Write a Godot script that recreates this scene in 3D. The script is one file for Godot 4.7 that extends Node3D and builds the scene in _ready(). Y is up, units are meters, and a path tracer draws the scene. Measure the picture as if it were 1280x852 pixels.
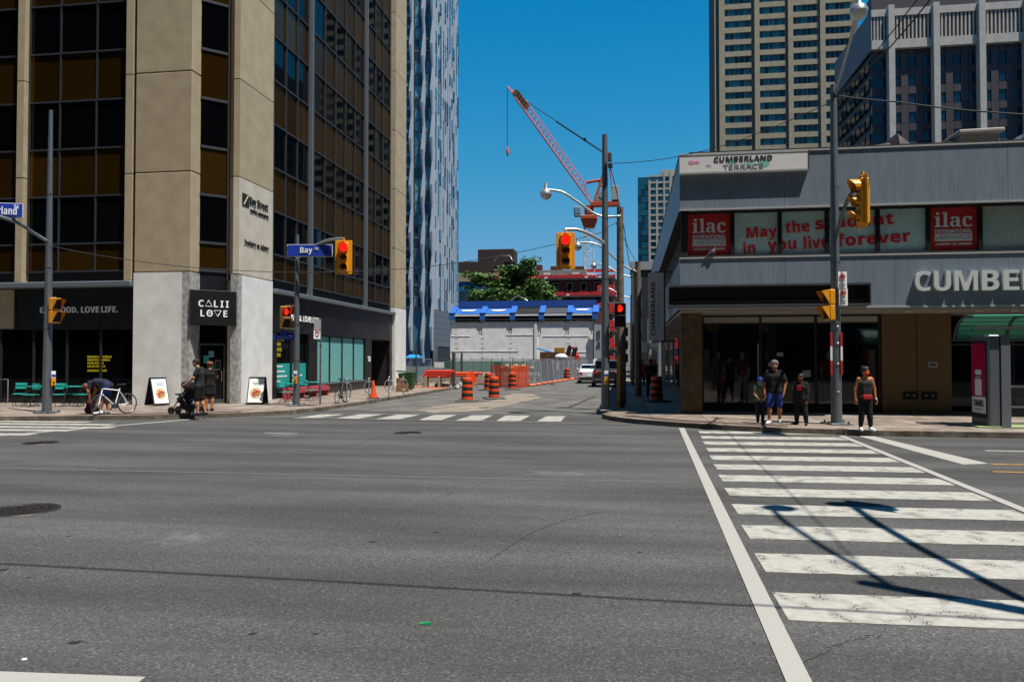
extends Node3D
# Downtown crossing on a clear summer noon. Bay Street runs along x, Cumberland Street runs away along -z. Metres, y up.

class Shape:
	var v := PackedVector3Array()
	var n := PackedVector3Array()
	var uv := PackedVector2Array()
	var ix := PackedInt32Array()
	func tri(a: Vector3, b: Vector3, c: Vector3) -> void:   # counter-clockwise seen from outside
		var m := (b - a).cross(c - a).normalized()
		var i := v.size()
		for p in [a, b, c]:
			v.append(p); n.append(m); uv.append(Vector2.ZERO)
		ix.append(i); ix.append(i + 2); ix.append(i + 1)
	func quad(a: Vector3, b: Vector3, c: Vector3, d: Vector3) -> void:
		var m := (c - a).cross(d - b).normalized()
		var i := v.size()
		v.append(a); v.append(b); v.append(c); v.append(d)
		for k in 4: n.append(m)
		uv.append(Vector2(0, 1)); uv.append(Vector2(1, 1)); uv.append(Vector2(1, 0)); uv.append(Vector2(0, 0))
		for k in [0, 2, 1, 0, 3, 2]: ix.append(i + k)
	func box(c: Vector3, s: Vector3, B := Basis(), bev := 0.0) -> Shape:
		var h := s * 0.5
		for ax in 3:
			var u := (ax + 1) % 3
			var w := (ax + 2) % 3
			for sg in [-1.0, 1.0]:
				var q := []
				for k in [[-1, -1], [1, -1], [1, 1], [-1, 1]]:
					var p := Vector3.ZERO
					p[ax] = sg * h[ax]; p[u] = k[0] * (h[u] - bev); p[w] = k[1] * (h[w] - bev)
					q.append(c + B * p)
				if sg > 0: quad(q[0], q[1], q[2], q[3])
				else: quad(q[3], q[2], q[1], q[0])
		if bev > 0.0:
			for ax in 3:
				var u := (ax + 1) % 3
				var w := (ax + 2) % 3
				for su in [-1.0, 1.0]:
					for sw in [-1.0, 1.0]:
						var q := []
						for k in [[-1, 0], [1, 0], [1, 1], [-1, 1]]:
							var p := Vector3.ZERO
							p[ax] = k[0] * (h[ax] - bev)
							p[u] = su * (h[u] - (bev if k[1] == 1 else 0.0)); p[w] = sw * (h[w] - (0.0 if k[1] == 1 else bev))
							q.append(c + B * p)
						if su * sw < 0: quad(q[0], q[1], q[2], q[3])
						else: quad(q[3], q[2], q[1], q[0])
			for sx in [-1.0, 1.0]:
				for sy in [-1.0, 1.0]:
					for sz in [-1.0, 1.0]:
						var a := c + B * Vector3(sx * h.x, sy * (h.y - bev), sz * (h.z - bev))
						var b := c + B * Vector3(sx * (h.x - bev), sy * h.y, sz * (h.z - bev))
						var d := c + B * Vector3(sx * (h.x - bev), sy * (h.y - bev), sz * h.z)
						if sx * sy * sz > 0: tri(a, b, d)
						else: tri(a, d, b)
		return self
	func tube(pts: Array, rad, sides := 8, caps := true, closed := false) -> Shape:
		var cnt := pts.size()
		var up := Vector3.UP
		var base := v.size()
		var t0: Vector3 = (pts[1] - pts[0]).normalized()
		if absf(t0.dot(up)) > 0.9: up = Vector3.RIGHT
		var side := t0.cross(up).normalized()
		for i in cnt:
			var t: Vector3
			if closed: t = (pts[(i + 1) % cnt] - pts[(i - 1 + cnt) % cnt]).normalized()
			else: t = (pts[mini(i + 1, cnt - 1)] - pts[maxi(i - 1, 0)]).normalized()
			side = (side - t * side.dot(t)).normalized()
			var o := t.cross(side)
			var r: float = rad[i] if rad is Array else rad
			for k in sides:
				var a := TAU * k / sides
				var d := side * cos(a) + o * sin(a)
				v.append(pts[i] + d * r); n.append(d); uv.append(Vector2(float(k) / sides, float(i) / cnt))
		for i in (cnt if closed else cnt - 1):
			var j := (i + 1) % cnt
			for k in sides:
				var a := base + i * sides + k
				var b := base + i * sides + (k + 1) % sides
				var c := base + j * sides + (k + 1) % sides
				var d := base + j * sides + k
				for e in [a, c, b, a, d, c]: ix.append(e)
		if caps and not closed:
			for e in [0, cnt - 1]:
				var t: Vector3 = (pts[0] - pts[1]).normalized() if e == 0 else (pts[cnt - 1] - pts[cnt - 2]).normalized()
				var i := v.size()
				v.append(pts[e]); n.append(t); uv.append(Vector2.ZERO)
				for k in sides:
					v.append(v[base + e * sides + k]); n.append(t); uv.append(Vector2.ZERO)
				for k in sides:
					if e == 0: ix.append_array([i, i + 1 + k, i + 1 + (k + 1) % sides])
					else: ix.append_array([i, i + 1 + (k + 1) % sides, i + 1 + k])
		return self
	func cyl(a: Vector3, b: Vector3, r0: float, r1 := -1.0, sides := 12) -> Shape:
		return tube([a, b], [r0, r0 if r1 < 0.0 else r1], sides)
	func lathe(prof: Array, o: Vector3, sides := 16, B := Basis()) -> Shape:   # prof: Vector2(radius, height) upwards
		var base := v.size()
		var m := prof.size()
		for i in m:
			var t: Vector2 = prof[mini(i + 1, m - 1)] - prof[maxi(i - 1, 0)]
			for k in sides:
				var a := TAU * k / sides
				v.append(o + B * Vector3(prof[i].x * cos(a), prof[i].y, prof[i].x * sin(a)))
				n.append((B * Vector3(t.y * cos(a), -t.x, t.y * sin(a))).normalized()); uv.append(Vector2(float(k) / sides, float(i) / m))
		for i in m - 1:
			for k in sides:
				var a := base + i * sides + k
				var b := base + i * sides + (k + 1) % sides
				for e in [a, b, b + sides, a, b + sides, a + sides]: ix.append(e)
		return self
	func ball(c: Vector3, r: Vector3, sides := 12, rows := 8, B := Basis()) -> Shape:
		var base := v.size()
		for i in rows + 1:
			var p := PI * i / rows - PI / 2
			for k in sides:
				var a := TAU * k / sides
				var d := Vector3(cos(p) * cos(a), sin(p), cos(p) * sin(a))
				v.append(c + B * (d * r)); n.append((B * (d / r)).normalized()); uv.append(Vector2(float(k) / sides, 1.0 - float(i) / rows))
		for i in rows:
			for k in sides:
				var a := base + i * sides + k
				var b := base + i * sides + (k + 1) % sides
				for e in [a, b, b + sides, a, b + sides, a + sides]: ix.append(e)
		return self
	func prism(poly: PackedVector2Array, d0: float, d1: float, X := Transform3D()) -> Shape:   # outline in x, y; from z = d0 to z = d1
		if Geometry2D.is_polygon_clockwise(poly): poly.reverse()
		var idx := Geometry2D.triangulate_polygon(poly)
		for k in range(0, idx.size(), 3):
			var a := poly[idx[k]]
			var b := poly[idx[k + 1]]
			var c := poly[idx[k + 2]]
			if (b - a).cross(c - a) < 0: 
				var w := b; b = c; c = w
			tri(X * Vector3(a.x, a.y, d1), X * Vector3(b.x, b.y, d1), X * Vector3(c.x, c.y, d1))
			tri(X * Vector3(a.x, a.y, d0), X * Vector3(c.x, c.y, d0), X * Vector3(b.x, b.y, d0))
		for k in poly.size():
			var a := poly[k]
			var b := poly[(k + 1) % poly.size()]
			quad(X * Vector3(a.x, a.y, d0), X * Vector3(b.x, b.y, d0), X * Vector3(b.x, b.y, d1), X * Vector3(a.x, a.y, d1))
		return self
	func loft(secs: Array, caps := true) -> Shape:   # rings of equal count, counter-clockwise seen from the last towards the first
		var m: int = secs[0].size()
		for i in secs.size() - 1:
			for k in m:
				quad(secs[i][k], secs[i][(k + 1) % m], secs[i + 1][(k + 1) % m], secs[i + 1][k])
		if caps:
			for e in [0, secs.size() - 1]:
				var c := Vector3.ZERO
				for p in secs[e]: c += p / m
				for k in m:
					if e == 0: tri(c, secs[e][(k + 1) % m], secs[e][k])
					else: tri(c, secs[e][k], secs[e][(k + 1) % m])
		return self
	func add(o: Shape, X := Transform3D()) -> Shape:
		var i := v.size()
		for k in o.v.size():
			v.append(X * o.v[k]); n.append((X.basis * o.n[k]).normalized())
		uv.append_array(o.uv)
		for k in o.ix: ix.append(k + i)
		return self
	func smooth() -> Shape:   # normals from the faces that share a vertex
		n.fill(Vector3.ZERO)
		for t in range(0, ix.size(), 3):
			var f := (v[ix[t + 2]] - v[ix[t]]).cross(v[ix[t + 1]] - v[ix[t]])
			for k in 3: n[ix[t + k]] += f
		for k in n.size(): n[k] = n[k].normalized()
		return self
	func mesh() -> ArrayMesh:
		var a := []
		a.resize(Mesh.ARRAY_MAX)
		a[Mesh.ARRAY_VERTEX] = v; a[Mesh.ARRAY_NORMAL] = n; a[Mesh.ARRAY_TEX_UV] = uv; a[Mesh.ARRAY_INDEX] = ix
		var m := ArrayMesh.new()
		if v.size(): m.add_surface_from_arrays(Mesh.PRIMITIVE_TRIANGLES, a)
		return m

var M := {}          # materials
var T := {}          # textures
var taken := {}
var org := {}        # where a node's own origin stands in the world
var unit := BoxMesh.new()
var rng := RandomNumberGenerator.new()

func numbered(called: String) -> String:
	taken[called] = taken.get(called, 0) + 1
	return called if taken[called] == 1 else "%s_%03d" % [called, taken[called] - 1]

func tag(o: Node3D, label := "", category := "", group := "", kind := "") -> Node3D:
	for k in [["label", label], ["category", category], ["group", group], ["kind", kind]]:
		if k[1]: o.set_meta(k[0], k[1])
	return o

func thing(called: String, label: String, category: String, at := Vector3.ZERO, group := "") -> Node3D:
	var o := Node3D.new()
	o.name = numbered(called)
	add_child(o)
	o.position = at
	org[o] = at
	return tag(o, label, category, group)

func obj(called: String, s, m: Material, parent: Node3D = self) -> MeshInstance3D:   # shapes are given in world axes; a child is set back by where its parent stands
	var o := MeshInstance3D.new()
	o.mesh = s.mesh() if s is Shape else s
	o.material_override = m
	if parent == self:
		o.name = numbered(called)
		add_child(o)
	else:
		o.name = called
		parent.add_child(o, true)
		o.position = -org.get(parent, Vector3.ZERO)
	org[o] = Vector3.ZERO
	return o

func piece(called: String, c: Vector3, s: Vector3, m: Material, parent: Node3D, B := Basis()) -> MeshInstance3D:   # one box that shares its mesh
	var o := MeshInstance3D.new()
	o.mesh = unit
	o.material_override = m
	o.name = called
	parent.add_child(o, true)
	o.transform = Transform3D(Basis(B.x * s.x, B.y * s.y, B.z * s.z), c - org.get(parent, Vector3.ZERO))
	return o

func copy(o: Node3D, at: Vector3, yaw := 0.0, label := "", group := "") -> Node3D:
	var c: Node3D = o.duplicate()
	c.name = numbered(str(o.name).rstrip("0123456789").rstrip("_"))
	add_child(c)
	c.position = at
	c.rotation.y = yaw
	if label: c.set_meta("label", label)
	if group: c.set_meta("group", group)
	org[c] = at
	return c

func put(o: Node3D, at: Vector3, yaw := 0.0) -> Node3D:
	o.position = at
	o.rotation.y = yaw
	return o

var fonts := {}
func text(called: String, words: String, at: Vector3, w: float, h: float, m: Material, parent: Node3D, B := Basis(), depth := 0.01, font := "Droid Sans", weight := 700) -> MeshInstance3D:   # centred on at, fitted to width w and height h
	var key := font + str(weight)
	if not fonts.has(key):
		var f := SystemFont.new()
		f.font_names = PackedStringArray([font])
		f.font_weight = weight
		fonts[key] = f
	var t := TextMesh.new()
	t.text = words
	t.font = fonts[key]
	t.font_size = 64
	t.pixel_size = 0.01
	t.depth = 0.1
	t.curve_step = 2.0
	var b := t.get_aabb()
	var o := MeshInstance3D.new()
	o.mesh = t
	o.material_override = m
	o.name = called
	parent.add_child(o, true)
	var k := h / b.size.y if h > 0.0 else w / b.size.x
	var sx := w / b.size.x if w > 0.0 else k
	var S := Basis(B.x * sx, B.y * k, B.z * depth * 10.0)
	o.transform = Transform3D(S, at - org.get(parent, Vector3.ZERO) - S * b.get_center())
	return o

func noise(freq: float, lo: Color, hi: Color, size := 512, octaves := 3, normal := 0.0, seed_ := 1, cell := false) -> Texture2D:
	var f := FastNoiseLite.new()
	f.noise_type = FastNoiseLite.TYPE_CELLULAR if cell else FastNoiseLite.TYPE_SIMPLEX_SMOOTH
	f.seed = seed_
	f.frequency = freq
	f.fractal_octaves = octaves
	f.fractal_type = FastNoiseLite.FRACTAL_FBM if octaves > 1 else FastNoiseLite.FRACTAL_NONE
	var t := NoiseTexture2D.new()
	t.width = size
	t.height = size
	t.seamless = true
	t.noise = f
	if normal > 0.0:
		t.as_normal_map = true
		t.bump_strength = normal
	else:
		var g := Gradient.new()
		g.set_color(0, lo)
		g.set_color(1, hi)
		g.set_offset(0, 0.15)
		g.set_offset(1, 0.85)
		t.color_ramp = g
	return t

func mat(key: String, hex: String, rough := 0.7, metal := 0.0, tex := "", scale := 1.0, patch := "", pscale := 0.1, bump := "", bscale := 1.0) -> StandardMaterial3D:
	var m := StandardMaterial3D.new()
	m.resource_name = key
	m.albedo_color = Color(hex)
	m.roughness = rough
	m.metallic = metal
	if tex:
		m.albedo_texture = T[tex]
		m.uv1_triplanar = true
		m.uv1_world_triplanar = true
		m.uv1_scale = Vector3.ONE * scale
	if patch:
		m.detail_enabled = true
		m.detail_albedo = T[patch]
		m.detail_blend_mode = BaseMaterial3D.BLEND_MODE_MUL
		m.detail_uv_layer = BaseMaterial3D.DETAIL_UV_2
		m.uv2_triplanar = true
		m.uv2_world_triplanar = true
		m.uv2_scale = Vector3.ONE * pscale
	if bump:
		m.normal_enabled = true
		m.normal_texture = T[bump]
		m.normal_scale = bscale
		m.uv1_triplanar = true
		m.uv1_world_triplanar = true
		m.uv1_scale = Vector3.ONE * scale
	M[key] = m
	return m

func glow(key: String, hex: String, energy: float) -> StandardMaterial3D:
	var m := mat(key, hex, 0.4)
	m.emission_enabled = true
	m.emission = Color(hex)
	m.emission_energy_multiplier = energy
	return m

func pane_glass(key: String, hex: String, alpha: float) -> StandardMaterial3D:
	var m := mat(key, hex, 0.04)
	m.transparency = BaseMaterial3D.TRANSPARENCY_ALPHA
	m.albedo_color.a = alpha
	return m


func _ready() -> void:
	rng.seed = 7
	var cam := Camera3D.new()
	cam.name = "camera"
	cam.position = Vector3(0, 1.9, 0)
	cam.rotation = Vector3(deg_to_rad(1.30), deg_to_rad(8.67), 0)
	cam.fov = 47.42
	cam.near = 0.05
	cam.far = 2500.0
	add_child(cam)
	# clear summer air: pale blue low down, deeper towards the zenith
	var air := Image.create(64, 512, false, Image.FORMAT_RGBF)
	for y in 512:
		var up := sin((0.5 - (y + 0.5) / 512.0) * PI)
		var c := Color(0.064, 0.060, 0.056)
		if up > 0.0: c = Color(0.30 * pow(1.0 - up, 8.0), 0.085 + 0.257 * pow(1.0 - up, 2.4), 0.215 + 0.27 * pow(1.0 - up, 1.15))
		for x in 64: air.set_pixel(x, y, c)
	var sky := PanoramaSkyMaterial.new()
	sky.panorama = ImageTexture.create_from_image(air)
	var env := Environment.new()
	env.background_mode = Environment.BG_SKY
	env.sky = Sky.new()
	env.sky.sky_material = sky
	env.tonemap_mode = Environment.TONE_MAPPER_LINEAR
	env.tonemap_exposure = 1.4
	env.sdfgi_enabled = true
	env.ssao_enabled = true
	env.ssil_enabled = true
	var we := WorldEnvironment.new()
	we.name = "surroundings"
	we.environment = env
	add_child(we)
	var sun := DirectionalLight3D.new()
	sun.name = "sun"
	sun.light_color = Color("fff8ee")
	sun.light_energy = 1.6
	sun.light_angular_distance = 0.5
	sun.shadow_enabled = true
	add_child(sun)
	sun.look_at_from_position(Vector3(33, 100, 21), Vector3.ZERO)
	unit.size = Vector3.ONE
	make_materials()
	make_setting()
	make_corner_building()
	make_mall()
	make_far_buildings()
	make_street()
	make_site()
	make_vehicles()
	make_people()
	make_smalls()

func make_materials() -> void:
	T.grain = noise(0.2, Color(0.8, 0.79, 0.78), Color(1, 1, 1), 1024, 3, 0.0, 3)
	T.grit = noise(0.16, Color(0.3, 0.3, 0.31), Color(1, 0.98, 0.95), 1024, 2, 0.0, 5)
	# loose grading of stones in the road surface: one tone per stone, a few pale ones
	var cells := FastNoiseLite.new()
	cells.noise_type = FastNoiseLite.TYPE_CELLULAR
	cells.cellular_return_type = FastNoiseLite.RETURN_CELL_VALUE
	cells.seed = 31
	cells.frequency = 0.16
	cells.fractal_type = FastNoiseLite.FRACTAL_NONE
	var st := NoiseTexture2D.new()
	st.width = 1024
	st.height = 1024
	st.seamless = true
	st.seamless_blend_skirt = 0.02
	st.noise = cells
	var sg := Gradient.new()
	sg.offsets = PackedFloat32Array([0.0, 0.2, 0.5, 0.8, 0.9, 1.0])
	sg.colors = PackedColorArray([Color(0.54, 0.54, 0.54), Color(0.66, 0.66, 0.66), Color(0.71, 0.71, 0.7), Color(0.75, 0.75, 0.74), Color(0.85, 0.84, 0.81), Color(0.98, 0.95, 0.9)])
	st.color_ramp = sg
	T.stones = st
	T.patch = noise(0.012, Color(0.74, 0.74, 0.74), Color(1, 1, 1), 512, 5, 0.0, 11)
	T.soft = noise(0.02, Color(0.93, 0.925, 0.915), Color(1, 1, 1), 512, 5, 0.0, 12)
	T.dirt = noise(0.02, Color(0.55, 0.5, 0.45), Color(1, 1, 1), 512, 5, 0.0, 13)
	T.rough = noise(0.3, Color.BLACK, Color.WHITE, 512, 3, 6.0, 4)
	T.wavy = noise(0.006, Color.BLACK, Color.WHITE, 256, 2, 2.0, 9)
	# upright ribs of metal cladding, drawn as relief and a tint slightly darker between ribs
	var rib := Image.create(128, 16, false, Image.FORMAT_RGB8)
	var tint := Image.create(128, 16, false, Image.FORMAT_RGB8)
	for x in 128:
		var p := (x % 32) / 32.0
		var hgt := smoothstep(0.0, 0.12, p) * (1.0 - smoothstep(0.88, 1.0, p))
		var c := 0.93 + 0.07 * hgt
		c *= [1.0, 0.985, 1.0, 0.975][x / 32]
		for y in 16:
			rib.set_pixel(x, y, Color(hgt, hgt, hgt))
			tint.set_pixel(x, y, Color(c, c, c))
	rib.bump_map_to_normal_map(3.0)
	T.rib = ImageTexture.create_from_image(rib)
	T.ribtint = ImageTexture.create_from_image(tint)
	# worn road paint: alpha where tyres have scraped it off
	var f := FastNoiseLite.new()
	f.seed = 21
	f.frequency = 0.02
	f.fractal_octaves = 5
	var f2 := FastNoiseLite.new()
	f2.seed = 22
	f2.frequency = 0.006
	var worn := Image.create(1024, 1024, false, Image.FORMAT_RGBA8)
	for y in 1024:
		for x in 1024:
			var wear := clampf(f2.get_noise_2d(x * 1.3, y * 1.3) * 2.2 + 0.1, 0.0, 1.0)
			var scr := f.get_noise_2d(x * 7.0 + y * 3.0, y * 1.6 - x * 0.5)
			var k := 0.9 + 0.1 * f.get_noise_2d(x + 4000, y * 2.0) - 0.1 * wear
			var al := 1.0 if scr < 0.76 - 0.55 * wear else 0.0
			if f.get_noise_2d(x * 11.0, y * 11.0 + 900) > 0.68: al = 0.0
			worn.set_pixel(x, y, Color(k, k * 0.995, k * 0.97, al))
	T.worn = ImageTexture.create_from_image(worn)
	var asphalt := mat("asphalt", "5f5f60", 0.9, 0.0, "stones", 0.42, "patch", 0.045, "rough", 0.35)
	asphalt.uv2_scale = Vector3(0.018, 0.1, 0.11)
	asphalt.albedo_color = Color(0.17, 0.17, 0.166).linear_to_srgb()
	mat("street_concrete", "979693", 0.92, 0.0, "stones", 0.5, "patch", 0.08, "rough", 0.4)
	mat("dust", "a3988a", 0.95, 0.0, "grain", 0.4, "patch", 0.11)
	var paint := mat("road_paint", "b3b2ad", 0.75, 0.0, "worn", 0.35)
	paint.transparency = BaseMaterial3D.TRANSPARENCY_ALPHA_SCISSOR
	paint.alpha_scissor_threshold = 0.5
	mat("road_paint_whole", "aeada7", 0.75, 0.0, "grain", 0.5)
	mat("road_paint_old", "88898a", 0.85, 0.0, "worn", 0.2)
	M.road_paint_old.transparency = BaseMaterial3D.TRANSPARENCY_ALPHA_SCISSOR
	mat("road_paint_faint", "757676", 0.85, 0.0, "stones", 0.42)
	# pale scuffed dust where vehicles turn: thick in the middle, breaking up into specks
	var sc := Image.create(512, 256, false, Image.FORMAT_RGBA8)
	for y in 256:
		for x in 512:
			var r := Vector2((x - 256) / 256.0, (y - 128) / 128.0).length()
			sc.set_pixel(x, y, Color(1, 1, 1, 1.0 if f.get_noise_2d(x * 17.0, y * 17.0) * 1.7 + f2.get_noise_2d(x * 2.0, y * 3.0) * 0.5 > r * 1.3 - 0.35 else 0.0))
	T.scuff = ImageTexture.create_from_image(sc)
	var dust := mat("scuff", "676865", 0.95)
	dust.albedo_texture = T.scuff
	dust.transparency = BaseMaterial3D.TRANSPARENCY_ALPHA_SCISSOR
	dust.alpha_scissor_threshold = 0.5
	mat("yellow_paint", "b98a3a", 0.8, 0.0, "worn", 0.3)
	M.yellow_paint.transparency = BaseMaterial3D.TRANSPARENCY_ALPHA_SCISSOR
	for k in 4: mat("slab%d" % k, ["a5978a", "9d9083", "a99d90", "978a7d"][k], 0.9, 0.0, "grain", 0.5, "patch", 0.13 + 0.02 * k)
	mat("joint", "57504a", 0.95, 0.0, "grain", 1.0)
	mat("curb", "8d857a", 0.9, 0.0, "grain", 0.6, "dirt", 0.2)
	mat("brown_paver", "5c463c", 0.9, 0.0, "grain", 0.7, "patch", 0.3)
	mat("iron", "43403c", 0.5, 0.6, "grain", 1.0)
	mat("beige_concrete", "c4b597", 0.85, 0.0, "grain", 0.25, "soft", 0.12, "rough", 0.15)
	mat("beige_concrete_two", "bfb093", 0.85, 0.0, "grain", 0.25, "soft", 0.09, "rough", 0.15)
	mat("white_concrete", "e2e3e0", 0.85, 0.0, "soft", 0.1)
	mat("pale_concrete", "dcd5c4", 0.85, 0.0, "grain", 0.25, "soft", 0.1)
	mat("marble_trim", "c4c4c1", 0.5, 0.0, "soft", 0.9, "patch", 0.6)
	mat("dark_glass", "050607", 0.03)
	M.dark_glass.metallic_specular = 0.35
	mat("dark_glass_two", "0a0b0c", 0.05)
	M.dark_glass_two.metallic_specular = 0.35
	for k in 3:
		mat("bronze%d" % k, ["5f4114", "553910", "684919"][k], 0.16, 0.8)
		M["bronze%d" % k].metallic_specular = 0.4
	mat("mullion", "4b4f54", 0.45, 0.6)
	mat("ledge_metal", "77818a", 0.5, 0.3, "grain", 0.3)
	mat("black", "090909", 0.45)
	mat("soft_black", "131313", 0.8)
	mat("black_stone", "26282b", 0.3, 0.0, "grain", 0.4, "patch", 0.2)
	mat("black_stone_two", "1f2123", 0.33, 0.0, "grain", 0.4, "patch", 0.2)
	mat("white", "eeeeee", 0.6)
	mat("grey", "8a8c8e", 0.7)
	mat("teal", "1fa59d", 0.6)
	mat("teal_print", "149c94", 0.6)
	mat("pale_teal", "6fb3b2", 0.25, 0.0, "soft", 0.3)
	mat("yellow_print", "c9b61a", 0.6)
	mat("steel", "7b848c", 0.5, 0.55, "grain", 0.8, "soft", 0.5)
	mat("dark_steel", "565d63", 0.55, 0.5, "grain", 0.8)
	mat("bright_steel", "b9bcbc", 0.3, 0.8)
	mat("wood_pole", "857c70", 0.9, 0.0, "grain", 0.6, "patch", 0.5)
	mat("signal_yellow", "dd9414", 0.45)
	mat("signal_black", "0c0c0c", 0.7)
	mat("sign_blue", "1a3ba6", 0.5)
	mat("red", "b3241f", 0.55)
	mat("orange", "dd4a12", 0.55, 0.0, "soft", 1.0)
	mat("orange_pale", "dd7347", 0.6, 0.0, "soft", 1.0)
	mat("rubber", "1b1b1b", 0.85)
	mat("leaf", "4f7a33", 0.7)
	mat("brick_red", "6d3a2f", 0.9, 0.0, "grain", 0.3, "patch", 0.2)
	mat("white_brick", "f2f2f0", 0.9, 0.0, "soft", 0.1)

# ---------------------------------------------------------------- ground, pavements, markings
func flat(called: String, poly: PackedVector2Array, y0: float, y1: float, m: Material, parent: Node3D) -> MeshInstance3D:   # outline in world x, z
	var q := PackedVector2Array()
	for p in poly: q.append(Vector2(p.x, -p.y))
	var s := Shape.new()
	s.prism(q, y0, y1, Transform3D(Basis(Vector3(1, 0, 0), Vector3(0, 0, -1), Vector3(0, 1, 0)), Vector3.ZERO))
	return obj(called, s, m, parent)

func band(called: String, a: Vector3, b: Vector3, w: float, y: float, m: Material, parent: Node3D) -> MeshInstance3D:
	var d := Vector2(b.x - a.x, b.z - a.z).normalized()
	var o := Vector2(-d.y, d.x) * w * 0.5
	var p := Vector2(a.x, a.z)
	var q := Vector2(b.x, b.z)
	return flat(called, PackedVector2Array([p - o, q - o, q + o, p + o]), y - 0.003, y, m, parent)

func ragged(p: Array, amount: float) -> PackedVector2Array:   # an outline with an uneven edge
	var o := PackedVector2Array()
	for i in p.size():
		for k in 8: o.append(p[i].lerp(p[(i + 1) % p.size()], k / 8.0) + Vector2(rng.randf_range(-amount, amount), rng.randf_range(-amount, amount)))
	return o

func arc(c: Vector2, r: float, a0: float, a1: float, k := 8) -> PackedVector2Array:
	var o := PackedVector2Array()
	for i in k + 1:
		var a := deg_to_rad(lerpf(a0, a1, float(i) / k))
		o.append(c + Vector2(cos(a), sin(a)) * r)
	return o

func paved(called: String, edge: PackedVector2Array, back: PackedVector2Array, x0: float, x1: float, z0: float, z1: float, step: float) -> Node3D:   # edge: the kerb line; back: the rest of the outline
	var root := tag(thing(called, "", "", Vector3.ZERO), "", "", "", "structure")
	var outline := edge.duplicate()
	outline.append_array(back)
	flat("bed", outline, -0.02, 0.118, M.joint, root)
	var inner: Array = Geometry2D.offset_polygon(outline, -0.16)
	var x := x0
	while x < x1:
		var z := z0
		while z < z1:
			var g := 0.008
			var cell := PackedVector2Array([Vector2(x + g, z + g), Vector2(x + step - g, z + g), Vector2(x + step - g, z + step - g), Vector2(x + g, z + step - g)])
			for p in Geometry2D.intersect_polygons(cell, inner[0]):
				flat("slab", p, 0.1, 0.13 + rng.randf_range(-0.003, 0.003), M["slab%d" % rng.randi_range(0, 3)], root)
			z += step
		x += step
	for i in edge.size() - 1:   # kerb stones along the edge
		var a := edge[i]
		var b := edge[i + 1]
		var cuts := maxi(1, int(a.distance_to(b) / 2.0))
		for k in cuts:
			var p := a.lerp(b, float(k) / cuts)
			var q := a.lerp(b, float(k + 1) / cuts)
			var d := (q - p).normalized()
			var o := Vector2(-d.y, d.x) * 0.15
			if not Geometry2D.is_point_in_polygon((p + q) / 2 + o, outline): o = -o
			flat("kerb_stone", PackedVector2Array([p - o * 0.05 + d * 0.006, q - o * 0.05 - d * 0.006, q + o - d * 0.006, p + o + d * 0.006]), -0.01, 0.134, M.curb, root)
	return root

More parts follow.
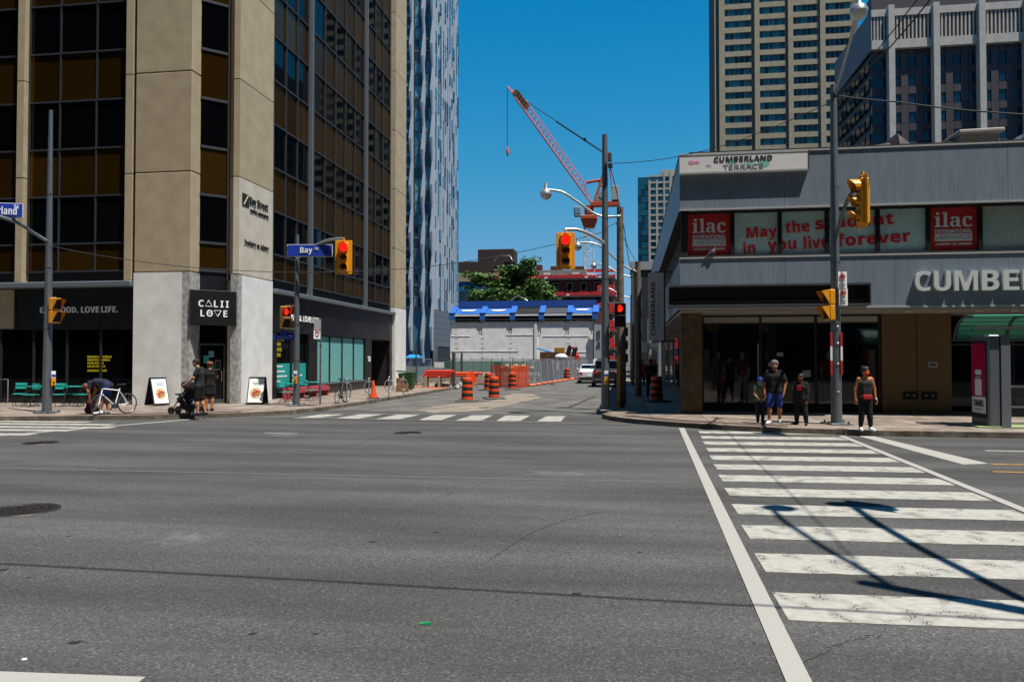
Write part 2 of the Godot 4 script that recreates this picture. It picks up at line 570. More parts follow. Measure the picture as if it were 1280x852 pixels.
func make_setting() -> void:
	var ground := Shape.new()
	ground.box(Vector3(0, -0.25, -150), Vector3(1600, 0.5, 1600))
	tag(obj("road", ground, M.asphalt), "", "", "", "structure")
	# left corner pavement
	var le := PackedVector2Array([Vector2(-60, -20.4), Vector2(-19, -21.05), Vector2(-15.5, -22.1)])
	le.append_array(PackedVector2Array([Vector2(-13.6, -23.0), Vector2(-12.4, -23.9), Vector2(-11.5, -25.1), Vector2(-11.05, -26.8), Vector2(-10.9, -30)]))
	le.append_array(PackedVector2Array([Vector2(-10.7, -50), Vector2(-10.9, -56)]))
	var lp := paved("pavement", le, PackedVector2Array([Vector2(-60, -56)]), -40.0, -10.0, -56.0, -20.0, 1.6)
	flat("tactile_strip", PackedVector2Array([Vector2(-17.3, -22.1), Vector2(-15.5, -22.62), Vector2(-13.7, -23.45), Vector2(-12.8, -24.1), Vector2(-12.95, -24.5), Vector2(-13.9, -23.85), Vector2(-15.6, -23.05), Vector2(-17.3, -22.5)]), 0.11, 0.137, M.brown_paver, lp)
	var re := PackedVector2Array([Vector2(-0.62, -120), Vector2(-0.62, -27.5), Vector2(-0.75, -25.8), Vector2(-0.9, -24.9), Vector2(-0.55, -23.9), Vector2(0.2, -22.9), Vector2(1.3, -22.0), Vector2(2.4, -21.3), Vector2(3.8, -20.6), Vector2(6, -20.2), Vector2(40, -19.5)])
	var rp := paved("pavement", re, PackedVector2Array([Vector2(40, -120)]), -1.0, 16.0, -70.0, -19.0, 1.6)
	flat("tactile_strip", PackedVector2Array([Vector2(-0.25, -24.2), Vector2(0.45, -23.25), Vector2(1.45, -22.4), Vector2(2.5, -21.75), Vector2(4.0, -21.05), Vector2(4.15, -21.4), Vector2(2.7, -22.15), Vector2(1.7, -22.75), Vector2(0.75, -23.6), Vector2(0.1, -24.5)]), 0.11, 0.137, M.brown_paver, rp)
	# Cumberland Street: paler worn surface, dusty where lorries leave the site
	var side := tag(thing("side_street", "", ""), "", "", "", "structure")
	flat("surface", PackedVector2Array([Vector2(-11.3, -27.0), Vector2(-0.5, -26.2), Vector2(-0.5, -200), Vector2(-11.3, -200)]), -0.05, 0.004, M.street_concrete, side)
	flat("dust_patch", ragged([Vector2(-7.872, -27.988), Vector2(-6.857, -26.428), Vector2(-5.381, -27.919), Vector2(-4.883, -32.023), Vector2(-4.299, -37.455), Vector2(-5.299, -41.628), Vector2(-6.324, -41.472), Vector2(-6.085, -33.030), Vector2(-7.520, -31.621)], 0.07), -0.05, 0.008, M.dust, side)
	band("tar_seam", Vector3(-2.346, 0, -30.264), Vector3(-1.761, 0, -40.324), 0.05, 0.011, M.rubber, side)
	band("tar_seam", Vector3(-2.8, 0, -30.447), Vector3(-1.763, 0, -29.86), 0.07, 0.011, M.rubber, side)
	# crosswalk on the right: ladder of bars between two long lines
	var cw := tag(thing("crosswalk", "", ""), "", "", "", "structure")
	var z := -6.27
	while z > -20.6:
		var t := (-6.0 - z) / 14.6
		var w := 0.68 - 0.05 * t
		var l := lerpf(1.12, 1.75, t)
		var r := lerpf(4.62, 5.05, t)
		var rim := PackedVector2Array()
		for k in 25: rim.append(Vector2(lerpf(l, r, k / 24.0), z - w / 2 + 0.02 - 0.12 * k / 24.0 + rng.randf_range(-0.012, 0.012)))
		for k in 25: rim.append(Vector2(lerpf(r, l, k / 24.0), z + w / 2 - 0.1 + 0.12 * k / 24.0 + rng.randf_range(-0.012, 0.012)))
		flat("bar", rim, 0.001, 0.005, M.road_paint, cw)
		z -= 1.3
	band("edge_line", Vector3(0.93, 0, -3.0), Vector3(1.38, 0, -21.7), 0.15, 0.009, M.road_paint_whole, cw)
	band("edge_line", Vector3(4.72, 0, -5.0), Vector3(5.12, 0, -20.1), 0.14, 0.009, M.road_paint_whole, cw)
	# crosswalk over the side street
	var cs := tag(thing("crosswalk", "", ""), "", "", "", "structure")
	for q in [[Vector3(-6.454, 0, -23.221), Vector3(-5.773, 0, -23.325), Vector3(-5.764, 0, -25.51), Vector3(-6.533, 0, -25.393)], [Vector3(-5.294, 0, -23.211), Vector3(-4.497, 0, -23.333), Vector3(-4.544, 0, -25.548), Vector3(-5.23, 0, -25.444)], [Vector3(-4.031, 0, -23.221), Vector3(-3.312, 0, -23.33), Vector3(-3.285, 0, -25.594), Vector3(-4.099, 0, -25.47)], [Vector3(-2.788, 0, -23.229), Vector3(-2.074, 0, -23.338), Vector3(-2.113, -0, -25.556), Vector3(-2.737, -0, -25.461)], [Vector3(-7.866, 0, -23.387), Vector3(-7.125, 0, -23.5), Vector3(-7.024, 0, -25.468), Vector3(-7.798, 0, -25.35)], [Vector3(-9.225, 0, -23.31), Vector3(-8.48, 0, -23.423), Vector3(-8.325, 0, -25.421), Vector3(-9.104, 0, -25.302)], [Vector3(-10.576, 0, -23.301), Vector3(-9.875, 0, -23.408), Vector3(-9.614, 0, -25.224), Vector3(-10.365, 0, -25.11)]]:
		var p := PackedVector2Array()
		for k in q: p.append(Vector2(k.x, k.z))
		flat("bar", p, 0.006, 0.012, M.road_paint, cs)
	band("edge_line", Vector3(-11.712, 0, -23.635), Vector3(0.04, 0, -22.523), 0.13, 0.016, M.road_paint_old, cs)
	band("edge_line", Vector3(-11.082, -0, -25.308), Vector3(-1.4, 0, -25.954), 0.13, 0.016, M.road_paint_old, cs)
	# crosswalk over Bay Street at the left edge
	var cl := tag(thing("crosswalk", "", ""), "", "", "", "structure")
	for q in [[Vector3(-18.465, 0, -20.486), Vector3(-16.008, 0, -21.036), 0.42], [Vector3(-17.757, 0, -19.701), Vector3(-14.709, 0, -20.328), 0.5], [Vector3(-16.906, 0, -18.759), Vector3(-14.064, -0, -19.438), 0.5], [Vector3(-16.063, 0, -17.825), Vector3(-14.576, 0, -18.546), 0.5], [Vector3(-15.112, 0, -16.772), Vector3(-14.798, 0, -17.421), 0.5]]:
		band("bar", q[0] - Vector3(9, 0, 0), q[1], q[2], 0.005, M.road_paint, cl)
	band("edge_line", Vector3(-15.331, 0, -17.015), Vector3(-13.446, 0, -22.797), 0.2, 0.009, M.road_paint_whole, cl)
	var stop := tag(thing("lane_marking", "", ""), "", "", "", "structure")
	flat("stop_line", PackedVector2Array([Vector2(5.534, -20.117), Vector2(5.883, -20.170), Vector2(6.395, -15.203), Vector2(5.893, -15.020)]), 0.001, 0.005, M.road_paint_whole, stop)
	band("lane_line", Vector3(7.235, 0, -17.338), Vector3(9.738, 0, -17.336), 0.14, 0.005, M.road_paint_whole, stop)
	band("centre_line", Vector3(6.399, 0, -15.15), Vector3(8.79, 0, -15.201), 0.1, 0.005, M.yellow_paint, stop)
	band("centre_line", Vector3(6.022, 0, -14.144), Vector3(8.183, 0, -14.155), 0.1, 0.005, M.yellow_paint, stop)
	band("near_line", Vector3(-4.49, 0, -4.105), Vector3(-2.86, 0, -4.207), 0.16, 0.005, M.road_paint_whole, stop)
	band("worn_line", Vector3(-13.962, 0, -11.939), Vector3(0.746, 0, -12.191), 0.12, 0.004, M.road_paint_faint, stop)
	band("worn_line", Vector3(-16.88, 0, -14.427), Vector3(0.926, 0, -15.107), 0.08, 0.004, M.road_paint_faint, stop)
	band("worn_line", Vector3(-9.258, 0, -18.688), Vector3(-8.365, 0, -18.717), 0.2, 0.004, M.road_paint_old, stop)
	for q in [[Vector3(-5.285, 0, -6.64), Vector3(-3.341, 0, -6.764), Vector3(-4.121, 0, -8.742), Vector3(-5.513, 0, -8.346)], [Vector3(-9.083, 0, -17.126), Vector3(-6.851, 0, -17.467), Vector3(-8.105, 0, -19.533), Vector3(-9.984, 0, -19.246)], [Vector3(-2.824, 0, -11.884), Vector3(1.343, -0, -12.205), Vector3(0.574, 0, -13.846), Vector3(-2.622, 0, -13.461)]]:
		var sq := Shape.new()
		sq.quad(q[0] + Vector3(0, 0.003, 0), q[1] + Vector3(0, 0.003, 0), q[2] + Vector3(0, 0.003, 0), q[3] + Vector3(0, 0.003, 0))
		tag(obj("road_scuff", sq, M.scuff), "", "", "", "structure")
	# dark spots of oil and old gum
	var spots := tag(thing("road_stains", "", ""), "", "", "", "structure")
	for q in [Vector3(-3.69, 0, -4.735), Vector3(-2.59, 0, -5.071), Vector3(-2.158, 0, -5.137), Vector3(-2.656, -0, -7.784), Vector3(-2.11, 0, -8.318), Vector3(-5.169, 0, -6.063), Vector3(-5.956, -0, -7.538), Vector3(-5.593, 0, -6.256), Vector3(-0.441, 0, -6.321), Vector3(-6.656, 0, -11.3), Vector3(-2.526, 0, -10.631), Vector3(0.087, 0, -7.765), Vector3(-1.699, 0, -12.92), Vector3(-6.024, 0, -14.932)]:
		var c := Vector2(q.x, q.z)
		var e := rng.randf_range(0.015, 0.035)
		flat("stain", ragged([c + Vector2(-e, -e * 0.6), c + Vector2(e * 1.3, -e), c + Vector2(e, e * 0.7), c + Vector2(-e * 0.8, e)], e * 0.07), 0.0005, 0.003, M.rubber, spots)
	for q in [[Vector3(-6.124, 0, -15.616), Vector3(-5.98, 0, -17.784), Vector3(-5.785, -0, -19.436), Vector3(-5.045, 0, -21.219)], [Vector3(1.036, 0, -5.085), Vector3(1.446, 0, -5.563), Vector3(1.693, 0, -5.708)], [Vector3(-1.333, 0, -7.242), Vector3(-1.099, 0, -8.354), Vector3(-0.896, 0, -8.918), Vector3(-0.427, 0, -9.693)]]:
		var s := Shape.new()
		for i in q.size() - 1:
			for k in 5:
				var a: Vector3 = q[i].lerp(q[i + 1], k / 5.0) + Vector3(rng.randf_range(-0.02, 0.02), 0.0, rng.randf_range(-0.05, 0.05))
				var b: Vector3 = q[i].lerp(q[i + 1], (k + 1.2) / 5.0)
				s.cyl(a, b, 0.004, -1.0, 4)
		obj("crack", s, M.rubber, spots)
	# iron covers
	for q in [[Vector3(-7.541, -0, -8.737), 0.42, "large round iron manhole cover in the road, left foreground"], [Vector3(-5.622, 0, -19.243), 0.36, "small far iron manhole cover before the crosswalk with orange barrels"], [Vector3(-13.148, 0, -15.719), 0.36, "flat iron manhole cover near the striped crosswalk at far left"]]:
		var mh := thing("manhole_cover", q[2], "manhole cover", q[0], "manhole covers in the road")
		var s := Shape.new()
		s.lathe([Vector2(q[1], -0.01), Vector2(q[1], 0.012), Vector2(q[1] - 0.04, 0.014), Vector2(q[1] - 0.045, 0.004)], q[0], 32)
		obj("frame", s, M.iron, mh)
		var d := Shape.new()
		d.cyl(q[0] + Vector3(0, -0.01, 0), q[0] + Vector3(0, 0.006, 0), q[1] - 0.05, -1.0, 28)
		for ring in 4:
			var rr: float = (q[1] - 0.08) * (ring + 0.6) / 4.0
			var cnt := 5 + ring * 6
			for k in cnt:
				var a := TAU * (k + ring * 0.3) / cnt
				d.box(q[0] + Vector3(cos(a) * rr, 0.008, sin(a) * rr), Vector3(0.05, 0.01, 0.022), Basis(Vector3.UP, -a + (0.7 if ring % 2 else -0.7)))
		obj("lid", d, M.iron, mh)
	var lit := Shape.new()
	lit.loft([[Vector3(-0.04, 0.004, -0.015), Vector3(-0.03, 0.004, 0.02), Vector3(-0.03, 0.008, 0.018), Vector3(-0.04, 0.01, -0.012)], [Vector3(0.05, 0.004, -0.02), Vector3(0.05, 0.004, 0.012), Vector3(0.05, 0.02, 0.01), Vector3(0.05, 0.016, -0.016)]])
	mat("litter_green", "0f8a4a", 0.6)
	put(tag(obj("scrap", lit, M.litter_green), "scrap of green litter lying on the open road", "litter"), Vector3(-1.466, 0, -5.438))
	var lw := Shape.new()
	lw.box(Vector3(0, 0.006, 0), Vector3(0.03, 0.012, 0.02), Basis(Vector3.UP, 0.4), 0.003)
	put(tag(obj("scrap", lw, M.white), "tiny white scrap of litter on the road, bottom left", "litter"), Vector3(-3.784, 0, -4.414))


# ---------------------------------------------------------------- the office tower on the left corner
const FX := Basis(Vector3(1, 0, 0), Vector3(0, 1, 0), Vector3(0, 0, 1))       # a wall that faces +z
const FS := Basis(Vector3(0, 0, -1), Vector3(0, 1, 0), Vector3(1, 0, 0))      # a wall that faces +x: along -z
const FW := Basis(Vector3(0, 0, 1), Vector3(0, 1, 0), Vector3(-1, 0, 0))      # a wall that faces -x: along +z
const ROWS := [5.36, 6.46, 8.35, 10.25, 12.17, 14.12, 16.06, 18.0, 19.95, 21.9, 23.85, 25.8, 27.75, 29.7, 31.6]
const JOINTS := [5.25, 9.12, 13.02, 16.9, 20.8, 24.7, 28.6, 32.0]

func wall_at(o: Vector3, B: Basis, u: float, y: float, w: float) -> Vector3:
	return o + B * Vector3(u, y, w)

func panel(called: String, o: Vector3, B: Basis, u0: float, u1: float, y0: float, y1: float, w0: float, w1: float, m: Material, parent: Node3D) -> MeshInstance3D:
	return piece(called, wall_at(o, B, (u0 + u1) / 2, (y0 + y1) / 2, (w0 + w1) / 2), Vector3(u1 - u0, y1 - y0, w1 - w0), m, parent, B)

func sbox(s: Shape, o: Vector3, B: Basis, u0: float, u1: float, y0: float, y1: float, w0: float, w1: float, bev := 0.0) -> void:
	s.box(wall_at(o, B, (u0 + u1) / 2, (y0 + y1) / 2, (w0 + w1) / 2), Vector3(u1 - u0, y1 - y0, w1 - w0), B, bev)

func curtain(o: Vector3, B: Basis, cuts: Array, w: float, parent: Node3D, fins: Shape, lip := 0.07) -> void:   # bronze spandrels and black glass in turn, behind a mullion grid
	for i in ROWS.size() - 1:
		for k in cuts.size() - 1:
			var bronze := i % 2 == 0
			var m: Material = M["bronze%d" % rng.randi_range(0, 2)] if bronze else (M.dark_glass if rng.randf() < 0.75 else M.dark_glass_two)
			var T3 := Basis.from_euler(Vector3(rng.randf_range(-0.006, 0.006), rng.randf_range(-0.008, 0.008), 0))
			var u0: float = cuts[k]
			var u1: float = cuts[k + 1]
			piece("spandrel_panel" if bronze else "window_pane", wall_at(o, B, (u0 + u1) / 2, (ROWS[i] + ROWS[i + 1]) / 2, w), Vector3(u1 - u0 - 0.03, ROWS[i + 1] - ROWS[i] - 0.03, 0.03), m, parent, B * T3)
		sbox(fins, o, B, cuts[0], cuts[-1], ROWS[i] - 0.035, ROWS[i] + 0.035, w - 0.06, w + lip)
	for k in cuts.size():
		sbox(fins, o, B, cuts[k] - 0.03, cuts[k] + 0.03, ROWS[0], ROWS[-1], w - 0.06, w + lip - 0.004)

func make_corner_building() -> void:
	var b := thing("corner_office_building", "beige concrete and bronze glass office tower on the left corner above dark shops", "building", Vector3(-15.3, 0, -28.6))
	var of := Vector3(0, 0, -27.5)
	var os := Vector3(-15.3, 0, 0)
	# core: keeps light out of the tower
	var core := Shape.new()
	core.box(Vector3(-24, 18.2, -40.3), Vector3(16.4, 26.6, 22.6))
	core.box(Vector3(-26, 2.4, -44), Vector3(18, 4.6, 14.5))
	obj("core", core, M.soft_black, b)
	var frame := Shape.new()
	# front face
	var c1 := [-23.9, -22.54, -20.93, -19.56]
	curtain(of, FX, c1, -0.3, b, frame)
	curtain(of, FX, [-28.9, -27.3, -25.8, -24.3], -0.3, b, frame)
	curtain(of, FX, [-33.6, -32.1, -30.6, -29.1], -0.3, b, frame)
	for i in JOINTS.size() - 1:
		var y0: float = JOINTS[i] + 0.02
		var y1: float = JOINTS[i + 1] - 0.02
		for x in [[-24.27, -23.97], [-19.5, -19.2], [-29.1, -28.9]]:
			panel("concrete_fin", of, FX, x[0], x[1], y0 if i else 4.95, y1, -0.35, -0.02, M.beige_concrete, b)
		var pm: Material = M.beige_concrete if i % 2 == 0 else M.beige_concrete_two
		var s := Shape.new()
		s.box(Vector3(-17.87, (y0 + y1) / 2, -27.95), Vector3(2.36, y1 - y0, 0.9), Basis(), 0.02)
		obj("concrete_panel", s, pm, b)
		var r := Shape.new()
		r.prism(PackedVector2Array([Vector2(-15.3, 28.62), Vector2(-15.54, 28.6), Vector2(-15.98, 28.95), Vector2(-15.98, 31.55), Vector2(-15.3, 31.55)]), y0, y1, Transform3D(Basis(Vector3(1, 0, 0), Vector3(0, 0, -1), Vector3(0, 1, 0)), Vector3.ZERO))
		var rp := obj("concrete_panel", r, M.pale_concrete if i == 0 else pm, b)
		panel("concrete_panel", os, FS, 48.85, 51.3, y0, y1, -0.8, 0.12, pm, b)
		if i == 0: tag(rp, "pale panel with the dental office lettering")
	# dark joint behind the gaps
	panel("joint_backing", of, FX, -19.0, -16.75, 5.0, 31.0, -0.8, -0.05, M.joint, b)
	panel("joint_backing", os, FS, 28.8, 31.5, 5.0, 31.0, -0.6, -0.05, M.joint, b)
	panel("joint_backing", os, FS, 48.9, 51.25, 5.0, 31.0, -0.7, 0.07, M.joint, b)
	# white painted feet of the pillars
	panel("pillar_foot", of, FX, -19.06, -17.02, 0.12, 5.23, -0.9, 0.01, M.white_concrete, b)
	panel("marble_edge", of, FX, -17.02, -16.68, 0.12, 5.23, -0.9, 0.013, M.marble_trim, b)
	panel("pillar_foot", os, FS, 28.86, 31.56, 0.12, 5.23, -0.68, 0.01, M.white_concrete, b)
	panel("marble_edge", os, FS, 28.56, 28.86, 0.12, 5.23, -0.3, 0.013, M.marble_trim, b)
	panel("pillar_foot", os, FS, 48.84, 51.32, 0.12, 5.23, -0.8, 0.13, M.white_concrete, b)
	# glazed corner strip at 45 degrees with the door
	var g0 := Vector3(-16.7, 0, -28.12)
	var dir := Vector3(1, 0, -1).normalized()
	var BC := Basis(dir, Vector3.UP, Vector3(1, 0, 1).normalized())
	for i in ROWS.size() - 1:
		panel("spandrel_panel" if i % 2 == 0 else "window_pane", g0, BC, 0.0, 1.03, ROWS[i] + 0.05, ROWS[i + 1] - 0.05, -0.05, 0.0, M["bronze%d" % (i % 3)] if i % 2 == 0 else M.dark_glass, b)
		sbox(frame, g0, BC, 0.0, 1.03, ROWS[i] - 0.05, ROWS[i] + 0.05, -0.06, 0.05)
	panel("corner_reveal", g0, BC, 1.03, 1.3, 0.13, 31.6, -0.3, 0.05, M.soft_black, b)
	panel("transom_panel", g0, BC, 0.0, 1.03, 4.6, 5.3, -0.05, -0.01, M.black_stone, b)
	# the door under the square sign
	var door := Shape.new()
	sbox(door, g0, BC, 0.0, 1.03, 2.42, 2.5, -0.06, 0.04)
	sbox(door, g0, BC, 0.0, 0.07, 0.13, 2.5, -0.06, 0.04)
	sbox(door, g0, BC, 0.96, 1.03, 0.13, 2.5, -0.06, 0.04)
	sbox(door, g0, BC, 0.07, 0.96, 0.13, 0.3, -0.05, 0.02)
	var dr := obj("door", door, M.dark_steel, b)
	panel("door_glass", g0, BC, 0.07, 0.96, 0.3, 2.42, -0.03, -0.01, M.dark_glass_two, dr)
	panel("notice", g0, BC, 0.4, 0.6, 1.95, 2.2, -0.008, -0.002, M.pale_teal, dr)
	panel("notice", g0, BC, 0.2, 0.4, 1.72, 2.02, -0.007, -0.002, M.teal, dr)
	panel("notice", g0, BC, 0.4, 0.6, 1.35, 1.66, -0.007, -0.002, M.teal, dr)
	panel("notice", g0, BC, 0.64, 0.86, 1.46, 1.84, -0.007, -0.002, M.grey, dr)
	panel("notice", g0, BC, 0.66, 0.84, 1.49, 1.81, -0.002, -0.001, M.black, dr)
	var hd := Shape.new()
	hd.tube([wall_at(g0, BC, 0.88, 1.0, 0.0), wall_at(g0, BC, 0.88, 1.0, 0.07), wall_at(g0, BC, 0.88, 1.4, 0.07), wall_at(g0, BC, 0.88, 1.4, 0.0)], 0.015, 6)
	obj("door_handle", hd, M.bright_steel, dr)
	panel("over_door_glass", g0, BC, 0.0, 1.03, 2.5, 4.6, -0.05, -0.02, M.dark_glass, b)
	# side face along Cumberland Street
	curtain(os, FS, [31.75, 32.98, 34.2, 35.42], -0.16, b, frame, 0.1)
	curtain(os, FS, [36.1, 37.5, 38.95, 40.4, 41.88, 43.36], -0.16, b, frame, 0.1)
	curtain(os, FS, [44.0, 45.45, 46.9, 48.35], -0.16, b, frame, 0.1)
	for u in [[35.46, 35.62], [43.4, 43.56]]:
		panel("steel_pier", os, FS, u[0], u[1], 4.95, 31.6, -0.2, 0.1, M.ledge_metal, b)
	for u in [[35.62, 36.06], [43.56, 43.96], [48.4, 48.84], [31.57, 31.72]]:
		panel("metal_reveal", os, FS, u[0], u[1], 4.95, 31.6, -0.3, -0.18, M.ledge_metal, b)
	for i in 3:
		panel("metal_reveal", of, FX, [-24.0, -19.2, -28.95][i], [-23.9, -19.05, -28.9][i], 4.95, 31.6, -0.5, -0.3, M.ledge_metal, b)
	tag(obj("mullion_grid", frame, M.mullion, b), "", "", "", "stuff")
	# shadowed slot and the metal ledge over the shops
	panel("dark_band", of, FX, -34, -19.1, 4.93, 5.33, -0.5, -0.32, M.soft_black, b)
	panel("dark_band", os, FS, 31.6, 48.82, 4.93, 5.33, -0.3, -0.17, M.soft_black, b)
	var lg := Shape.new()
	sbox(lg, of, FX, -34, -19.1, 4.70, 4.92, -0.4, 0.14, 0.03)
	obj("ledge", lg, M.ledge_metal, b)
	var l2 := Shape.new()
	sbox(l2, os, FS, 31.6, 48.82, 4.72, 4.92, -0.4, 0.2, 0.03)
	obj("ledge", l2, M.ledge_metal, b)
	# shop front facing Bay Street
	var u := -34.0
	while u < -19.2:
		var e := minf(u + 1.48, -19.12)
		panel("shop_fascia_board", of, FX, u + 0.008, e - 0.008, 3.05, 4.68, -0.42, -0.3, M.black, b)
		panel("shop_window", of, FX, u + 0.04, e - 0.04, 0.3, 2.98, -0.42, -0.38, M.dark_glass, b)
		panel("shop_mullion", of, FX, u - 0.04, u + 0.04, 0.13, 3.05, -0.44, -0.32, M.soft_black, b)
		u += 1.48
	panel("shop_base", of, FX, -34, -19.1, 0.1, 0.3, -0.44, -0.31, M.soft_black, b)
	panel("shop_wall", of, FX, -34, -19.1, 0.1, 4.7, -0.9, -0.6, M.soft_black, b)
	panel("grey_wall_panel", of, FX, -27, -24.5, 3.1, 4.66, -0.3, -0.24, M.beige_concrete, b)
	var tz := of.z - 0.29
	for q in [["EAT", -23.05, 0.57], ["GOOD.", -22.15, 0.98], ["LOVE", -21.13, 0.78], ["LIFE.", -20.28, 0.72]]:
		text("lettering", q[0], Vector3(q[1], 3.84, tz), q[2], 0.24, M.white, b, FX, 0.03)
	var yy := 2.02
	for q in ["BREAKFAST BOWLS", "SMOOTHIE BOWLS", "POKE BOWLS", "SALAD BOWLS", "#BOWLSOFGOOD"]:
		text("window_lettering", q, Vector3(-21.27 + 0.034 * q.length(), yy - 0.05, of.z - 0.37), 0.07 * q.length(), 0.085, M.yellow_print, b, FX, 0.004)
		yy -= 0.125 if q != "SALAD BOWLS" else 0.17
	# shop front along the side street
	u = 31.62
	while u < 48.8:
		var e := minf(u + 0.86, 48.82)
		panel("stone_panel", os, FS, u + 0.006, e - 0.006, 3.06, 4.7, -0.3, -0.05, M.black_stone if rng.randf() < 0.5 else M.black_stone_two, b)
		u += 0.86
	for q in [[31.6, 32.15], [35.55, 36.6], [43.65, 44.75], [48.3, 48.84]]:
		for k in 4:
			panel("stone_panel", os, FS, q[0] + 0.006, q[1] - 0.006, 0.13 + 0.73 * k, 0.13 + 0.73 * k + 0.72, -0.3, -0.05, M.black_stone if (k + int(q[0])) % 2 else M.black_stone_two, b)
	u = 36.6
	while u < 43.6:
		panel("stone_panel", os, FS, u + 0.006, u + 1.16, 0.13, 0.6, -0.3, -0.05, M.black_stone, b)
		u += 1.166
	panel("sill", os, FS, 36.6, 43.65, 0.6, 0.66, -0.3, 0.02, M.ledge_metal, b)
	for k in 4:
		panel("shop_window", os, FS, 36.64 + k * 1.755, 36.64 + k * 1.755 + 1.68, 0.68, 3.02, -0.2, -0.16, M.pale_teal, b)
		panel("shop_mullion", os, FS, 36.6 + k * 1.755, 36.65 + k * 1.755, 0.66, 3.05, -0.25, -0.1, M.soft_black, b)
	panel("backing_wall", os, FS, 31.6, 44.7, 0.1, 4.7, -0.7, -0.32, M.soft_black, b)
	for q in [[32.15, 33.75], [33.8, 35.55]]:
		panel("shop_window", os, FS, q[0] + 0.04, q[1] - 0.04, 0.62, 3.02, -0.22, -0.18, M.dark_glass_two, b)
		panel("window_poster", os, FS, q[0] + 0.05, q[1] - 0.06, 0.62, 1.68, -0.178, -0.17, M.teal_print, b)
		for k in 4:   # poster lines too small to read
			if q[0] < 33 or k < 2: panel("poster_line", os, FS, q[0] + 0.12, q[0] + 0.6 + 0.22 * ((k * 7) % 4), 0.86 + 0.22 * k, 0.92 + 0.22 * k, -0.169, -0.165, M.white, b)
	panel("shop_mullion", os, FS, 33.73, 33.82, 0.5, 3.05, -0.25, -0.1, M.soft_black, b)
	panel("sill", os, FS, 32.1, 35.6, 0.5, 0.6, -0.3, -0.02, M.soft_black, b)
	yy = 2.78
	for q in ["SMOOTHIE", "BOWLS", "COFFEE", "BOWLS"]:
		text("window_lettering", q, wall_at(os, FS, 32.3 + 0.045 * q.length(), yy, -0.165), 0.09 * q.length(), 0.16, M.yellow_print, b, FS, 0.004)
		yy -= 0.24
	for q in [["EAT", 33.0, 0.7], ["GOOD.", 34.1, 1.15], ["LOVE", 35.3, 0.95], ["LIFE.", 36.35, 0.85]]:
		text("lettering", q[0], wall_at(os, FS, q[1], 3.78, -0.02), q[2], 0.28, M.white, b, FS, 0.03)
	# deep doorway at the far end, half open in shade
	panel("doorway_back", os, FS, 44.7, 48.4, 0.1, 3.1, -2.2, -2.0, M.soft_black, b)
	panel("doorway_side", os, FS, 48.3, 48.45, 0.1, 3.1, -2.2, -0.3, M.soft_black, b)
	panel("doorway_ceiling", os, FS, 44.7, 48.4, 3.0, 3.1, -2.2, -0.3, M.soft_black, b)
	text("house_number", "1", wall_at(os, FS, 44.15, 1.88, -0.04), 0.12, 0.3, M.white, b, FS, 0.02)
	text("house_number", "2", wall_at(os, FS, 44.42, 1.88, -0.04), 0.2, 0.3, M.white, b, FS, 0.02)
	# black square emblem on the dental lettering
	mat("print_dark", "1c1a19", 0.7)
	var em := panel("emblem", os, FS, 28.84, 29.4, 8.02, 8.52, 0.0, 0.02, M.print_dark, b)
	var st := Shape.new()
	st.tube([wall_at(os, FS, 28.95, 8.06, 0.024), wall_at(os, FS, 29.3, 8.48, 0.024)], 0.03, 4)
	obj("emblem_stroke", st, M.beige_concrete, b)
	text("lettering", "Bay Street", wall_at(os, FS, 30.25, 8.28, 0.015), 1.6, 0.42, M.print_dark, b, FS, 0.03)
	text("lettering", "DENTAL ASSOCIATES", wall_at(os, FS, 30.3, 7.92, 0.015), 1.6, 0.14, M.print_dark, b, FS, 0.03)
	text("lettering", "Dentistry on Asbury", wall_at(os, FS, 30.1, 6.55, 0.015), 2.1, 0.3, M.print_dark, b, FS, 0.02, "Droid Serif", 400)
	# projecting black square sign over the door
	var sc := Vector3(-15.95, 3.86, -27.95)
	var sg := thing("shop_sign", "big black square sign with white lettering hung over the corner door", "sign", Vector3(-15.95, 3.0, -27.95))
	var bx := Shape.new()
	bx.box(sc - BC.z * 0.1, Vector3(1.72, 1.36, 0.22), BC, 0.015)
	obj("board", bx, M.black, sg)
	for k in [-0.78, 0.78]:
		piece("bracket", sc + BC * Vector3(k, -0.74, -0.15), Vector3(0.12, 0.16, 0.1), M.grey, sg, BC)
	for q in [["C", -0.49], ["A", -0.24], ["L", 0.06], ["I", 0.29], ["I", 0.49]]:
		if q[1] == -0.24: continue
		text("letter", q[0], sc + BC * Vector3(q[1], 0.16, 0.02), 0.0, 0.26, M.white, sg, BC, 0.02)
	for q in [["L", -0.44], ["O", -0.17], ["E", 0.42]]:
		text("letter", q[0], sc + BC * Vector3(q[1], -0.21, 0.02), 0.0, 0.26, M.white, sg, BC, 0.02)
	for k in 2:   # the A and the V are plain outlined triangles
		var tri := Shape.new()
		var sgn := 1.0 if k == 0 else -1.0
		var cc := sc + BC * (Vector3(-0.21, 0.16, 0.02) if k == 0 else Vector3(0.13, -0.21, 0.02))
		tri.tube([cc + BC * Vector3(-0.13, -0.11 * sgn, 0), cc + BC * Vector3(0.13, -0.11 * sgn, 0), cc + BC * Vector3(0, 0.12 * sgn, 0)], 0.022, 4, false, true)
		obj("letter", tri, M.white, sg)
	var dot := Shape.new()
	dot.ball(sc + BC * Vector3(-0.17, -0.21, 0.02), Vector3(0.035, 0.035, 0.02))
	obj("letter_dot", dot, M.white, sg)


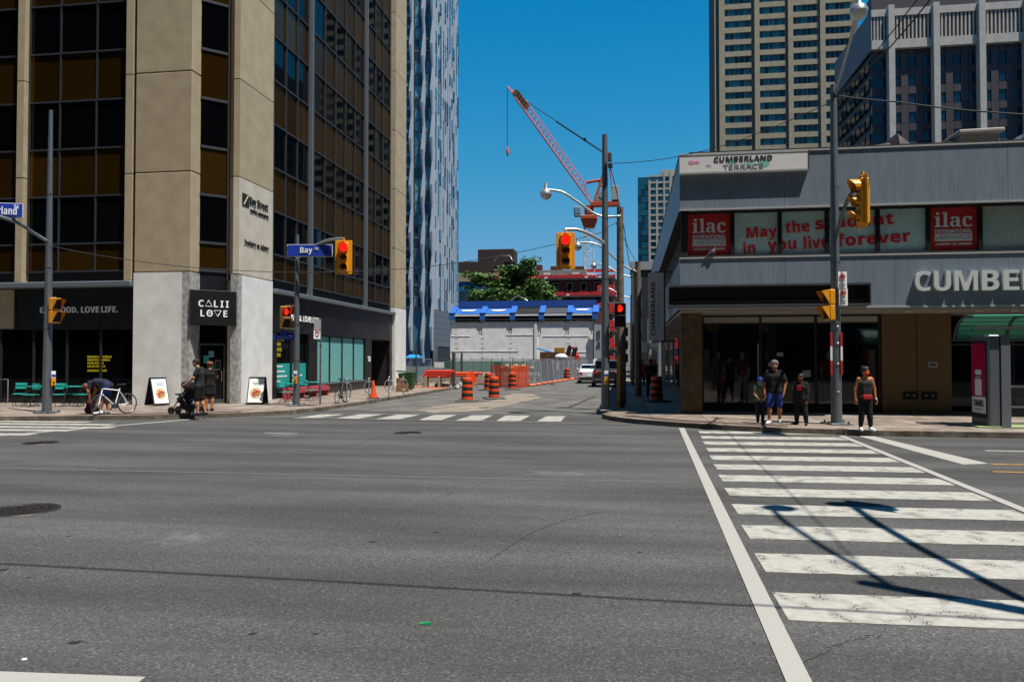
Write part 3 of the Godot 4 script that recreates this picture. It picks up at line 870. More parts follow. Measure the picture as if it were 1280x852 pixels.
# ---------------------------------------------------------------- the low shopping centre on the right corner
func make_mall() -> void:
	mat("mall_metal", "83909f", 0.45, 0.3, "", 2.0, "", 0.1, "rib", 0.5)
	M.mall_metal.normal_enabled = true
	M.mall_metal.normal_texture = T.rib
	M.mall_metal.normal_scale = 0.22
	M.mall_metal.detail_enabled = true
	M.mall_metal.detail_albedo = T.soft
	M.mall_metal.detail_blend_mode = BaseMaterial3D.BLEND_MODE_MUL
	M.mall_metal.detail_uv_layer = BaseMaterial3D.DETAIL_UV_2
	M.mall_metal.uv2_triplanar = true
	M.mall_metal.uv2_world_triplanar = true
	M.mall_metal.uv2_scale = Vector3(0.3, 0.06, 0.3)
	mat("mall_trim", "c9c9c6", 0.35, 0.4)
	mat("brown_metal", "3b2b1f", 0.6, 0.2, "grain", 0.3)
	mat("soffit", "b0aca2", 0.8, 0.0, "grain", 0.2)
	mat("tan_panel", "755c33", 0.55, 0.0, "grain", 0.5, "soft", 0.3)
	mat("tan_stone", "6b5b3c", 0.85, 0.0, "grain", 0.5, "patch", 0.3)
	mat("ilac_red", "b5231f", 0.55)
	mat("film_blue", "b9d6d2", 0.25, 0.0, "soft", 0.5)
	mat("window_pale", "a9b8ad", 0.1, 0.0, "soft", 0.4)
	mat("letter_red", "d2141e", 0.5)
	mat("sign_cream", "d6d5d3", 0.5)
	mat("letter_grey", "c3c8c6", 0.5)
	mat("letter_side", "8c9290", 0.6)
	pane_glass("clear_glass", "11161a", 0.35)
	var b := thing("shopping_centre", "low two storey shopping centre clad in blue grey ribbed metal on the right corner", "building", Vector3(1.57, 0, -25))
	var o := Vector3(0, 0, -25)
	var os := Vector3(1.57, 0, 0)
	var XR := 17.5
	# metal fascias front and side, with pale edge trims
	for q in [[6.62, 8.33], [3.5, 5.04]]:
		for k in 5: panel("metal_fascia", o, FX, 1.57 + k * 3.2, minf(XR, 1.57 + (k + 1) * 3.2 - 0.008), q[0], q[1], -0.3, 0.0, M.mall_metal, b)
		panel("metal_fascia", os, FW, -60.0, -25.3, q[0], q[1], -0.3, 0.0, M.mall_metal, b)
		panel("edge_trim", o, FX, 1.55, XR, q[0] - 0.05, q[0] - 0.002, -0.3, 0.03, M.mall_trim, b)
		panel("edge_trim", o, FX, 1.55, XR, q[1] + 0.002, q[1] + 0.05, -0.3, 0.03, M.mall_trim, b)
		panel("edge_trim", os, FW, -60, -25.0, q[0] - 0.05, q[0] - 0.002, -0.3, 0.02, M.brown_metal, b)
		panel("edge_trim", os, FW, -60, -25.0, q[1] + 0.002, q[1] + 0.05, -0.3, 0.02, M.brown_metal, b)
	panel("parapet", o, FX, 1.9, XR, 8.385, 8.52, -0.9, -0.35, M.soft_black, b)
	panel("roof", o, FX, 1.6, XR, 8.1, 8.36, -35, -0.32, M.grey, b)
	panel("core", o, FX, 1.9, XR, 5.0, 8.09, -35, -0.9, M.soft_black, b)
	panel("soffit", o, FX, 1.6, XR, 3.36, 3.44, -35, -0.02, M.soffit, b)
	# window band of the upper floor
	panel("window_head", o, FX, 1.6, XR, 6.5, 6.565, -0.9, -0.12, M.black, b)
	panel("window_sill", o, FX, 1.6, XR, 5.1, 5.16, -0.9, -0.1, M.soft_black, b)
	var xs := [[1.836, 3.151, "r"], [3.274, 4.591, "b"], [4.712, 6.005, "b"], [6.124, 7.488, "b"], [7.628, 8.944, "b"], [9.058, 10.418, "r"], [10.553, 11.931, "w"], [12.063, 13.371, "w"]]
	for q in xs:
		var m: Material = {"r": M.ilac_red, "b": M.film_blue, "w": M.window_pale}[q[2]]
		panel("window_pane", o, FX, q[0], q[1], 5.16, 6.5, -0.36, -0.3, m, b)
		panel("window_mullion", o, FX, q[1], q[1] + 0.12, 5.16, 6.5, -0.5, -0.2, M.black, b)
		if q[2] == "r":   # language school poster
			var c: float = (q[0] + q[1]) / 2
			var w: float = q[1] - q[0]
			text("poster_lettering", "ilac", Vector3(c, 6.13, -25.285), w * 0.78, 0.46, M.sign_cream, b, FX, 0.01, "Droid Serif", 700)
			text("poster_lettering", "INTERNATIONAL", Vector3(c, 5.78, -25.285), w * 0.78, 0.12, M.sign_cream, b, FX, 0.01)
			panel("poster_stripe", o, FX, c - w * 0.39, c + w * 0.39, 5.48, 5.7, -0.298, -0.288, M.sign_cream, b)
			text("poster_lettering", "LANGUAGE", Vector3(c, 5.59, -25.28), w * 0.74, 0.15, M.grey, b, FX, 0.01, "Droid Sans", 400)
			text("poster_lettering", "ACADEMY OF CANADA", Vector3(c, 5.39, -25.285), w * 0.76, 0.075, M.sign_cream, b, FX, 0.01)
	panel("window_mullion", o, FX, 1.62, xs[0][0], 5.16, 6.5, -0.5, -0.24, M.soft_black, b)
	var TB := Basis(Vector3(0, 0, 1), 0.05)
	text("slogan", "May", Vector3(4.114, 5.832, -25.28), 0.93, 0.44, M.letter_red, b, TB, 0.02)
	text("slogan", "the", Vector3(5.191, 6.032, -25.28), 0.72, 0.38, M.letter_red, b, TB, 0.02)
	text("slogan", "student", Vector3(6.877, 6.163, -25.28), 2.3, 0.38, M.letter_red, b, TB, 0.02)
	text("slogan", "in", Vector3(3.734, 5.397, -25.28), 0.36, 0.36, M.letter_red, b, TB, 0.02)
	text("slogan", "you", Vector3(4.729, 5.389, -25.28), 0.86, 0.4, M.letter_red, b, TB, 0.02)
	text("slogan", "live", Vector3(5.748, 5.529, -25.28), 0.74, 0.4, M.letter_red, b, TB, 0.02)
	text("slogan", "forever", Vector3(7.434, 5.615, -25.28), 2.15, 0.38, M.letter_red, b, TB, 0.02)
	# upright brown strip where the side wall meets the corner, and side windows
	panel("side_window", os, FW, -59, -25.6, 5.15, 6.55, -0.5, -0.35, M.dark_glass, b)
	panel("side_wall", os, FW, -60, -27.3, 0.1, 3.5, -0.9, -0.75, M.tan_stone, b)
	for z in [-30.0, -34.0, -38.0, -43.0, -49.0]:
		panel("side_window", os, FW, z - 2.4, z, 0.5, 2.9, -0.76, -0.7, M.dark_glass, b)
	# long dark box canopy under the lower fascia
	var x0 := 1.2
	var x1: float = 7.103
	panel("canopy_back", o, FX, x0, x1, 3.62, 4.12, 0.002, 0.04, M.black, b)
	panel("canopy_top", o, FX, x0, x1, 4.12, 4.18, 0.002, 0.5, M.dark_steel, b)
	panel("canopy_floor", o, FX, x0, x1, 3.5, 3.56, 0.002, 0.5, M.dark_steel, b)
	panel("canopy_end", o, FX, x0 - 0.03, x0, 3.5, 4.18, -0.1, 0.5, M.dark_steel, b)
	panel("canopy_end", o, FX, x1, x1 + 0.03, 3.5, 4.18, 0.002, 0.5, M.dark_steel, b)
	panel("canopy_board", o, FX, x0 + 0.01, x1 - 0.01, 3.57, 3.7, 0.3, 0.34, M.brown_metal, b)
	panel("canopy_board", o, FX, x0 + 0.01, x1 - 0.01, 3.7, 4.115, 0.1, 0.13, M.black, b)
	# roof sign box
	var sgn := Vector3(0, 0, -24.84)
	var u0: float = 1.56
	var u1: float = 5.434
	panel("sign_box", sgn, FX, u0, u1, 7.76, 8.27, -0.155, 0.0, M.sign_cream, b)
	panel("sign_box_edge", sgn, FX, u1, u1 + 0.03, 7.7, 8.33, -0.155, 0.01, M.dark_steel, b)
	panel("sign_box_edge", sgn, FX, u0, u1, 8.275, 8.33, -0.155, 0.01, M.mall_trim, b)
	panel("sign_box_edge", sgn, FX, u0, u1, 7.7, 7.755, -0.155, 0.01, M.mall_trim, b)
	mat("blot_pink", "c38ea6", 0.6)
	mat("blot_violet", "aaa3c4", 0.6)
	mat("blot_green", "7fb7a8", 0.6)
	for q in [[865, 0.11, "blot_pink"], [872, 0.09, "blot_pink"], [887, 0.08, "blot_violet"], [916, 0.16, "blot_green"], [938, 0.12, "blot_green"], [956, 0.18, "blot_green"]]:
		var s := Shape.new()
		s.ball(Vector3(1.56 + (q[0] - 850) * 0.0241, 8.0 - 0.06 * sin(q[0]), -24.84), Vector3(q[1], q[1] * 0.8, 0.004), 14, 8)
		obj("watercolour_blot", s, M[q[2]], b)
	text("sign_lettering", "CUMBERLAND", Vector3(3.494, 8.13, -24.83), 1.76, 0.155, M.print_dark, b, FX, 0.01)
	text("sign_lettering", "TERRACE", Vector3(3.494, 7.89, -24.83), 1.2, 0.14, M.grey, b, FX, 0.01, "Droid Sans", 400)
	# big raised name letters
	for q in [["C", 8.714, 20.0], ["U", 9.257, 21.0], ["M", 9.914, 29.0], ["B", 10.588, 21.0], ["E", 11.157, 19.5], ["R", 11.701, 21.0], ["L", 12.197, 18.0], ["A", 12.734, 24.0]]:
		text("name_letter", q[0], Vector3(q[1], 4.23, -24.92), q[2] * 0.0225, 0.6, M.letter_grey, b, FX, 0.13)
	# corner pillar, shop front under the overhang
	var pil := Shape.new()
	pil.box(Vector3(1.943, 1.7, -25.75), Vector3(0.66, 3.32, 0.66), Basis(), 0.015)
	obj("pillar", pil, M.tan_stone, b)
	var f := Vector3(0, 0, -26.9)
	var wl: float = 2.459
	var wr: float = 8.018
	for q in [[880, 951], [954, 1020], [1024, 1098]]:
		var a = wl + (q[0] - 880) * (wr - wl) / 218.0
		var e = wl + (q[1] - 880) * (wr - wl) / 218.0
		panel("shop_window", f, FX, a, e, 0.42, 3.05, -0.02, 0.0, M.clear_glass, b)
		panel("transom_panel", f, FX, a, e, 3.09, 3.29, -0.04, 0.0, M.soffit, b)
		panel("shop_mullion", f, FX, e, e + 0.07, 0.42, 3.36, -0.06, 0.03, M.black, b)
	panel("shop_mullion", f, FX, wl - 0.06, wl, 0.1, 3.36, -0.06, 0.03, M.black, b)
	panel("shop_head", f, FX, wl, wr, 3.29, 3.36, -0.06, 0.02, M.black, b)
	panel("shop_head", f, FX, wl, wr, 3.05, 3.09, -0.06, 0.02, M.black, b)
	panel("shop_base", f, FX, 2.2, wr, 0.1, 0.42, -0.1, 0.04, M.soft_black, b)
	panel("pale_door_frame", f, FX, 4.206, 4.245, 0.42, 2.4, 0.002, 0.03, M.grey, b)
	panel("pale_jamb", f, FX, 7.771, 7.969, 0.42, 2.2, -0.3, -0.1, M.soffit, b)
	panel("pale_jamb", f, FX, 2.485, 2.67, 0.42, 2.2, -0.3, -0.1, M.soffit, b)
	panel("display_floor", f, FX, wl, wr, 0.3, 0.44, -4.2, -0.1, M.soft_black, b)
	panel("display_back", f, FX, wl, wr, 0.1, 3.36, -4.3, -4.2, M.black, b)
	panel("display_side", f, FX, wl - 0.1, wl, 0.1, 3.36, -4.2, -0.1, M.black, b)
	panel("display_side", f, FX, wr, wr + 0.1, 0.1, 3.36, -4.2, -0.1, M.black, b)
	# small stickers and the mirror-like letters on the glass
	for q in [[995, 483, 0.17], [1010, 466, 0.26], [977, 443, 0.2], [968, 455, 0.3]]:
		var c := Vector3(wl + (q[0] - 880) * (wr - wl) / 218.0, 1.9 - (q[1] - 448) * 0.0278, -26.89)
		piece("window_sticker", c, Vector3(q[2], 0.13 if q[0] != 1010 else 0.22, 0.004), M.grey, b)
	# tan panels and the dark entrance
	var p0: float = 8.117
	var p1: float = 9.183
	var p2: float = 10.235
	panel("tan_wall_panel", f, FX, p0, p1 - 0.01, 0.1, 3.36, -0.3, 0.06, M.tan_panel, b)
	panel("tan_wall_panel", f, FX, p1 + 0.01, p2, 0.1, 3.36, -0.3, 0.06, M.tan_panel, b)
	panel("joint_backing", f, FX, p0, p2, 0.1, 3.36, -0.4, -0.1, M.soft_black, b)
	piece("notice_plate", Vector3(9.667, 1.7, -26.83), Vector3(0.3, 0.19, 0.02), M.grey, b)
	piece("notice_plate", Vector3(9.667, 1.7, -26.817), Vector3(0.16, 0.05, 0.01), M.black, b)
	for q in [1135.5, 1156]:
		var vx: float = 8.98 + (q - 1135.5) * 0.0277
		piece("vent_box", Vector3(vx, 0.71, -26.83), Vector3(0.46, 0.26, 0.03), M.soft_black, b)
		for k in [-0.1, 0.1]: piece("vent_knob", Vector3(vx + k, 0.71, -26.81), Vector3(0.06, 0.06, 0.02), M.grey, b)
	panel("entrance_glass", f, FX, p2, 17.4, 0.1, 3.36, -1.6, -1.5, M.dark_glass, b)
	for k in 7: panel("entrance_mullion", f, FX, p2 + 0.5 + k, p2 + 0.54 + k, 0.1, 3.36, -1.5, -1.44, M.dark_steel, b)
	panel("entrance_rail", f, FX, p2, 17.4, 2.35, 2.4, -1.5, -1.44, M.dark_steel, b)
	panel("entrance_rail", f, FX, p2, 17.4, 0.5, 0.58, -1.5, -1.44, M.soffit, b)
	# recessed downlights in the soffit (unlit)
	for k in 9:
		var s := Shape.new()
		s.cyl(Vector3(8.6 + k * 1.0, 3.355, -25.7), Vector3(8.6 + k * 1.0, 3.34, -25.7), 0.1)
		obj("downlight", s, M.white, b)
	# tensioned grey roofing sheets and a pale duct on the roof
	mat("roof_sheet", "4a4b4c", 0.75, 0.0, "grain", 0.3, "dirt", 0.3)
	var rs := thing("roof_cover", "crumpled grey sheets over plant on the roof of the shopping centre", "roof cover", Vector3(9.5, 8.36, -27))
	var xs0: float = 6.864
	var kx: float = (11.932 - xs0) / 210.0
	var pts := [[1052, 8.5], [1075, 8.72], [1095, 8.85], [1118, 8.95], [1124, 9.2], [1145, 8.88], [1180, 8.85], [1215, 8.92], [1245, 8.85], [1262, 8.55]]
	for i in pts.size() - 1:
		var xa: float = xs0 + (pts[i][0] - 1052) * kx
		var xb: float = xs0 + (pts[i + 1][0] - 1052) * kx
		var s := Shape.new()
		s.loft([[Vector3(xa, 8.36, -26.2), Vector3(xa, pts[i][1], -26.6 - 0.2 * (i % 2)), Vector3(xa, pts[i][1] + 0.1, -29.5), Vector3(xa, 8.36, -30)], [Vector3(xb - 0.03, 8.36, -26.2), Vector3(xb - 0.03, pts[i + 1][1], -26.6 - 0.2 * ((i + 1) % 2)), Vector3(xb - 0.03, pts[i + 1][1] + 0.1, -29.5), Vector3(xb - 0.03, 8.36, -30)]])
		obj("sheet", s, M.roof_sheet, rs)
	var du := Shape.new()
	du.box(Vector3(11.021, 9.114, -26.9), Vector3(1.35, 0.12, 1.2), Basis(Vector3(0, 0, 1), 0.02), 0.03)
	du.box(Vector3(11.059, 8.958, -27), Vector3(1.15, 0.5, 0.9))
	tag(obj("roof_duct", du, M.soffit), "pale flat cap of a duct on the shopping centre roof", "roof duct")
	var sky_l := thing("skylight", "sloped blue glass roof lantern at the right end of the shopping centre roof", "skylight", Vector3(11.8, 8.36, -28))
	mat("sky_glass", "47647c", 0.08, 0.1)
	for k in 3:
		var s := Shape.new()
		var xa: float = 11.92 + k * 0.62
		s.loft([[Vector3(xa, 8.36, -27), Vector3(xa, 8.6 + k * 0.42, -27), Vector3(xa, 8.6 + k * 0.42, -30), Vector3(xa, 8.36, -30)], [Vector3(xa + 0.59, 8.36, -27), Vector3(xa + 0.59, 9.0 + k * 0.42, -27), Vector3(xa + 0.59, 9.0 + k * 0.42, -30), Vector3(xa + 0.59, 8.36, -30)]])
		obj("glass_slope", s, M.sky_glass, sky_l)
	# hanging upright banner sign over the side pavement
	var hs := thing("hanging_sign", "tall pale upright sign hung over the shaded side pavement", "sign", Vector3(1.002, 3.296, -31.993))
	var hw := 0.62
	var hx: float = 1.021
	var hz: float = -31.974
	var top: float = 5.374
	var low: float = 2.647
	piece("board", Vector3(hx + 0.02, (top + low) / 2, hz), Vector3(hw, top - low, 0.14), M.sign_cream, hs)
	piece("edge", Vector3(hx + hw / 2 + 0.05, (top + low) / 2, hz), Vector3(0.07, top - low, 0.2), M.dark_steel, hs)
	piece("bracket", Vector3(hx + 0.4, top + 0.03, hz), Vector3(0.9, 0.05, 0.06), M.dark_steel, hs)
	piece("bracket", Vector3(hx + 0.4, low - 0.04, hz), Vector3(0.9, 0.05, 0.06), M.dark_steel, hs)
	var RB := Basis(Vector3(0, 1, 0), Vector3(-1, 0, 0), Vector3(0, 0, 1))
	text("lettering", "CUMBERLAND", Vector3(hx - 0.1, (top + low) / 2 - 0.1, hz + 0.075), 2.15, 0.17, M.print_dark, hs, RB, 0.01)
	text("lettering", "TERRACE", Vector3(hx + 0.13, (top + low) / 2 - 0.2, hz + 0.075), 1.6, 0.15, M.blot_green, hs, RB, 0.01, "Droid Sans", 400)
	var ov := thing("oval_sign", "blank white oval sign on a rail above the shaded pavement", "sign", Vector3(0.697, 2.477, -40.566))
	var s2 := Shape.new()
	s2.ball(Vector3(0.738, 2.477, -40.572), Vector3(0.3, 0.28, 0.05), 20, 10)
	obj("disc", s2, M.sign_cream, ov)
	var s3 := Shape.new()
	s3.tube([Vector3(0.086, 2.642, -40.469), Vector3(0.494, 2.601, -40.532)], 0.02, 6)
	s3.tube([Vector3(1.024, 2.683, -40.611), Vector3(1.799, 2.766, -40.727)], 0.02, 6)
	obj("rail", s3, M.steel, ov)



# ---------------------------------------------------------------- buildings farther off
func make_far_buildings() -> void:
	condo_tower()
	beige_tower()
	office_block()
	brick_hall()
	brown_office()
	building_site_block()
	far_condo()
	dark_block()
	street_rows()
	unseen_backdrop()
	tower_crane()
	tree()

func condo_tower() -> void:
	mat("condo_white", "a9b5c1", 0.6, 0.0, "grain", 0.05)
	mat("condo_side", "a9b5c1", 0.6, 0.0, "soft", 0.04)
	mat("condo_glass", "4a7188", 0.12)
	mat("condo_glass_dark", "2c414f", 0.08)
	mat("condo_glass_teal", "6b98a3", 0.15)
	mat("condo_grey", "5f6a74", 0.6, 0.0, "soft", 0.05)
	var cx := -47.9
	var b := thing("condominium_tower", "tall pale glass condominium tower with zigzag white fins behind the corner office", "building", Vector3(-53, 0, -198))
	var core := Shape.new()
	core.box(Vector3(cx - 10.4, 62, -199.4), Vector3(19.6, 124, 27.6))
	obj("core", core, M.condo_grey, b)
	var o := Vector3(0, 0, -185)
	var os := Vector3(cx, 0, 0)
	var fl := 2.91
	var joins := Shape.new()
	# front face: two glazed bays and a dark balcony column
	for i in 39:
		var y := 14.2 + i * fl
		for q in [[-52.7, -51.7], [-51.7, -50.8], [-49.9, -49.15], [-49.15, -48.4]]:
			var r := rng.randf()
			panel("window_pane", o, FX, q[0] + 0.06, q[1] - 0.06, y + 0.42, y + fl - 0.1, -0.55, -0.4, M.condo_glass_dark if r < 0.35 else (M.condo_glass_teal if r > 0.72 else M.condo_glass), b)
		panel("balcony_recess", o, FX, -60, -53.9, y + 0.5, y + fl, -0.7, -0.42, M.condo_glass_dark, b)
		panel("balcony_front", o, FX, -60, -53.9, y - 0.1, y + 0.75, -0.2, -0.1, M.condo_glass_teal, b)
		sbox(joins, o, FX, -60, cx - 0.3, y - 0.12, y + 0.28, -0.6, -0.34)
		# side face: narrow staggered windows between pale piers
		for k in 11:
			var u := 186.2 + k * 2.5
			if rng.randf() < 0.6:
				var wv := rng.randf_range(0.35, 0.75)
				panel("window_pane", os, FS, u + rng.randf_range(0, 0.9), u + wv + 0.9, y + 0.3, y + fl - (0.2 if rng.randf() < 0.6 else 0.0), -0.1, 0.27, M.condo_glass if rng.randf() < 0.6 else M.condo_glass_dark, b)
	obj("floor_bands", joins, M.condo_grey, b)
	for k in 11:
		for q in [[14.1, 46.0], [46.1, 86.0], [86.1, 124.0]]:
			panel("pale_pier", os, FS, 185.0 + k * 2.5, 186.1 + k * 2.5 + 0.5 * (k % 2), q[0], q[1], -0.2, 0.24 - 0.1 * (k % 3), M.condo_side, b)
			panel("pale_pier", os, FS, 186.6 + k * 2.5, 187.2 + k * 2.5, q[0], q[1], -0.2, 0.08, M.condo_white if k % 2 else M.condo_side, b)
	# zigzag fins
	var period := 4.0 * fl
	for q in [[-53.4, 0.0], [-50.35, 0.5], [-48.05, 0.0]]:
		for i in 24:
			var y0: float = -2.0 + (i - q[1]) * period / 2.0
			if y0 < -1.0 or y0 > 118: continue
			var p := i % 2
			var s := Shape.new()
			var wa := 0.62 if p == 0 else 0.2
			var wb := 0.2 if p == 0 else 0.62
			var la := 0.0 if p == 0 else 0.7
			var lb := 0.7 if p == 0 else 0.0
			var x: float = q[0]
			s.loft([[Vector3(x - 0.42, y0, -185.4), Vector3(x - 0.42 + la * 0.5, y0, -183.9 - la), Vector3(x - 0.42 + la * 0.5 + wa, y0, -183.9 - la), Vector3(x + 0.42, y0, -185.4)], [Vector3(x - 0.42, y0 + period / 2, -185.4), Vector3(x - 0.42 + lb * 0.5, y0 + period / 2, -183.9 - lb), Vector3(x - 0.42 + lb * 0.5 + wb, y0 + period / 2, -183.9 - lb), Vector3(x + 0.42, y0 + period / 2, -185.4)]])
			obj("fin", s, M.condo_white, b)
	# lobby: tall dark glass and grey podium walls
	for q in [[-60, -54.0], [-52.9, -50.8], [-50.0, -48.6]]:
		panel("lobby_glass", o, FX, q[0], q[1], 0, 14.0, -0.6, -0.42, M.condo_glass, b)
	for k in 6:
		panel("podium_panel", os, FS, 185.2, 213.6, 5.0 + k * 1.5, 6.44 + k * 1.5, 0.02, 0.3, M.condo_grey, b)
	panel("garage_opening", os, FS, 189, 213.6, 0, 4.9, 0.0, 0.1, M.black, b)
	panel("podium_pier", os, FS, 185.2, 189, 0, 4.96, 0.0, 0.28, M.condo_grey, b)

func beige_tower() -> void:
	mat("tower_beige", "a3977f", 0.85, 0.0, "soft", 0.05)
	mat("tower_beige_shaded", "6d6659", 0.7)  # darker copy of the beige; shade on left side and slots is painted in
	for k in 4: mat("tower_glass%d" % k, ["17485a", "2a6c74", "10303e", "0d1418"][k], 0.1)
	var b := thing("apartment_tower", "tall beige concrete tower with a grid of teal ribbon windows at upper right", "building", Vector3(42, 0, -225))
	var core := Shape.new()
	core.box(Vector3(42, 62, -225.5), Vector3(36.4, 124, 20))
	obj("core", core, M.tower_beige_shaded, b)
	var o := Vector3(0, 0, -215)
	var fl := 3.235
	var xs := [24.18, 25.6, 33.3, 42.0, 50.2, 58.4]
	var bands := Shape.new()
	for i in 30:
		var y := 30.0 + i * fl
		for k in 4:
			var a: float = [25.6, 34.6, 43.2, 51.6][k]
			var e: float = [32.1, 41.1, 49.6, 58.0][k]
			sbox(bands, o, FX, a - 0.2, e + 0.5, y + 1.85, y + fl, -0.5, 0.1)
			for j in 5:
				var w := (e - a) / 5.0
				var r := rng.randi_range(0, 9)
				var teal := rng.randf() < (0.85 if k < 2 else 0.3)
				panel("window_pane", o, FX, a + j * w + 0.05, a + (j + 1) * w - 0.05, y, y + 1.85, -0.45, -0.35, M["tower_glass%d" % ((0 if r < 6 else 1) if teal else (3 if r < 7 else 2))], b)
				panel("mullion", o, FX, a + j * w - 0.05, a + j * w + 0.05, y, y + 1.85, -0.44, -0.3, M.tower_beige, b) if i < 1 else sbox(bands, o, FX, a + j * w - 0.05, a + j * w + 0.05, y, y + 1.85, -0.44, -0.3)
		panel("narrow_window", o, FX, 22.9, 23.7, y + 0.2, y + 1.9, -0.2, 0.02, M.tower_glass0, b)
	tag(obj("floor_bands", bands, M.tower_beige, b), "", "", "", "stuff")
	for k in 4:
		var a: float = [24.1, 33.4, 42.1, 50.3][k]
		for j in 4:
			panel("pier", o, FX, a - 0.0, a + (1.5 if k == 0 else 1.3), 24.0 + j * 25, 48.96 + j * 25, -0.5, 0.6, M.tower_beige, b)
		panel("pier_slot", o, FX, a - 0.9, a - 0.02, 20.0, 124.0, -0.5, -0.2, M.tower_beige_shaded, b)
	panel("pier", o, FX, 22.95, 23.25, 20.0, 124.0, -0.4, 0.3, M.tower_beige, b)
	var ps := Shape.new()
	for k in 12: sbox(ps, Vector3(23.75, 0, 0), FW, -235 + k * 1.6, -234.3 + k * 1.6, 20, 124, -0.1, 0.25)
	obj("shaded_side_ribs", ps, M.tower_beige_shaded, b)  # ribs carry the shade of the left side in their colour

func office_block() -> void:
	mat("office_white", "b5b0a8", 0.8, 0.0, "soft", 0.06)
	mat("office_brown", "3d3438", 0.55, 0.0, "soft", 0.1)
	mat("office_brown_two", "383034", 0.55, 0.0, "soft", 0.1)
	for k in 3: mat("office_glass%d" % k, ["0a1320", "0e1c30", "152c46"][k], 0.1)
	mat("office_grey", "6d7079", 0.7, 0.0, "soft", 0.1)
	var b := thing("office_block", "brown panelled office block with white columns and a slatted white crown, upper right", "building", Vector3(75, 0, -165))
	var x0 := 44.1
	var core := Shape.new()
	core.box(Vector3(x0 + 30.3, 33, -163.8), Vector3(59.6, 66, 25))
	obj("core", core, M.black, b)
	var o := Vector3(0, 0, -150)
	var cols := [46.9, 54.57, 62.25, 69.9, 77.6, 85.3]
	# brown wall panels with punched windows
	var xs := [x0, 46.9]
	for c in 5:
		var a: float = cols[c] + 1.2
		var e: float = cols[c + 1]
		for r in 6:
			var y := 55.3 - r * 3.42
			for k in 5:
				var w := (e - a) / 5.0
				var win := k % 2 == 0
				panel("wall_panel", o, FX, a + k * w + 0.03, a + (k + 1) * w - 0.03, y + 2.0 if win else y + 0.03, y + 3.4, -0.9, -0.7, M.office_brown if (k + r) % 3 else M.office_brown_two, b) if not win else panel("wall_panel", o, FX, a + k * w + 0.03, a + (k + 1) * w - 0.03, y + 2.05, y + 3.4, -0.9, -0.7, M.office_brown if (k + r) % 3 else M.office_brown_two, b)
				if win: panel("window_pane", o, FX, a + k * w + 0.1, a + (k + 1) * w - 0.1, y + 0.05, y + 2.0, -1.0, -0.85, M["office_glass%d" % (rng.randi_range(0, 5) / 2)], b)
	for r in 6:
		var y := 55.3 - r * 3.42
		panel("wall_panel", o, FX, x0 + 0.1, 46.9, y + 1.8, y + 3.4, -0.9, -0.72, M.office_brown, b)
		panel("window_pane", o, FX, x0 + 0.1, 46.9, y + 0.05, y + 1.75, -1.0, -0.85, M["office_glass%d" % (r % 3)], b)
	for x in cols:
		panel("column", o, FX, x, x + 1.05, 36, 66.5, -0.8, 0.9, M.office_white, b)
	# crown: white frame with slots between slats
	var slats := Shape.new()
	panel("crown_beam", o, FX, x0, 100, 58.7, 60.3, -0.8, 0.3, M.office_white, b)
	panel("crown_beam", o, FX, x0, 100, 64.7, 66.0, -0.8, 0.3, M.office_white, b)
	for c in 6:
		var a: float = (x0 if c == 0 else cols[c - 1] + 1.05)
		var e: float = cols[c]
		var nn := 5 if c == 0 else 10
		for k in nn + 1:
			var u := lerpf(a, e, float(k) / nn)
			panel("slat", o, FX, maxf(a, u - 0.13), minf(e, u + 0.13), 60.3, 64.7, -0.7, 0.15, M.office_white, b)
	panel("attic", o, FX, x0 + 1, 100, 66.02, 70, -6, -3, M.office_brown, b)
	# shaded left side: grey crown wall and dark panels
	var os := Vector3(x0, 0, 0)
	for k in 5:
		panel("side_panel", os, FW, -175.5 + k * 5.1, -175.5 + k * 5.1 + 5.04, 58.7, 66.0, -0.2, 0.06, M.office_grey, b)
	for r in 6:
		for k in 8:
			panel("side_window", os, FW, -175.4 + k * 3.1, -175.4 + k * 3.1 + 2.3, 55.4 - r * 3.42, 57.2 - r * 3.42, -0.2, 0.05, M["office_glass%d" % (k % 2)], b)

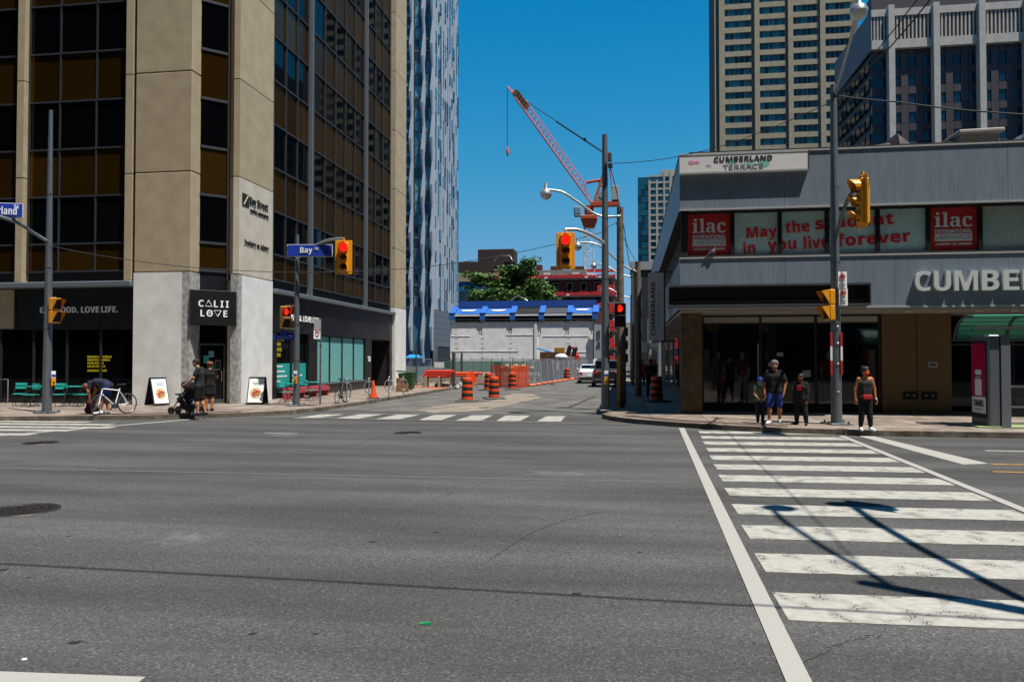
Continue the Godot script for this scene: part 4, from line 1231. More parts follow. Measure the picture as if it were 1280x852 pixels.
func brick_hall() -> void:
	mat("awning_blue", "1f66bc", 0.6, 0.0, "soft", 0.3)
	mat("awning_dark_blue", "1a4c9c", 0.6, 0.0, "soft", 0.3)
	mat("green_screen", "6e8f84", 0.8)
	var b := thing("white_brick_building", "long white painted brick building with blue frames of a roof terrace", "building", Vector3(-11.7, 0, -88))
	var s := Shape.new()
	s.box(Vector3(-11.7, 2.85, -91), Vector3(15.6, 5.7, 16))
	obj("wall", s, M.white_brick, b)
	# courses that stand a little proud, downpipe stains and the seam of an older gable
	var c := Shape.new()
	for q in [[-19.4, -17.3, 4.35], [-13.3, -9.6, 4.45], [-9.3, -4.4, 4.3], [-19.4, -12, 2.7], [-9, -4.2, 2.6]]:
		c.box(Vector3((q[0] + q[1]) / 2, q[2], -82.98), Vector3(q[1] - q[0], 0.035, 0.03))
	obj("ledge_line", c, M.white_brick, b)
	panel("corner_pier", Vector3(0, 0, -83), FX, -10.2, -9.9, 0.1, 5.6, -0.1, 0.12, M.white_concrete, b)
	panel("coping", Vector3(0, 0, -83), FX, -19.55, -3.85, 5.7, 5.8, -0.4, 0.1, M.white_concrete, b)
	mat("brick_stain", "cfc4ba", 0.9)
	for x in [-18.9, -16.0, -12.9, -6.6]:
		for k in 9:
			if rng.randf() < 0.8: panel("exposed_brick", Vector3(0, 0, -83), FX, x + rng.randf_range(-0.15, 0.0), x + rng.randf_range(0.1, 0.3), 0.9 + 0.52 * k, 1.0 + 0.52 * k + rng.randf() * 0.1, -0.05, 0.012, M.brick_stain, b)
	# roof terrace: posts, rails, rolled screens, blue frames with the awning bands
	var x0 := -19.3
	var bays := [-19.3, -15.9, -12.6, -9.45, -6.45, -3.7]
	for i in 6:
		var x: float = bays[i]
		panel("blue_post", Vector3(0, 0, -82.9), FX, x - 0.28, x + 0.28, 6.1, 6.9, -0.2, 0.15, M.awning_blue, b)
		var sl := Shape.new()
		sl.box(Vector3(x + 0.1, 7.22, -83.5), Vector3(0.62, 0.14, 1.75), Basis(Vector3(1, 0, 0), 0.5))
		obj("blue_strut", sl, M.awning_blue, b)
		var pp := Shape.new()
		pp.cyl(Vector3(x - 0.12, 5.3, -82.85), Vector3(x - 0.12, 6.5, -82.85), 0.035)
		pp.cyl(Vector3(x + 0.12, 5.3, -82.85), Vector3(x + 0.12, 6.5, -82.85), 0.035)
		obj("terrace_post", pp, M.bright_steel, b)
	panel("blue_ridge_beam", Vector3(0, 0, -84.4), FX, -18.9, -3.6, 7.55, 8.25, -0.3, 0.2, M.awning_dark_blue, b)
	var rail := Shape.new()
	rail.cyl(Vector3(-19.3, 6.15, -82.88), Vector3(-3.7, 6.15, -82.88), 0.03, -1.0, 6)
	rail.cyl(Vector3(-19.3, 5.85, -82.88), Vector3(-3.7, 5.85, -82.88), 0.02, -1.0, 6)
	obj("terrace_rail", rail, M.bright_steel, b)
	for i in 5:
		var a: float = bays[i] + 0.3
		var e: float = bays[i + 1] - 0.3
		var aw := Shape.new()
		aw.box(Vector3((a + e) / 2 + 0.1, 7.08, -83.55), Vector3(e - a, 0.05, 1.5), Basis(Vector3(1, 0, 0), 0.45))
		obj("awning", aw, [M.awning_blue, M.awning_blue, M.soft_black, M.dark_steel, M.awning_blue][i], b)
		panel("screen_roll", Vector3(0, 0, -82.85), FX, a, e, 6.52, 6.68, -0.1, 0.1, M.white, b)
		panel("dark_screen", Vector3(0, 0, -83.2), FX, a, e, 5.8, 6.6, -0.06, 0.0, M.soft_black, b)
		if i != 2 and i != 3:
			for k in 3:   # white brush lettering on the awnings, too small to read
				var bl := Shape.new()
				bl.ball(Vector3(lerpf(a, e, 0.35 + 0.16 * k), 7.17, -83.48), Vector3(0.45, 0.015, 0.16 + 0.05 * (k % 2)), 10, 4, Basis(Vector3(1, 0, 0), 0.45) * Basis(Vector3(0, 1, 0), 0.2 * k))
				bl.v = bl.v
				obj("awning_brush_mark", bl, M.white, b)
	panel("terrace_back", Vector3(0, 0, -86), FX, -19.2, -3.8, 5.7, 7.9, -0.2, 0.0, M.soft_black, b)
	mat("plant_yellow", "8a8a2c", 0.8)
	for k in 16:
		var f := Shape.new()
		f.ball(Vector3(-9.0 + k * 0.34, 6.05 + 0.08 * sin(k * 2.3), -83.05), Vector3(0.18, 0.09, 0.1), 6, 4)
		obj("terrace_planting", f, M.plant_yellow, b)
	var gs := Shape.new()
	gs.tube([Vector3(-13.2, 8.3, -85), Vector3(-12.3, 8.9, -85), Vector3(-11.2, 8.3, -85)], 0.06, 6)
	obj("gable_frame", gs, M.bright_steel, b)
	# narrow upright sign with brush lettering at the street corner
	var v := thing("narrow_sign", "narrow pale upright sign with dark brush marks at the white building's street corner", "sign", Vector3(-3.4, 1.5, -82.6))
	piece("board", Vector3(-3.35, 3.7, -82.6), Vector3(0.85, 3.6, 0.15), M.condo_white, v)
	piece("edge", Vector3(-3.85, 3.7, -82.6), Vector3(0.12, 3.8, 0.2), M.soft_black, v)
	text("lettering", "The Fifth", Vector3(-3.35, 3.9, -82.5), 2.0, 0.42, M.print_dark, v, Basis(Vector3(0, 1, 0), Vector3(-1, 0, 0), Vector3(0, 0, 1)), 0.02, "Droid Serif", 400)

func brown_office() -> void:
	mat("brown_wall", "35251f", 0.8, 0.0, "soft", 0.1)
	mat("tan_band", "9a8a6d", 0.8)
	mat("ribbon_blue", "2b5f86", 0.1)
	var b := thing("brown_office_building", "brown office building with blue ribbon windows beyond the tree", "building", Vector3(-30, 0, -158))
	var core := Shape.new()
	core.box(Vector3(-29.0, 10.5, -158), Vector3(8.8, 21, 15.6))
	obj("core", core, M.soft_black, b)
	var o := Vector3(0, 0, -150)
	panel("parapet", o, FX, -33.6, -24.6, 18.75, 21.05, -0.4, 0.02, M.brown_wall, b)
	panel("tan_band", o, FX, -33.6, -24.6, 17.1, 18.73, -0.4, 0.1, M.tan_band, b)
	for k in 6: panel("window_pane", o, FX, -33.6 + k * 1.5, -33.6 + k * 1.5 + 1.46, 15.2, 17.05, -0.3, -0.1, M.ribbon_blue, b)
	panel("dark_band", o, FX, -33.6, -24.6, 12.4, 15.15, -0.3, 0.0, M.condo_glass_dark, b)
	for k in 6: panel("window_pane", o, FX, -33.6 + k * 1.5, -33.6 + k * 1.5 + 1.46, 10.4, 12.3, -0.3, -0.1, M.ribbon_blue, b)
	var ph := Shape.new()
	ph.box(Vector3(-26.2, 22.2, -153), Vector3(7.2, 2.6, 5), Basis(), 0.05)
	obj("plant_room", ph, M.brown_wall, b)
	var fr := Shape.new()
	fr.tube([Vector3(-26.4, 20.9, -149.5), Vector3(-25.5, 22.0, -149.5), Vector3(-23.2, 22.0, -149.5), Vector3(-22.6, 20.9, -149.5)], 0.07, 6)
	obj("roof_frame", fr, M.bright_steel, b)

func building_site_block() -> void:
	mat("site_red", "d6282b", 0.7, 0.0, "patch", 0.4)
	mat("site_concrete", "8b8781", 0.9, 0.0, "soft", 0.1)
	var b := thing("unfinished_building", "unfinished concrete building wrapped in red safety screens below the crane", "building", Vector3(-12, 0, -143))
	var o := Vector3(0, 0, -135)
	var x0 := -24.0
	var x1 := -2.6
	var core := Shape.new()
	core.box(Vector3((x0 + x1) / 2, 7.6, -144), Vector3(x1 - x0 - 1.4, 15.2, 14))
	obj("core", core, M.soft_black, b)
	var edge := Shape.new()
	for i in 6:
		var y := 16.2 - i * 3.05
		panel("floor_slab", o, FX, x0, x1, y - 0.55, y - 0.2, -16, 0.3, M.site_concrete, b)
		var u := x0
		while u < x1:   # sagging red edge screens
			var w := rng.randf_range(1.6, 3.0)
			var h := rng.randf_range(0.45, 0.7)
			panel("safety_screen", o, FX, u + 0.05, minf(u + w, x1) - 0.05, y - 0.3, y - 0.3 + h, 0.3, 0.36, M.site_red, b)
			if rng.randf() < 0.4: panel("white_tarp", o, FX, u + 0.3, u + 0.8, y - 0.3, y - 0.05, 0.37, 0.42, M.white, b)
			u += w
		if i > 0:
			for k in 9:
				var xx := x0 + 0.9 + k * 2.45
				panel("dark_wall", o, FX, xx + 0.9, xx + 2.3, y - 0.2, y + 2.5, -0.6, -0.4, M.brick_red if i < 3 else M.soft_black, b)
				panel("door_frame", o, FX, xx - 0.1, xx, y - 0.2, y + 1.9, -0.4, -0.2, M.site_concrete, b)
				panel("door_frame", o, FX, xx + 0.8, xx + 0.9, y - 0.2, y + 1.9, -0.4, -0.2, M.site_concrete, b)
				panel("door_frame", o, FX, xx - 0.1, xx + 0.9, y + 1.9, y + 2.05, -0.4, -0.2, M.site_concrete, b)
				panel("low_screen", o, FX, xx, xx + 0.8, y - 0.2, y + 0.7, -0.3, -0.25, M.site_red, b)
	# top deck: grey forms, plywood, parapet of red screens
	panel("formwork", o, FX, x0 + 3, -7.5, 16.35, 17.4, -4, -0.3, M.site_concrete, b)
	for k in 6: panel("plywood", o, FX, x0 + 4 + k * 2.5, x0 + 5.2 + k * 2.5, 16.0, 16.9, -0.25, -0.15, M.white_concrete if k % 3 else M.tan_band, b)
	var u2 := x0
	while u2 < x1:
		var w := rng.randf_range(1.4, 2.6)
		panel("safety_screen", o, FX, u2, u2 + w - 0.1, 17.5, 17.85 + rng.randf() * 0.3, -6, -5.9, M.site_red, b)
		u2 += w
	for q in [[-16.8, 19.0, 1.6], [-13.4, 18.7, 2.0], [-9.4, 18.6, 2.2]]:
		piece("brick_stack", Vector3(q[0], q[1] - 0.7, -142), Vector3(q[2], 1.6, 1.5), M.brick_red, b)
	for i in range(1, 6):
		panel("netting", o, FX, -5.6, -2.7, 16.2 - i * 3.05 + 0.1, 16.2 - i * 3.05 + 1.5, 0.2, 0.26, M.site_red, b)
	# right end seen along the street: scaffold in red netting
	for i in 6:
		panel("side_screen", Vector3(x1, 0, 0), FS, 134.8, 150, 16.2 - i * 3.05 - 0.3, 16.2 - i * 3.05 + 0.4, -0.1, 0.05, M.site_red, b)
	var sc := Shape.new()
	for k in 5: sc.cyl(Vector3(x1 + 0.6, 0, -135 - k * 2.4), Vector3(x1 + 0.6, 17.6 - k * 0.1, -135 - k * 2.4), 0.05, -1.0, 6)
	for i in 7: sc.cyl(Vector3(x1 + 0.6, 1.2 + i * 2.5, -135), Vector3(x1 + 0.6, 1.2 + i * 2.5, -145), 0.04, -1.0, 6)
	obj("scaffold", sc, M.steel, b)

func far_condo() -> void:
	mat("far_white", "a9a59c", 0.8)
	mat("far_teal", "1f5566", 0.15)
	mat("far_navy", "123148", 0.12)
	var b := thing("distant_condominium", "distant white and teal condominium tower seen down the street", "building", Vector3(12, 0, -268))
	var core := Shape.new()
	core.box(Vector3(12.6, 31, -268.5), Vector3(19.8, 62, 16))
	obj("core", core, M.far_navy, b)
	var o := Vector3(0, 0, -260)
	var fl := 2.16
	for i in 26:
		var y := 6.0 + i * fl
		for q in [[2.7, 3.9, 0], [3.9, 5.1, 0], [5.1, 6.1, 0], [6.9, 7.7, 1], [7.75, 8.55, 1], [9.3, 10.1, 1], [10.15, 10.95, 1], [11.6, 12.9, 0], [14.0, 14.8, 1], [14.85, 15.6, 1], [17.0, 17.9, 1]]:
			panel("window_pane", o, FX, q[0], q[1] - 0.06, y + (0.1 if q[2] == 0 else 0.5), y + fl - 0.1, -0.2, 0.03 if q[2] == 0 else -0.05, M.far_teal if rng.randf() < 0.65 else M.far_navy, b)
	for q in [[6.15, 6.85], [8.6, 9.25], [11.0, 11.55], [12.95, 13.95], [15.65, 16.95], [17.95, 22.4]]:
		panel("white_pier", o, FX, q[0], q[1], 0, 61.0 if q[0] < 11 else 64.0, -0.5, 0.2, M.far_white, b)
	var bands := Shape.new()
	for i in 27: sbox(bands, o, FX, 6.15, 18, 6.0 + i * fl - 0.1, 6.0 + i * fl + 0.5, -0.4, 0.1)
	tag(obj("floor_bands", bands, M.far_white, b), "", "", "", "stuff")
	panel("roof_box", o, FX, 10.2, 22, 62.0, 64.4, -10, -0.6, M.far_white, b)
	panel("top_glass", o, FX, 2.7, 10, 59.5, 61.6, -6, 0.05, M.far_teal, b)

func dark_block() -> void:
	mat("dark_brown", "1d1a1b", 0.7)
	var b := thing("dark_building", "dark narrow building with a grey cornice behind the hanging banner", "building", Vector3(3, 0, -105))
	var s := Shape.new()
	s.box(Vector3(3.2, 6.6, -106), Vector3(5.9, 13.2, 12))
	obj("wall", s, M.dark_brown, b)
	panel("cornice", Vector3(0, 0, -100), FX, 0.0, 6.3, 13.2, 14.25, -10, 0.2, M.grey, b)
	for k in 3:
		for i in 4:
			panel("window_pane", Vector3(0, 0, -100), FX, 0.7 + k * 1.9, 1.5 + k * 1.9, 2.6 + i * 2.7, 4.2 + i * 2.7, -0.1, 0.03, M.ribbon_blue, b)
	var ch := Shape.new()
	ch.box(Vector3(4.8, 14.9, -101), Vector3(0.7, 1.4, 0.7), Basis(), 0.03)
	obj("chimney", ch, M.brick_red, b)

func street_rows() -> void:   # small shops farther down the side street
	var rows := [["narrow_shop", "narrow brick shop past the white building on the left", -3.4, -96.0, 7.5, 7.0, "brick_red"], ["narrow_shop", "narrow dark shop farther down on the left of the side street", -3.2, -104.0, 8.5, 7.0, "dark_brown"], ["narrow_shop", "small tan shop near the end of the left row below the red screens", -3.0, -112.0, 6.5, 7.0, "tan_band"]]
	for q in rows:
		var b := thing(q[0], q[1], "shop", Vector3(q[2] - 3, 0, q[3]), "small shops down the side street")
		var s := Shape.new()
		s.box(Vector3(q[2] - 3.5, q[4] / 2, q[3]), Vector3(7, q[4], q[5]), Basis(), 0.05)
		obj("wall", s, M[q[6]], b)
		for i in 2:
			panel("window_pane", Vector3(q[2], 0, 0), FS, -q[3] - 2.4 + i * 3, -q[3] - 0.8 + i * 3, 3.8, 5.6, -0.1, 0.03, M.condo_glass_dark, b)
		panel("shop_window", Vector3(q[2], 0, 0), FS, -q[3] - 2.6, -q[3] + 2.6, 0.5, 2.6, -0.1, 0.03, M.dark_glass, b)
		panel("awning", Vector3(q[2], 0, 0), FS, -q[3] - 2.8, -q[3] + 2.8, 2.7, 3.0, 0.0, 0.9, M.awning_blue if q[6] == "tan_band" else M.soft_black, b)
	# the right side of the street past the shopping centre
	for q in [["grey shop row house in shade beyond the shopping centre", -68.0, 7.0, "grey", 2.2], ["brown shop in shade beyond the grey row house", -78.0, 9.0, "dark_brown", 2.2], ["cream shop at the far right end of the shaded pavement", -89.0, 6.5, "soffit", 2.0]]:
		var b := thing("row_shop", q[0], "shop", Vector3(q[4] + 4, 0, q[1]), "shops on the shaded side")
		var s := Shape.new()
		s.box(Vector3(q[4] + 4, q[2] / 2, q[1]), Vector3(8, q[2], 9.6), Basis(), 0.05)
		obj("wall", s, M[q[3]], b)
		for i in 2: panel("window_pane", Vector3(q[4], 0, 0), FW, q[1] - 3 + i * 3.4, q[1] - 1 + i * 3.4, 0.6, 2.8, -0.1, 0.03, M.dark_glass, b)
		panel("awning", Vector3(q[4], 0, 0), FW, q[1] - 4, q[1] + 4, 2.9, 3.2, 0.0, 1.1, M.white_concrete, b)
	var end := thing("end_building", "pale building closing the far end of the side street", "building", Vector3(-4, 0, -215))
	var es := Shape.new()
	es.box(Vector3(-3, 6, -220), Vector3(24, 12, 10), Basis(), 0.1)
	obj("wall", es, M.soffit, end)
	for k in 8:
		for i in 3: panel("window_pane", Vector3(0, 0, -215), FX, -13 + k * 2.7, -11.4 + k * 2.7, 1.0 + i * 3.6, 3.2 + i * 3.6, -0.2, 0.05, M.dark_glass, end)

func unseen_backdrop() -> void:   # unseen slab added behind the viewpoint: darkens window reflections and cuts sky light
	var b := thing("added_backdrop_building", "unseen dark slab added behind the viewpoint, darkening what the black windows mirror", "building", Vector3(-20, 0, 34))
	var s := Shape.new()
	s.box(Vector3(-17.5, 41, 36), Vector3(255, 82, 16))
	obj("wall", s, M.dark_brown, b)
	for i in 20:
		panel("window_band", Vector3(0, 0, 28), Basis(Vector3(-1, 0, 0), Vector3(0, 1, 0), Vector3(0, 0, -1)), -109.5, 144.5, 2 + i * 3.9, 4.2 + i * 3.9, -0.1, 0.04, M.dark_glass, b)

func tower_crane() -> void:
	mat("crane_red", "c9655c", 0.55)
	mat("crane_orange", "b5481a", 0.55)
	mat("crane_white", "c9c6c2", 0.6)
	var b := thing("tower_crane", "red luffing tower crane with a white lattice mast above the building site", "crane", Vector3(-9.1, 0, -175))
	var mast := Shape.new()
	var c := Vector3(-9.1, 0, -175)
	var h := 1.0
	for k in 4:
		var d := Vector3([-h, h, h, -h][k], 0, [-h, -h, h, h][k])
		mast.cyl(c + d + Vector3(0, 12, 0), c + d + Vector3(0, 31.6, 0), 0.13, -1.0, 6)
	for i in 10:
		var y := 12.0 + i * 2.0
		for k in 4:
			var d := Vector3([-h, h, h, -h][k], y, [-h, -h, h, h][k])
			var e := Vector3([h, h, -h, -h][k], y, [-h, h, h, -h][k])
			mast.cyl(c + d, c + e, 0.08, -1.0, 5)
			mast.cyl(c + d, c + e + Vector3(0, 2, 0), 0.07, -1.0, 5)
	obj("mast", mast, M.crane_white, b)
	var sl := Shape.new()
	sl.loft([[c + Vector3(-1.2, 31.4, 1.2), c + Vector3(1.2, 31.4, 1.2), c + Vector3(1.2, 31.4, -1.2), c + Vector3(-1.2, 31.4, -1.2)], [c + Vector3(-1.8, 33.2, 1.7), c + Vector3(1.8, 33.2, 1.7), c + Vector3(1.8, 33.2, -1.7), c + Vector3(-1.8, 33.2, -1.7)]])
	sl.box(c + Vector3(0, 33.6, 0), Vector3(3.6, 0.8, 3.2), Basis(), 0.1)
	sl.cyl(c + Vector3(0, 34.5, 0), c + Vector3(0, 36.3, 0), 1.1, -1.0, 10)
	obj("slewing_ring", sl, M.crane_orange, b)
	var cab := Shape.new()
	cab.box(Vector3(-11.6, 34.9, -174.2), Vector3(1.6, 2.2, 1.6), Basis(), 0.15)
	var cb := obj("cab", cab, M.grey, b)
	piece("cab_window", Vector3(-12.42, 35.1, -174.2), Vector3(0.06, 1.3, 1.3), M.condo_glass_teal, cb)
	piece("cab_window", Vector3(-11.6, 35.1, -173.38), Vector3(1.2, 1.3, 0.06), M.condo_glass_teal, cb)
	var deck := Shape.new()
	deck.box(Vector3(-7.446, 37.2, -177.147) + Vector3(0, 0, 0), Vector3(0.01, 0.01, 0.01))
	deck.box(Vector3(-5.6, 36.6, -175), Vector3(6.4, 1.0, 2.2), Basis(), 0.08)
	obj("counter_deck", deck, M.crane_orange, b)
	var cw := Shape.new()
	cw.box(Vector3(-3.2, 38.9, -175), Vector3(1.5, 3.2, 2.4), Basis(), 0.08)
	obj("counterweight", cw, M.soffit, b)
	var wi := Shape.new()
	wi.box(Vector3(-7.0, 37.8, -175), Vector3(1.8, 1.4, 1.8), Basis(), 0.2)
	wi.cyl(Vector3(-6.2, 38.6, -176), Vector3(-6.2, 38.6, -174), 0.7)
	obj("winch", wi, M.grey, b)
	# raised jib: triangular lattice from foot to tip
	var jib := Shape.new()
	var a := Vector3(-8.9, 37.2, -175)
	var t := Vector3(-27.802, 64.474, -175)
	var dv := (t - a)
	var len := dv.length()
	var ax := dv / len
	var up := Vector3(-ax.y, ax.x, 0)
	if up.x < 0: up = -up
	var n := 26
	var prev := []
	for i in n + 1:
		var f := float(i) / n
		var wd := 1.6 * minf(1.0, minf(f * 6.0 + 0.15, (1.0 - f) * 7.0 + 0.05))
		var p := a + dv * f
		var cur := [p + Vector3(0, 0, -0.7 * wd), p + Vector3(0, 0, 0.7 * wd), p + up * wd]
		if i > 0:
			for k in 3: jib.cyl(prev[k], cur[k], 0.11 if k < 2 else 0.09, -1.0, 5)
			for k in 2:
				jib.cyl(prev[k], cur[2], 0.05, -1.0, 5)
				jib.cyl(prev[2], cur[k], 0.05, -1.0, 5)
			jib.cyl(prev[0], cur[1], 0.05, -1.0, 5)
		prev = cur
	obj("jib", jib, M.crane_red, b)
	mat("banner_grey", "5c4a35", 0.8)
	for k in 5:   # mesh name banner near the tip
		var p := a + dv * (0.80 + 0.028 * k)
		piece("jib_banner", p + up * 0.75 + Vector3(0, 0, 0.9), Vector3(1.5, 1.4, 0.05), M.banner_grey, b, Basis(Vector3(0, 0, 1), atan2(ax.y, ax.x) - PI + 0.25))
	var af := Shape.new()
	var ap := Vector3(-4.731, 47.455, -175)
	af.cyl(Vector3(-7.9, 37, -175.8), ap, 0.3, 0.22, 6)
	af.cyl(Vector3(-7.9, 37, -174.2), ap, 0.3, 0.22, 6)
	af.cyl(Vector3(-3.6, 37, -175), ap, 0.16, 0.16, 6)
	af.cyl(Vector3(-6.985, 41.741, -175), Vector3(-5.379, 39.695, -175), 0.16, -1.0, 6)
	af.cyl(Vector3(-9.682, 41.652, -175), Vector3(-6.626, 42.091, -175), 0.35, 0.3, 6)
	af.box(ap + Vector3(0, -0.3, 0), Vector3(0.7, 1.6, 0.7))
	obj("a_frame", af, M.crane_orange, b)
	var cables := Shape.new()
	cables.cyl(Vector3(-22.978, 60.523, -175), Vector3(-5.713, 48.4, -175), 0.09, -1.0, 4)
	cables.cyl(Vector3(-16.552, 55.799, -175), Vector3(-5.357, 47.842, -175), 0.09, -1.0, 4)
	cables.cyl(t, Vector3(-27.707, 49.287, -175), 0.07, -1.0, 4)
	cables.ball(Vector3(-10.022, 51.487, -175), Vector3(0.4, 0.4, 0.4), 8, 6)
	obj("cables", cables, M.rubber, b)
	var hk := Shape.new()
	hk.lathe([Vector2(0.02, 0), Vector2(0.3, 0.6), Vector2(0.35, 1.6), Vector2(0.1, 2.4)], Vector3(-27.707, 48.178, -175), 8)
	obj("hook_block", hk, M.crane_red, b)

func tree() -> void:
	mat("bark", "4a3a2c", 0.9, 0.0, "grain", 1.0)
	for k in 3:
		mat("leaf%d" % k, ["3a5722", "496a2b", "59793a"][k], 0.75)
		M["leaf%d" % k].backlight_enabled = true
		M["leaf%d" % k].backlight = Color(0.05, 0.09, 0.02)
	var base := Vector3(-16.4, 0, -108)
	var b := thing("tree", "broad green tree rising behind the white building's blue terrace frames", "tree", base)
	var tr := Shape.new()
	tr.tube([base, base + Vector3(0.1, 4, 0), base + Vector3(0, 8, 0), base + Vector3(0.3, 11, 0)], [0.5, 0.4, 0.3, 0.12], 8)
	var r := RandomNumberGenerator.new()
	r.seed = 5
	var tips := []
	for k in 26:
		var a := TAU * k / 26.0 * 3.0 + r.randf() * 0.6
		var f := Vector3(cos(a), 0, sin(a) * 0.8)
		var st := base + Vector3(0, r.randf_range(6, 10.3), 0)
		var reach := r.randf_range(1.5, 6.0)
		var e := st + f * reach + Vector3(0, r.randf_range(1.5, 6.2) * (1.15 - reach / 11.0), 0)
		tr.tube([st, (st + e) / 2 + Vector3(0, 0.5, 0), e], [0.16, 0.1, 0.04], 5)
		tips.append(e)
		tips.append((st + e * 2) / 3 + Vector3(0, 0.8, 0))
	obj("trunk", tr, M.bark, b)
	for k in 3:
		var lf := Shape.new()
		for i in 80:
			var c: Vector3 = tips[r.randi_range(0, tips.size() - 1)] + Vector3(r.randf_range(-1, 1), r.randf_range(-0.5, 0.9), r.randf_range(-1, 1))
			var sz := r.randf_range(0.7, 1.5)
			for j in 85:
				var d := Vector3(r.randfn(), r.randfn() * 0.5, r.randfn()).normalized() * sz * pow(r.randf(), 0.4)
				d.y *= 0.55
				var p := c + d
				var B := Basis.from_euler(Vector3(r.randf_range(-0.7, 0.7), r.randf() * TAU, r.randf_range(-0.7, 0.7)))
				var w := r.randf_range(0.11, 0.2)
				lf.tri(p - B.x * w, p + B.z * w * 1.6, p + B.x * w)
				lf.tri(p - B.x * w, p + B.x * w, p - B.z * w * 1.6)
		tag(obj("foliage", lf, M["leaf%d" % k], b), "", "", "", "stuff")


# ---------------------------------------------------------------- poles, signals, lamps, wires
func facing(yaw: float) -> Basis:
	return Basis(Vector3.UP, deg_to_rad(yaw))      # 0 faces +z; 90 faces +x

func signal_head(at: Vector3, yaw: float, lit: bool, parent: Node3D) -> void:
	var B := facing(yaw)
	var s := Shape.new()
	s.box(at, Vector3(0.36, 1.08, 0.2), B, 0.03)
	s.box(at + B.z * 0.02, Vector3(0.62, 1.24, 0.02), B, 0.008)
	s.cyl(at + Vector3(0, 0.5, 0), at + Vector3(0, 0.72, 0), 0.04, -1.0, 8)
	var h := obj("signal_head", s, M.signal_yellow, parent)
	for k in 3:
		var c := at + B * Vector3(0, 0.35 - 0.35 * k, 0.1)
		var r := 0.15 if k == 0 else 0.115
		var l := Shape.new()
		l.ball(c, Vector3(r, r, 0.035), 16, 8, B)
		obj("lens", l, (M.lens_red if lit else M.lens_red_off) if k == 0 else [M.lens_amber, M.lens_green][k - 1], h)
		var v := Shape.new()   # open-bottomed visor with thickness
		for j in 10:
			var a0 := lerpf(-0.6, PI + 0.6, j / 10.0)
			var a1 := lerpf(-0.6, PI + 0.6, (j + 1) / 10.0)
			var dp := 0.26
			for rr in [r + 0.015, r + 0.03]:
				v.quad(c + B * Vector3(cos(a0) * rr, sin(a0) * rr, 0), c + B * Vector3(cos(a1) * rr, sin(a1) * rr, 0), c + B * Vector3(cos(a1) * rr, sin(a1) * rr, dp * (0.45 + 0.55 * maxf(0, sin(a1)))), c + B * Vector3(cos(a0) * rr, sin(a0) * rr, dp * (0.45 + 0.55 * maxf(0, sin(a0)))))
		obj("visor", v, M.signal_yellow, h)

func walk_signal(at: Vector3, yaw: float, hand: bool, parent: Node3D, amber := true) -> void:
	var B := facing(yaw)
	var s := Shape.new()
	for k in [0.21, -0.21]: s.box(at + Vector3(0, k, 0), Vector3(0.36, 0.4, 0.16), B, 0.02)
	var h := obj("walk_signal", s, M.signal_yellow if amber else M.signal_black, parent)
	for k in [0.21, -0.21]:
		piece("screen", at + B * Vector3(0, k, 0.082), Vector3(0.31, 0.33, 0.01), M.signal_black, h, B)
		var v := Shape.new()   # wedge visor: top and two cheeks
		var d := 0.3
		var y0: float = k + 0.18
		var y1: float = k - 0.17
		v.quad(at + B * Vector3(-0.17, y0, 0.08), at + B * Vector3(0.17, y0, 0.08), at + B * Vector3(0.17, y0 - 0.02, d), at + B * Vector3(-0.17, y0 - 0.02, d))
		for x in [-0.17, 0.17]:
			v.tri(at + B * Vector3(x, y0, 0.08), at + B * Vector3(x, y0 - 0.02, d), at + B * Vector3(x, y1, 0.08))
			v.tri(at + B * Vector3(x * 0.96, y0, 0.08), at + B * Vector3(x * 0.96, y0 - 0.02, d), at + B * Vector3(x * 0.96, y1, 0.08))
		obj("visor", v, M.signal_yellow if amber else M.signal_black, h)
	if hand:   # raised red hand: palm, four fingers, thumb
		var q := Shape.new()
		var c := at + B * Vector3(0, 0.17, 0.095)
		q.box(c, Vector3(0.13, 0.13, 0.012), B, 0.004)
		for k in 4: q.box(c + B * Vector3(-0.049 + 0.033 * k, 0.11 - 0.012 * absf(k - 1.4), 0), Vector3(0.025, 0.12, 0.012), B, 0.004)
		q.box(c + B * Vector3(0.085, 0.03, 0), Vector3(0.025, 0.1, 0.012), B * Basis(Vector3(0, 0, 1), -0.4), 0.004)
		obj("hand_symbol", q, M.hand_red, h)

func lamp(at: Vector3, parent: Node3D) -> void:   # round head: metal dome over a pale bowl
	var s := Shape.new()
	s.lathe([Vector2(0.21, 0.0), Vector2(0.2, 0.08), Vector2(0.15, 0.16), Vector2(0.07, 0.21), Vector2(0.06, 0.42), Vector2(0.01, 0.43)], at, 16)
	var h := obj("lamp_head", s, M.lamp_metal, parent)
	var b := Shape.new()
	b.lathe([Vector2(0.005, -0.2), Vector2(0.1, -0.17), Vector2(0.18, -0.09), Vector2(0.21, 0.0)], at, 16)
	obj("bowl", b, M.lamp_bowl, h)

func push_button(at: Vector3, yaw: float, parent: Node3D) -> void:
	var B := facing(yaw)
	var p := piece("push_button", at, Vector3(0.13, 0.24, 0.08), M.signal_yellow, parent, B)
	piece("push_button", at + Vector3(0, 0.24, 0), Vector3(0.13, 0.22, 0.04), M.white, parent, B)
	piece("push_button", at + B * Vector3(0, 0.2, 0.021), Vector3(0.12, 0.08, 0.01), M.sign_blue, parent, B)
	var s := Shape.new()
	s.ball(at + B * Vector3(0, -0.02, 0.05), Vector3(0.035, 0.035, 0.02), 10, 6)
	obj("push_button", s, M.signal_black, parent)

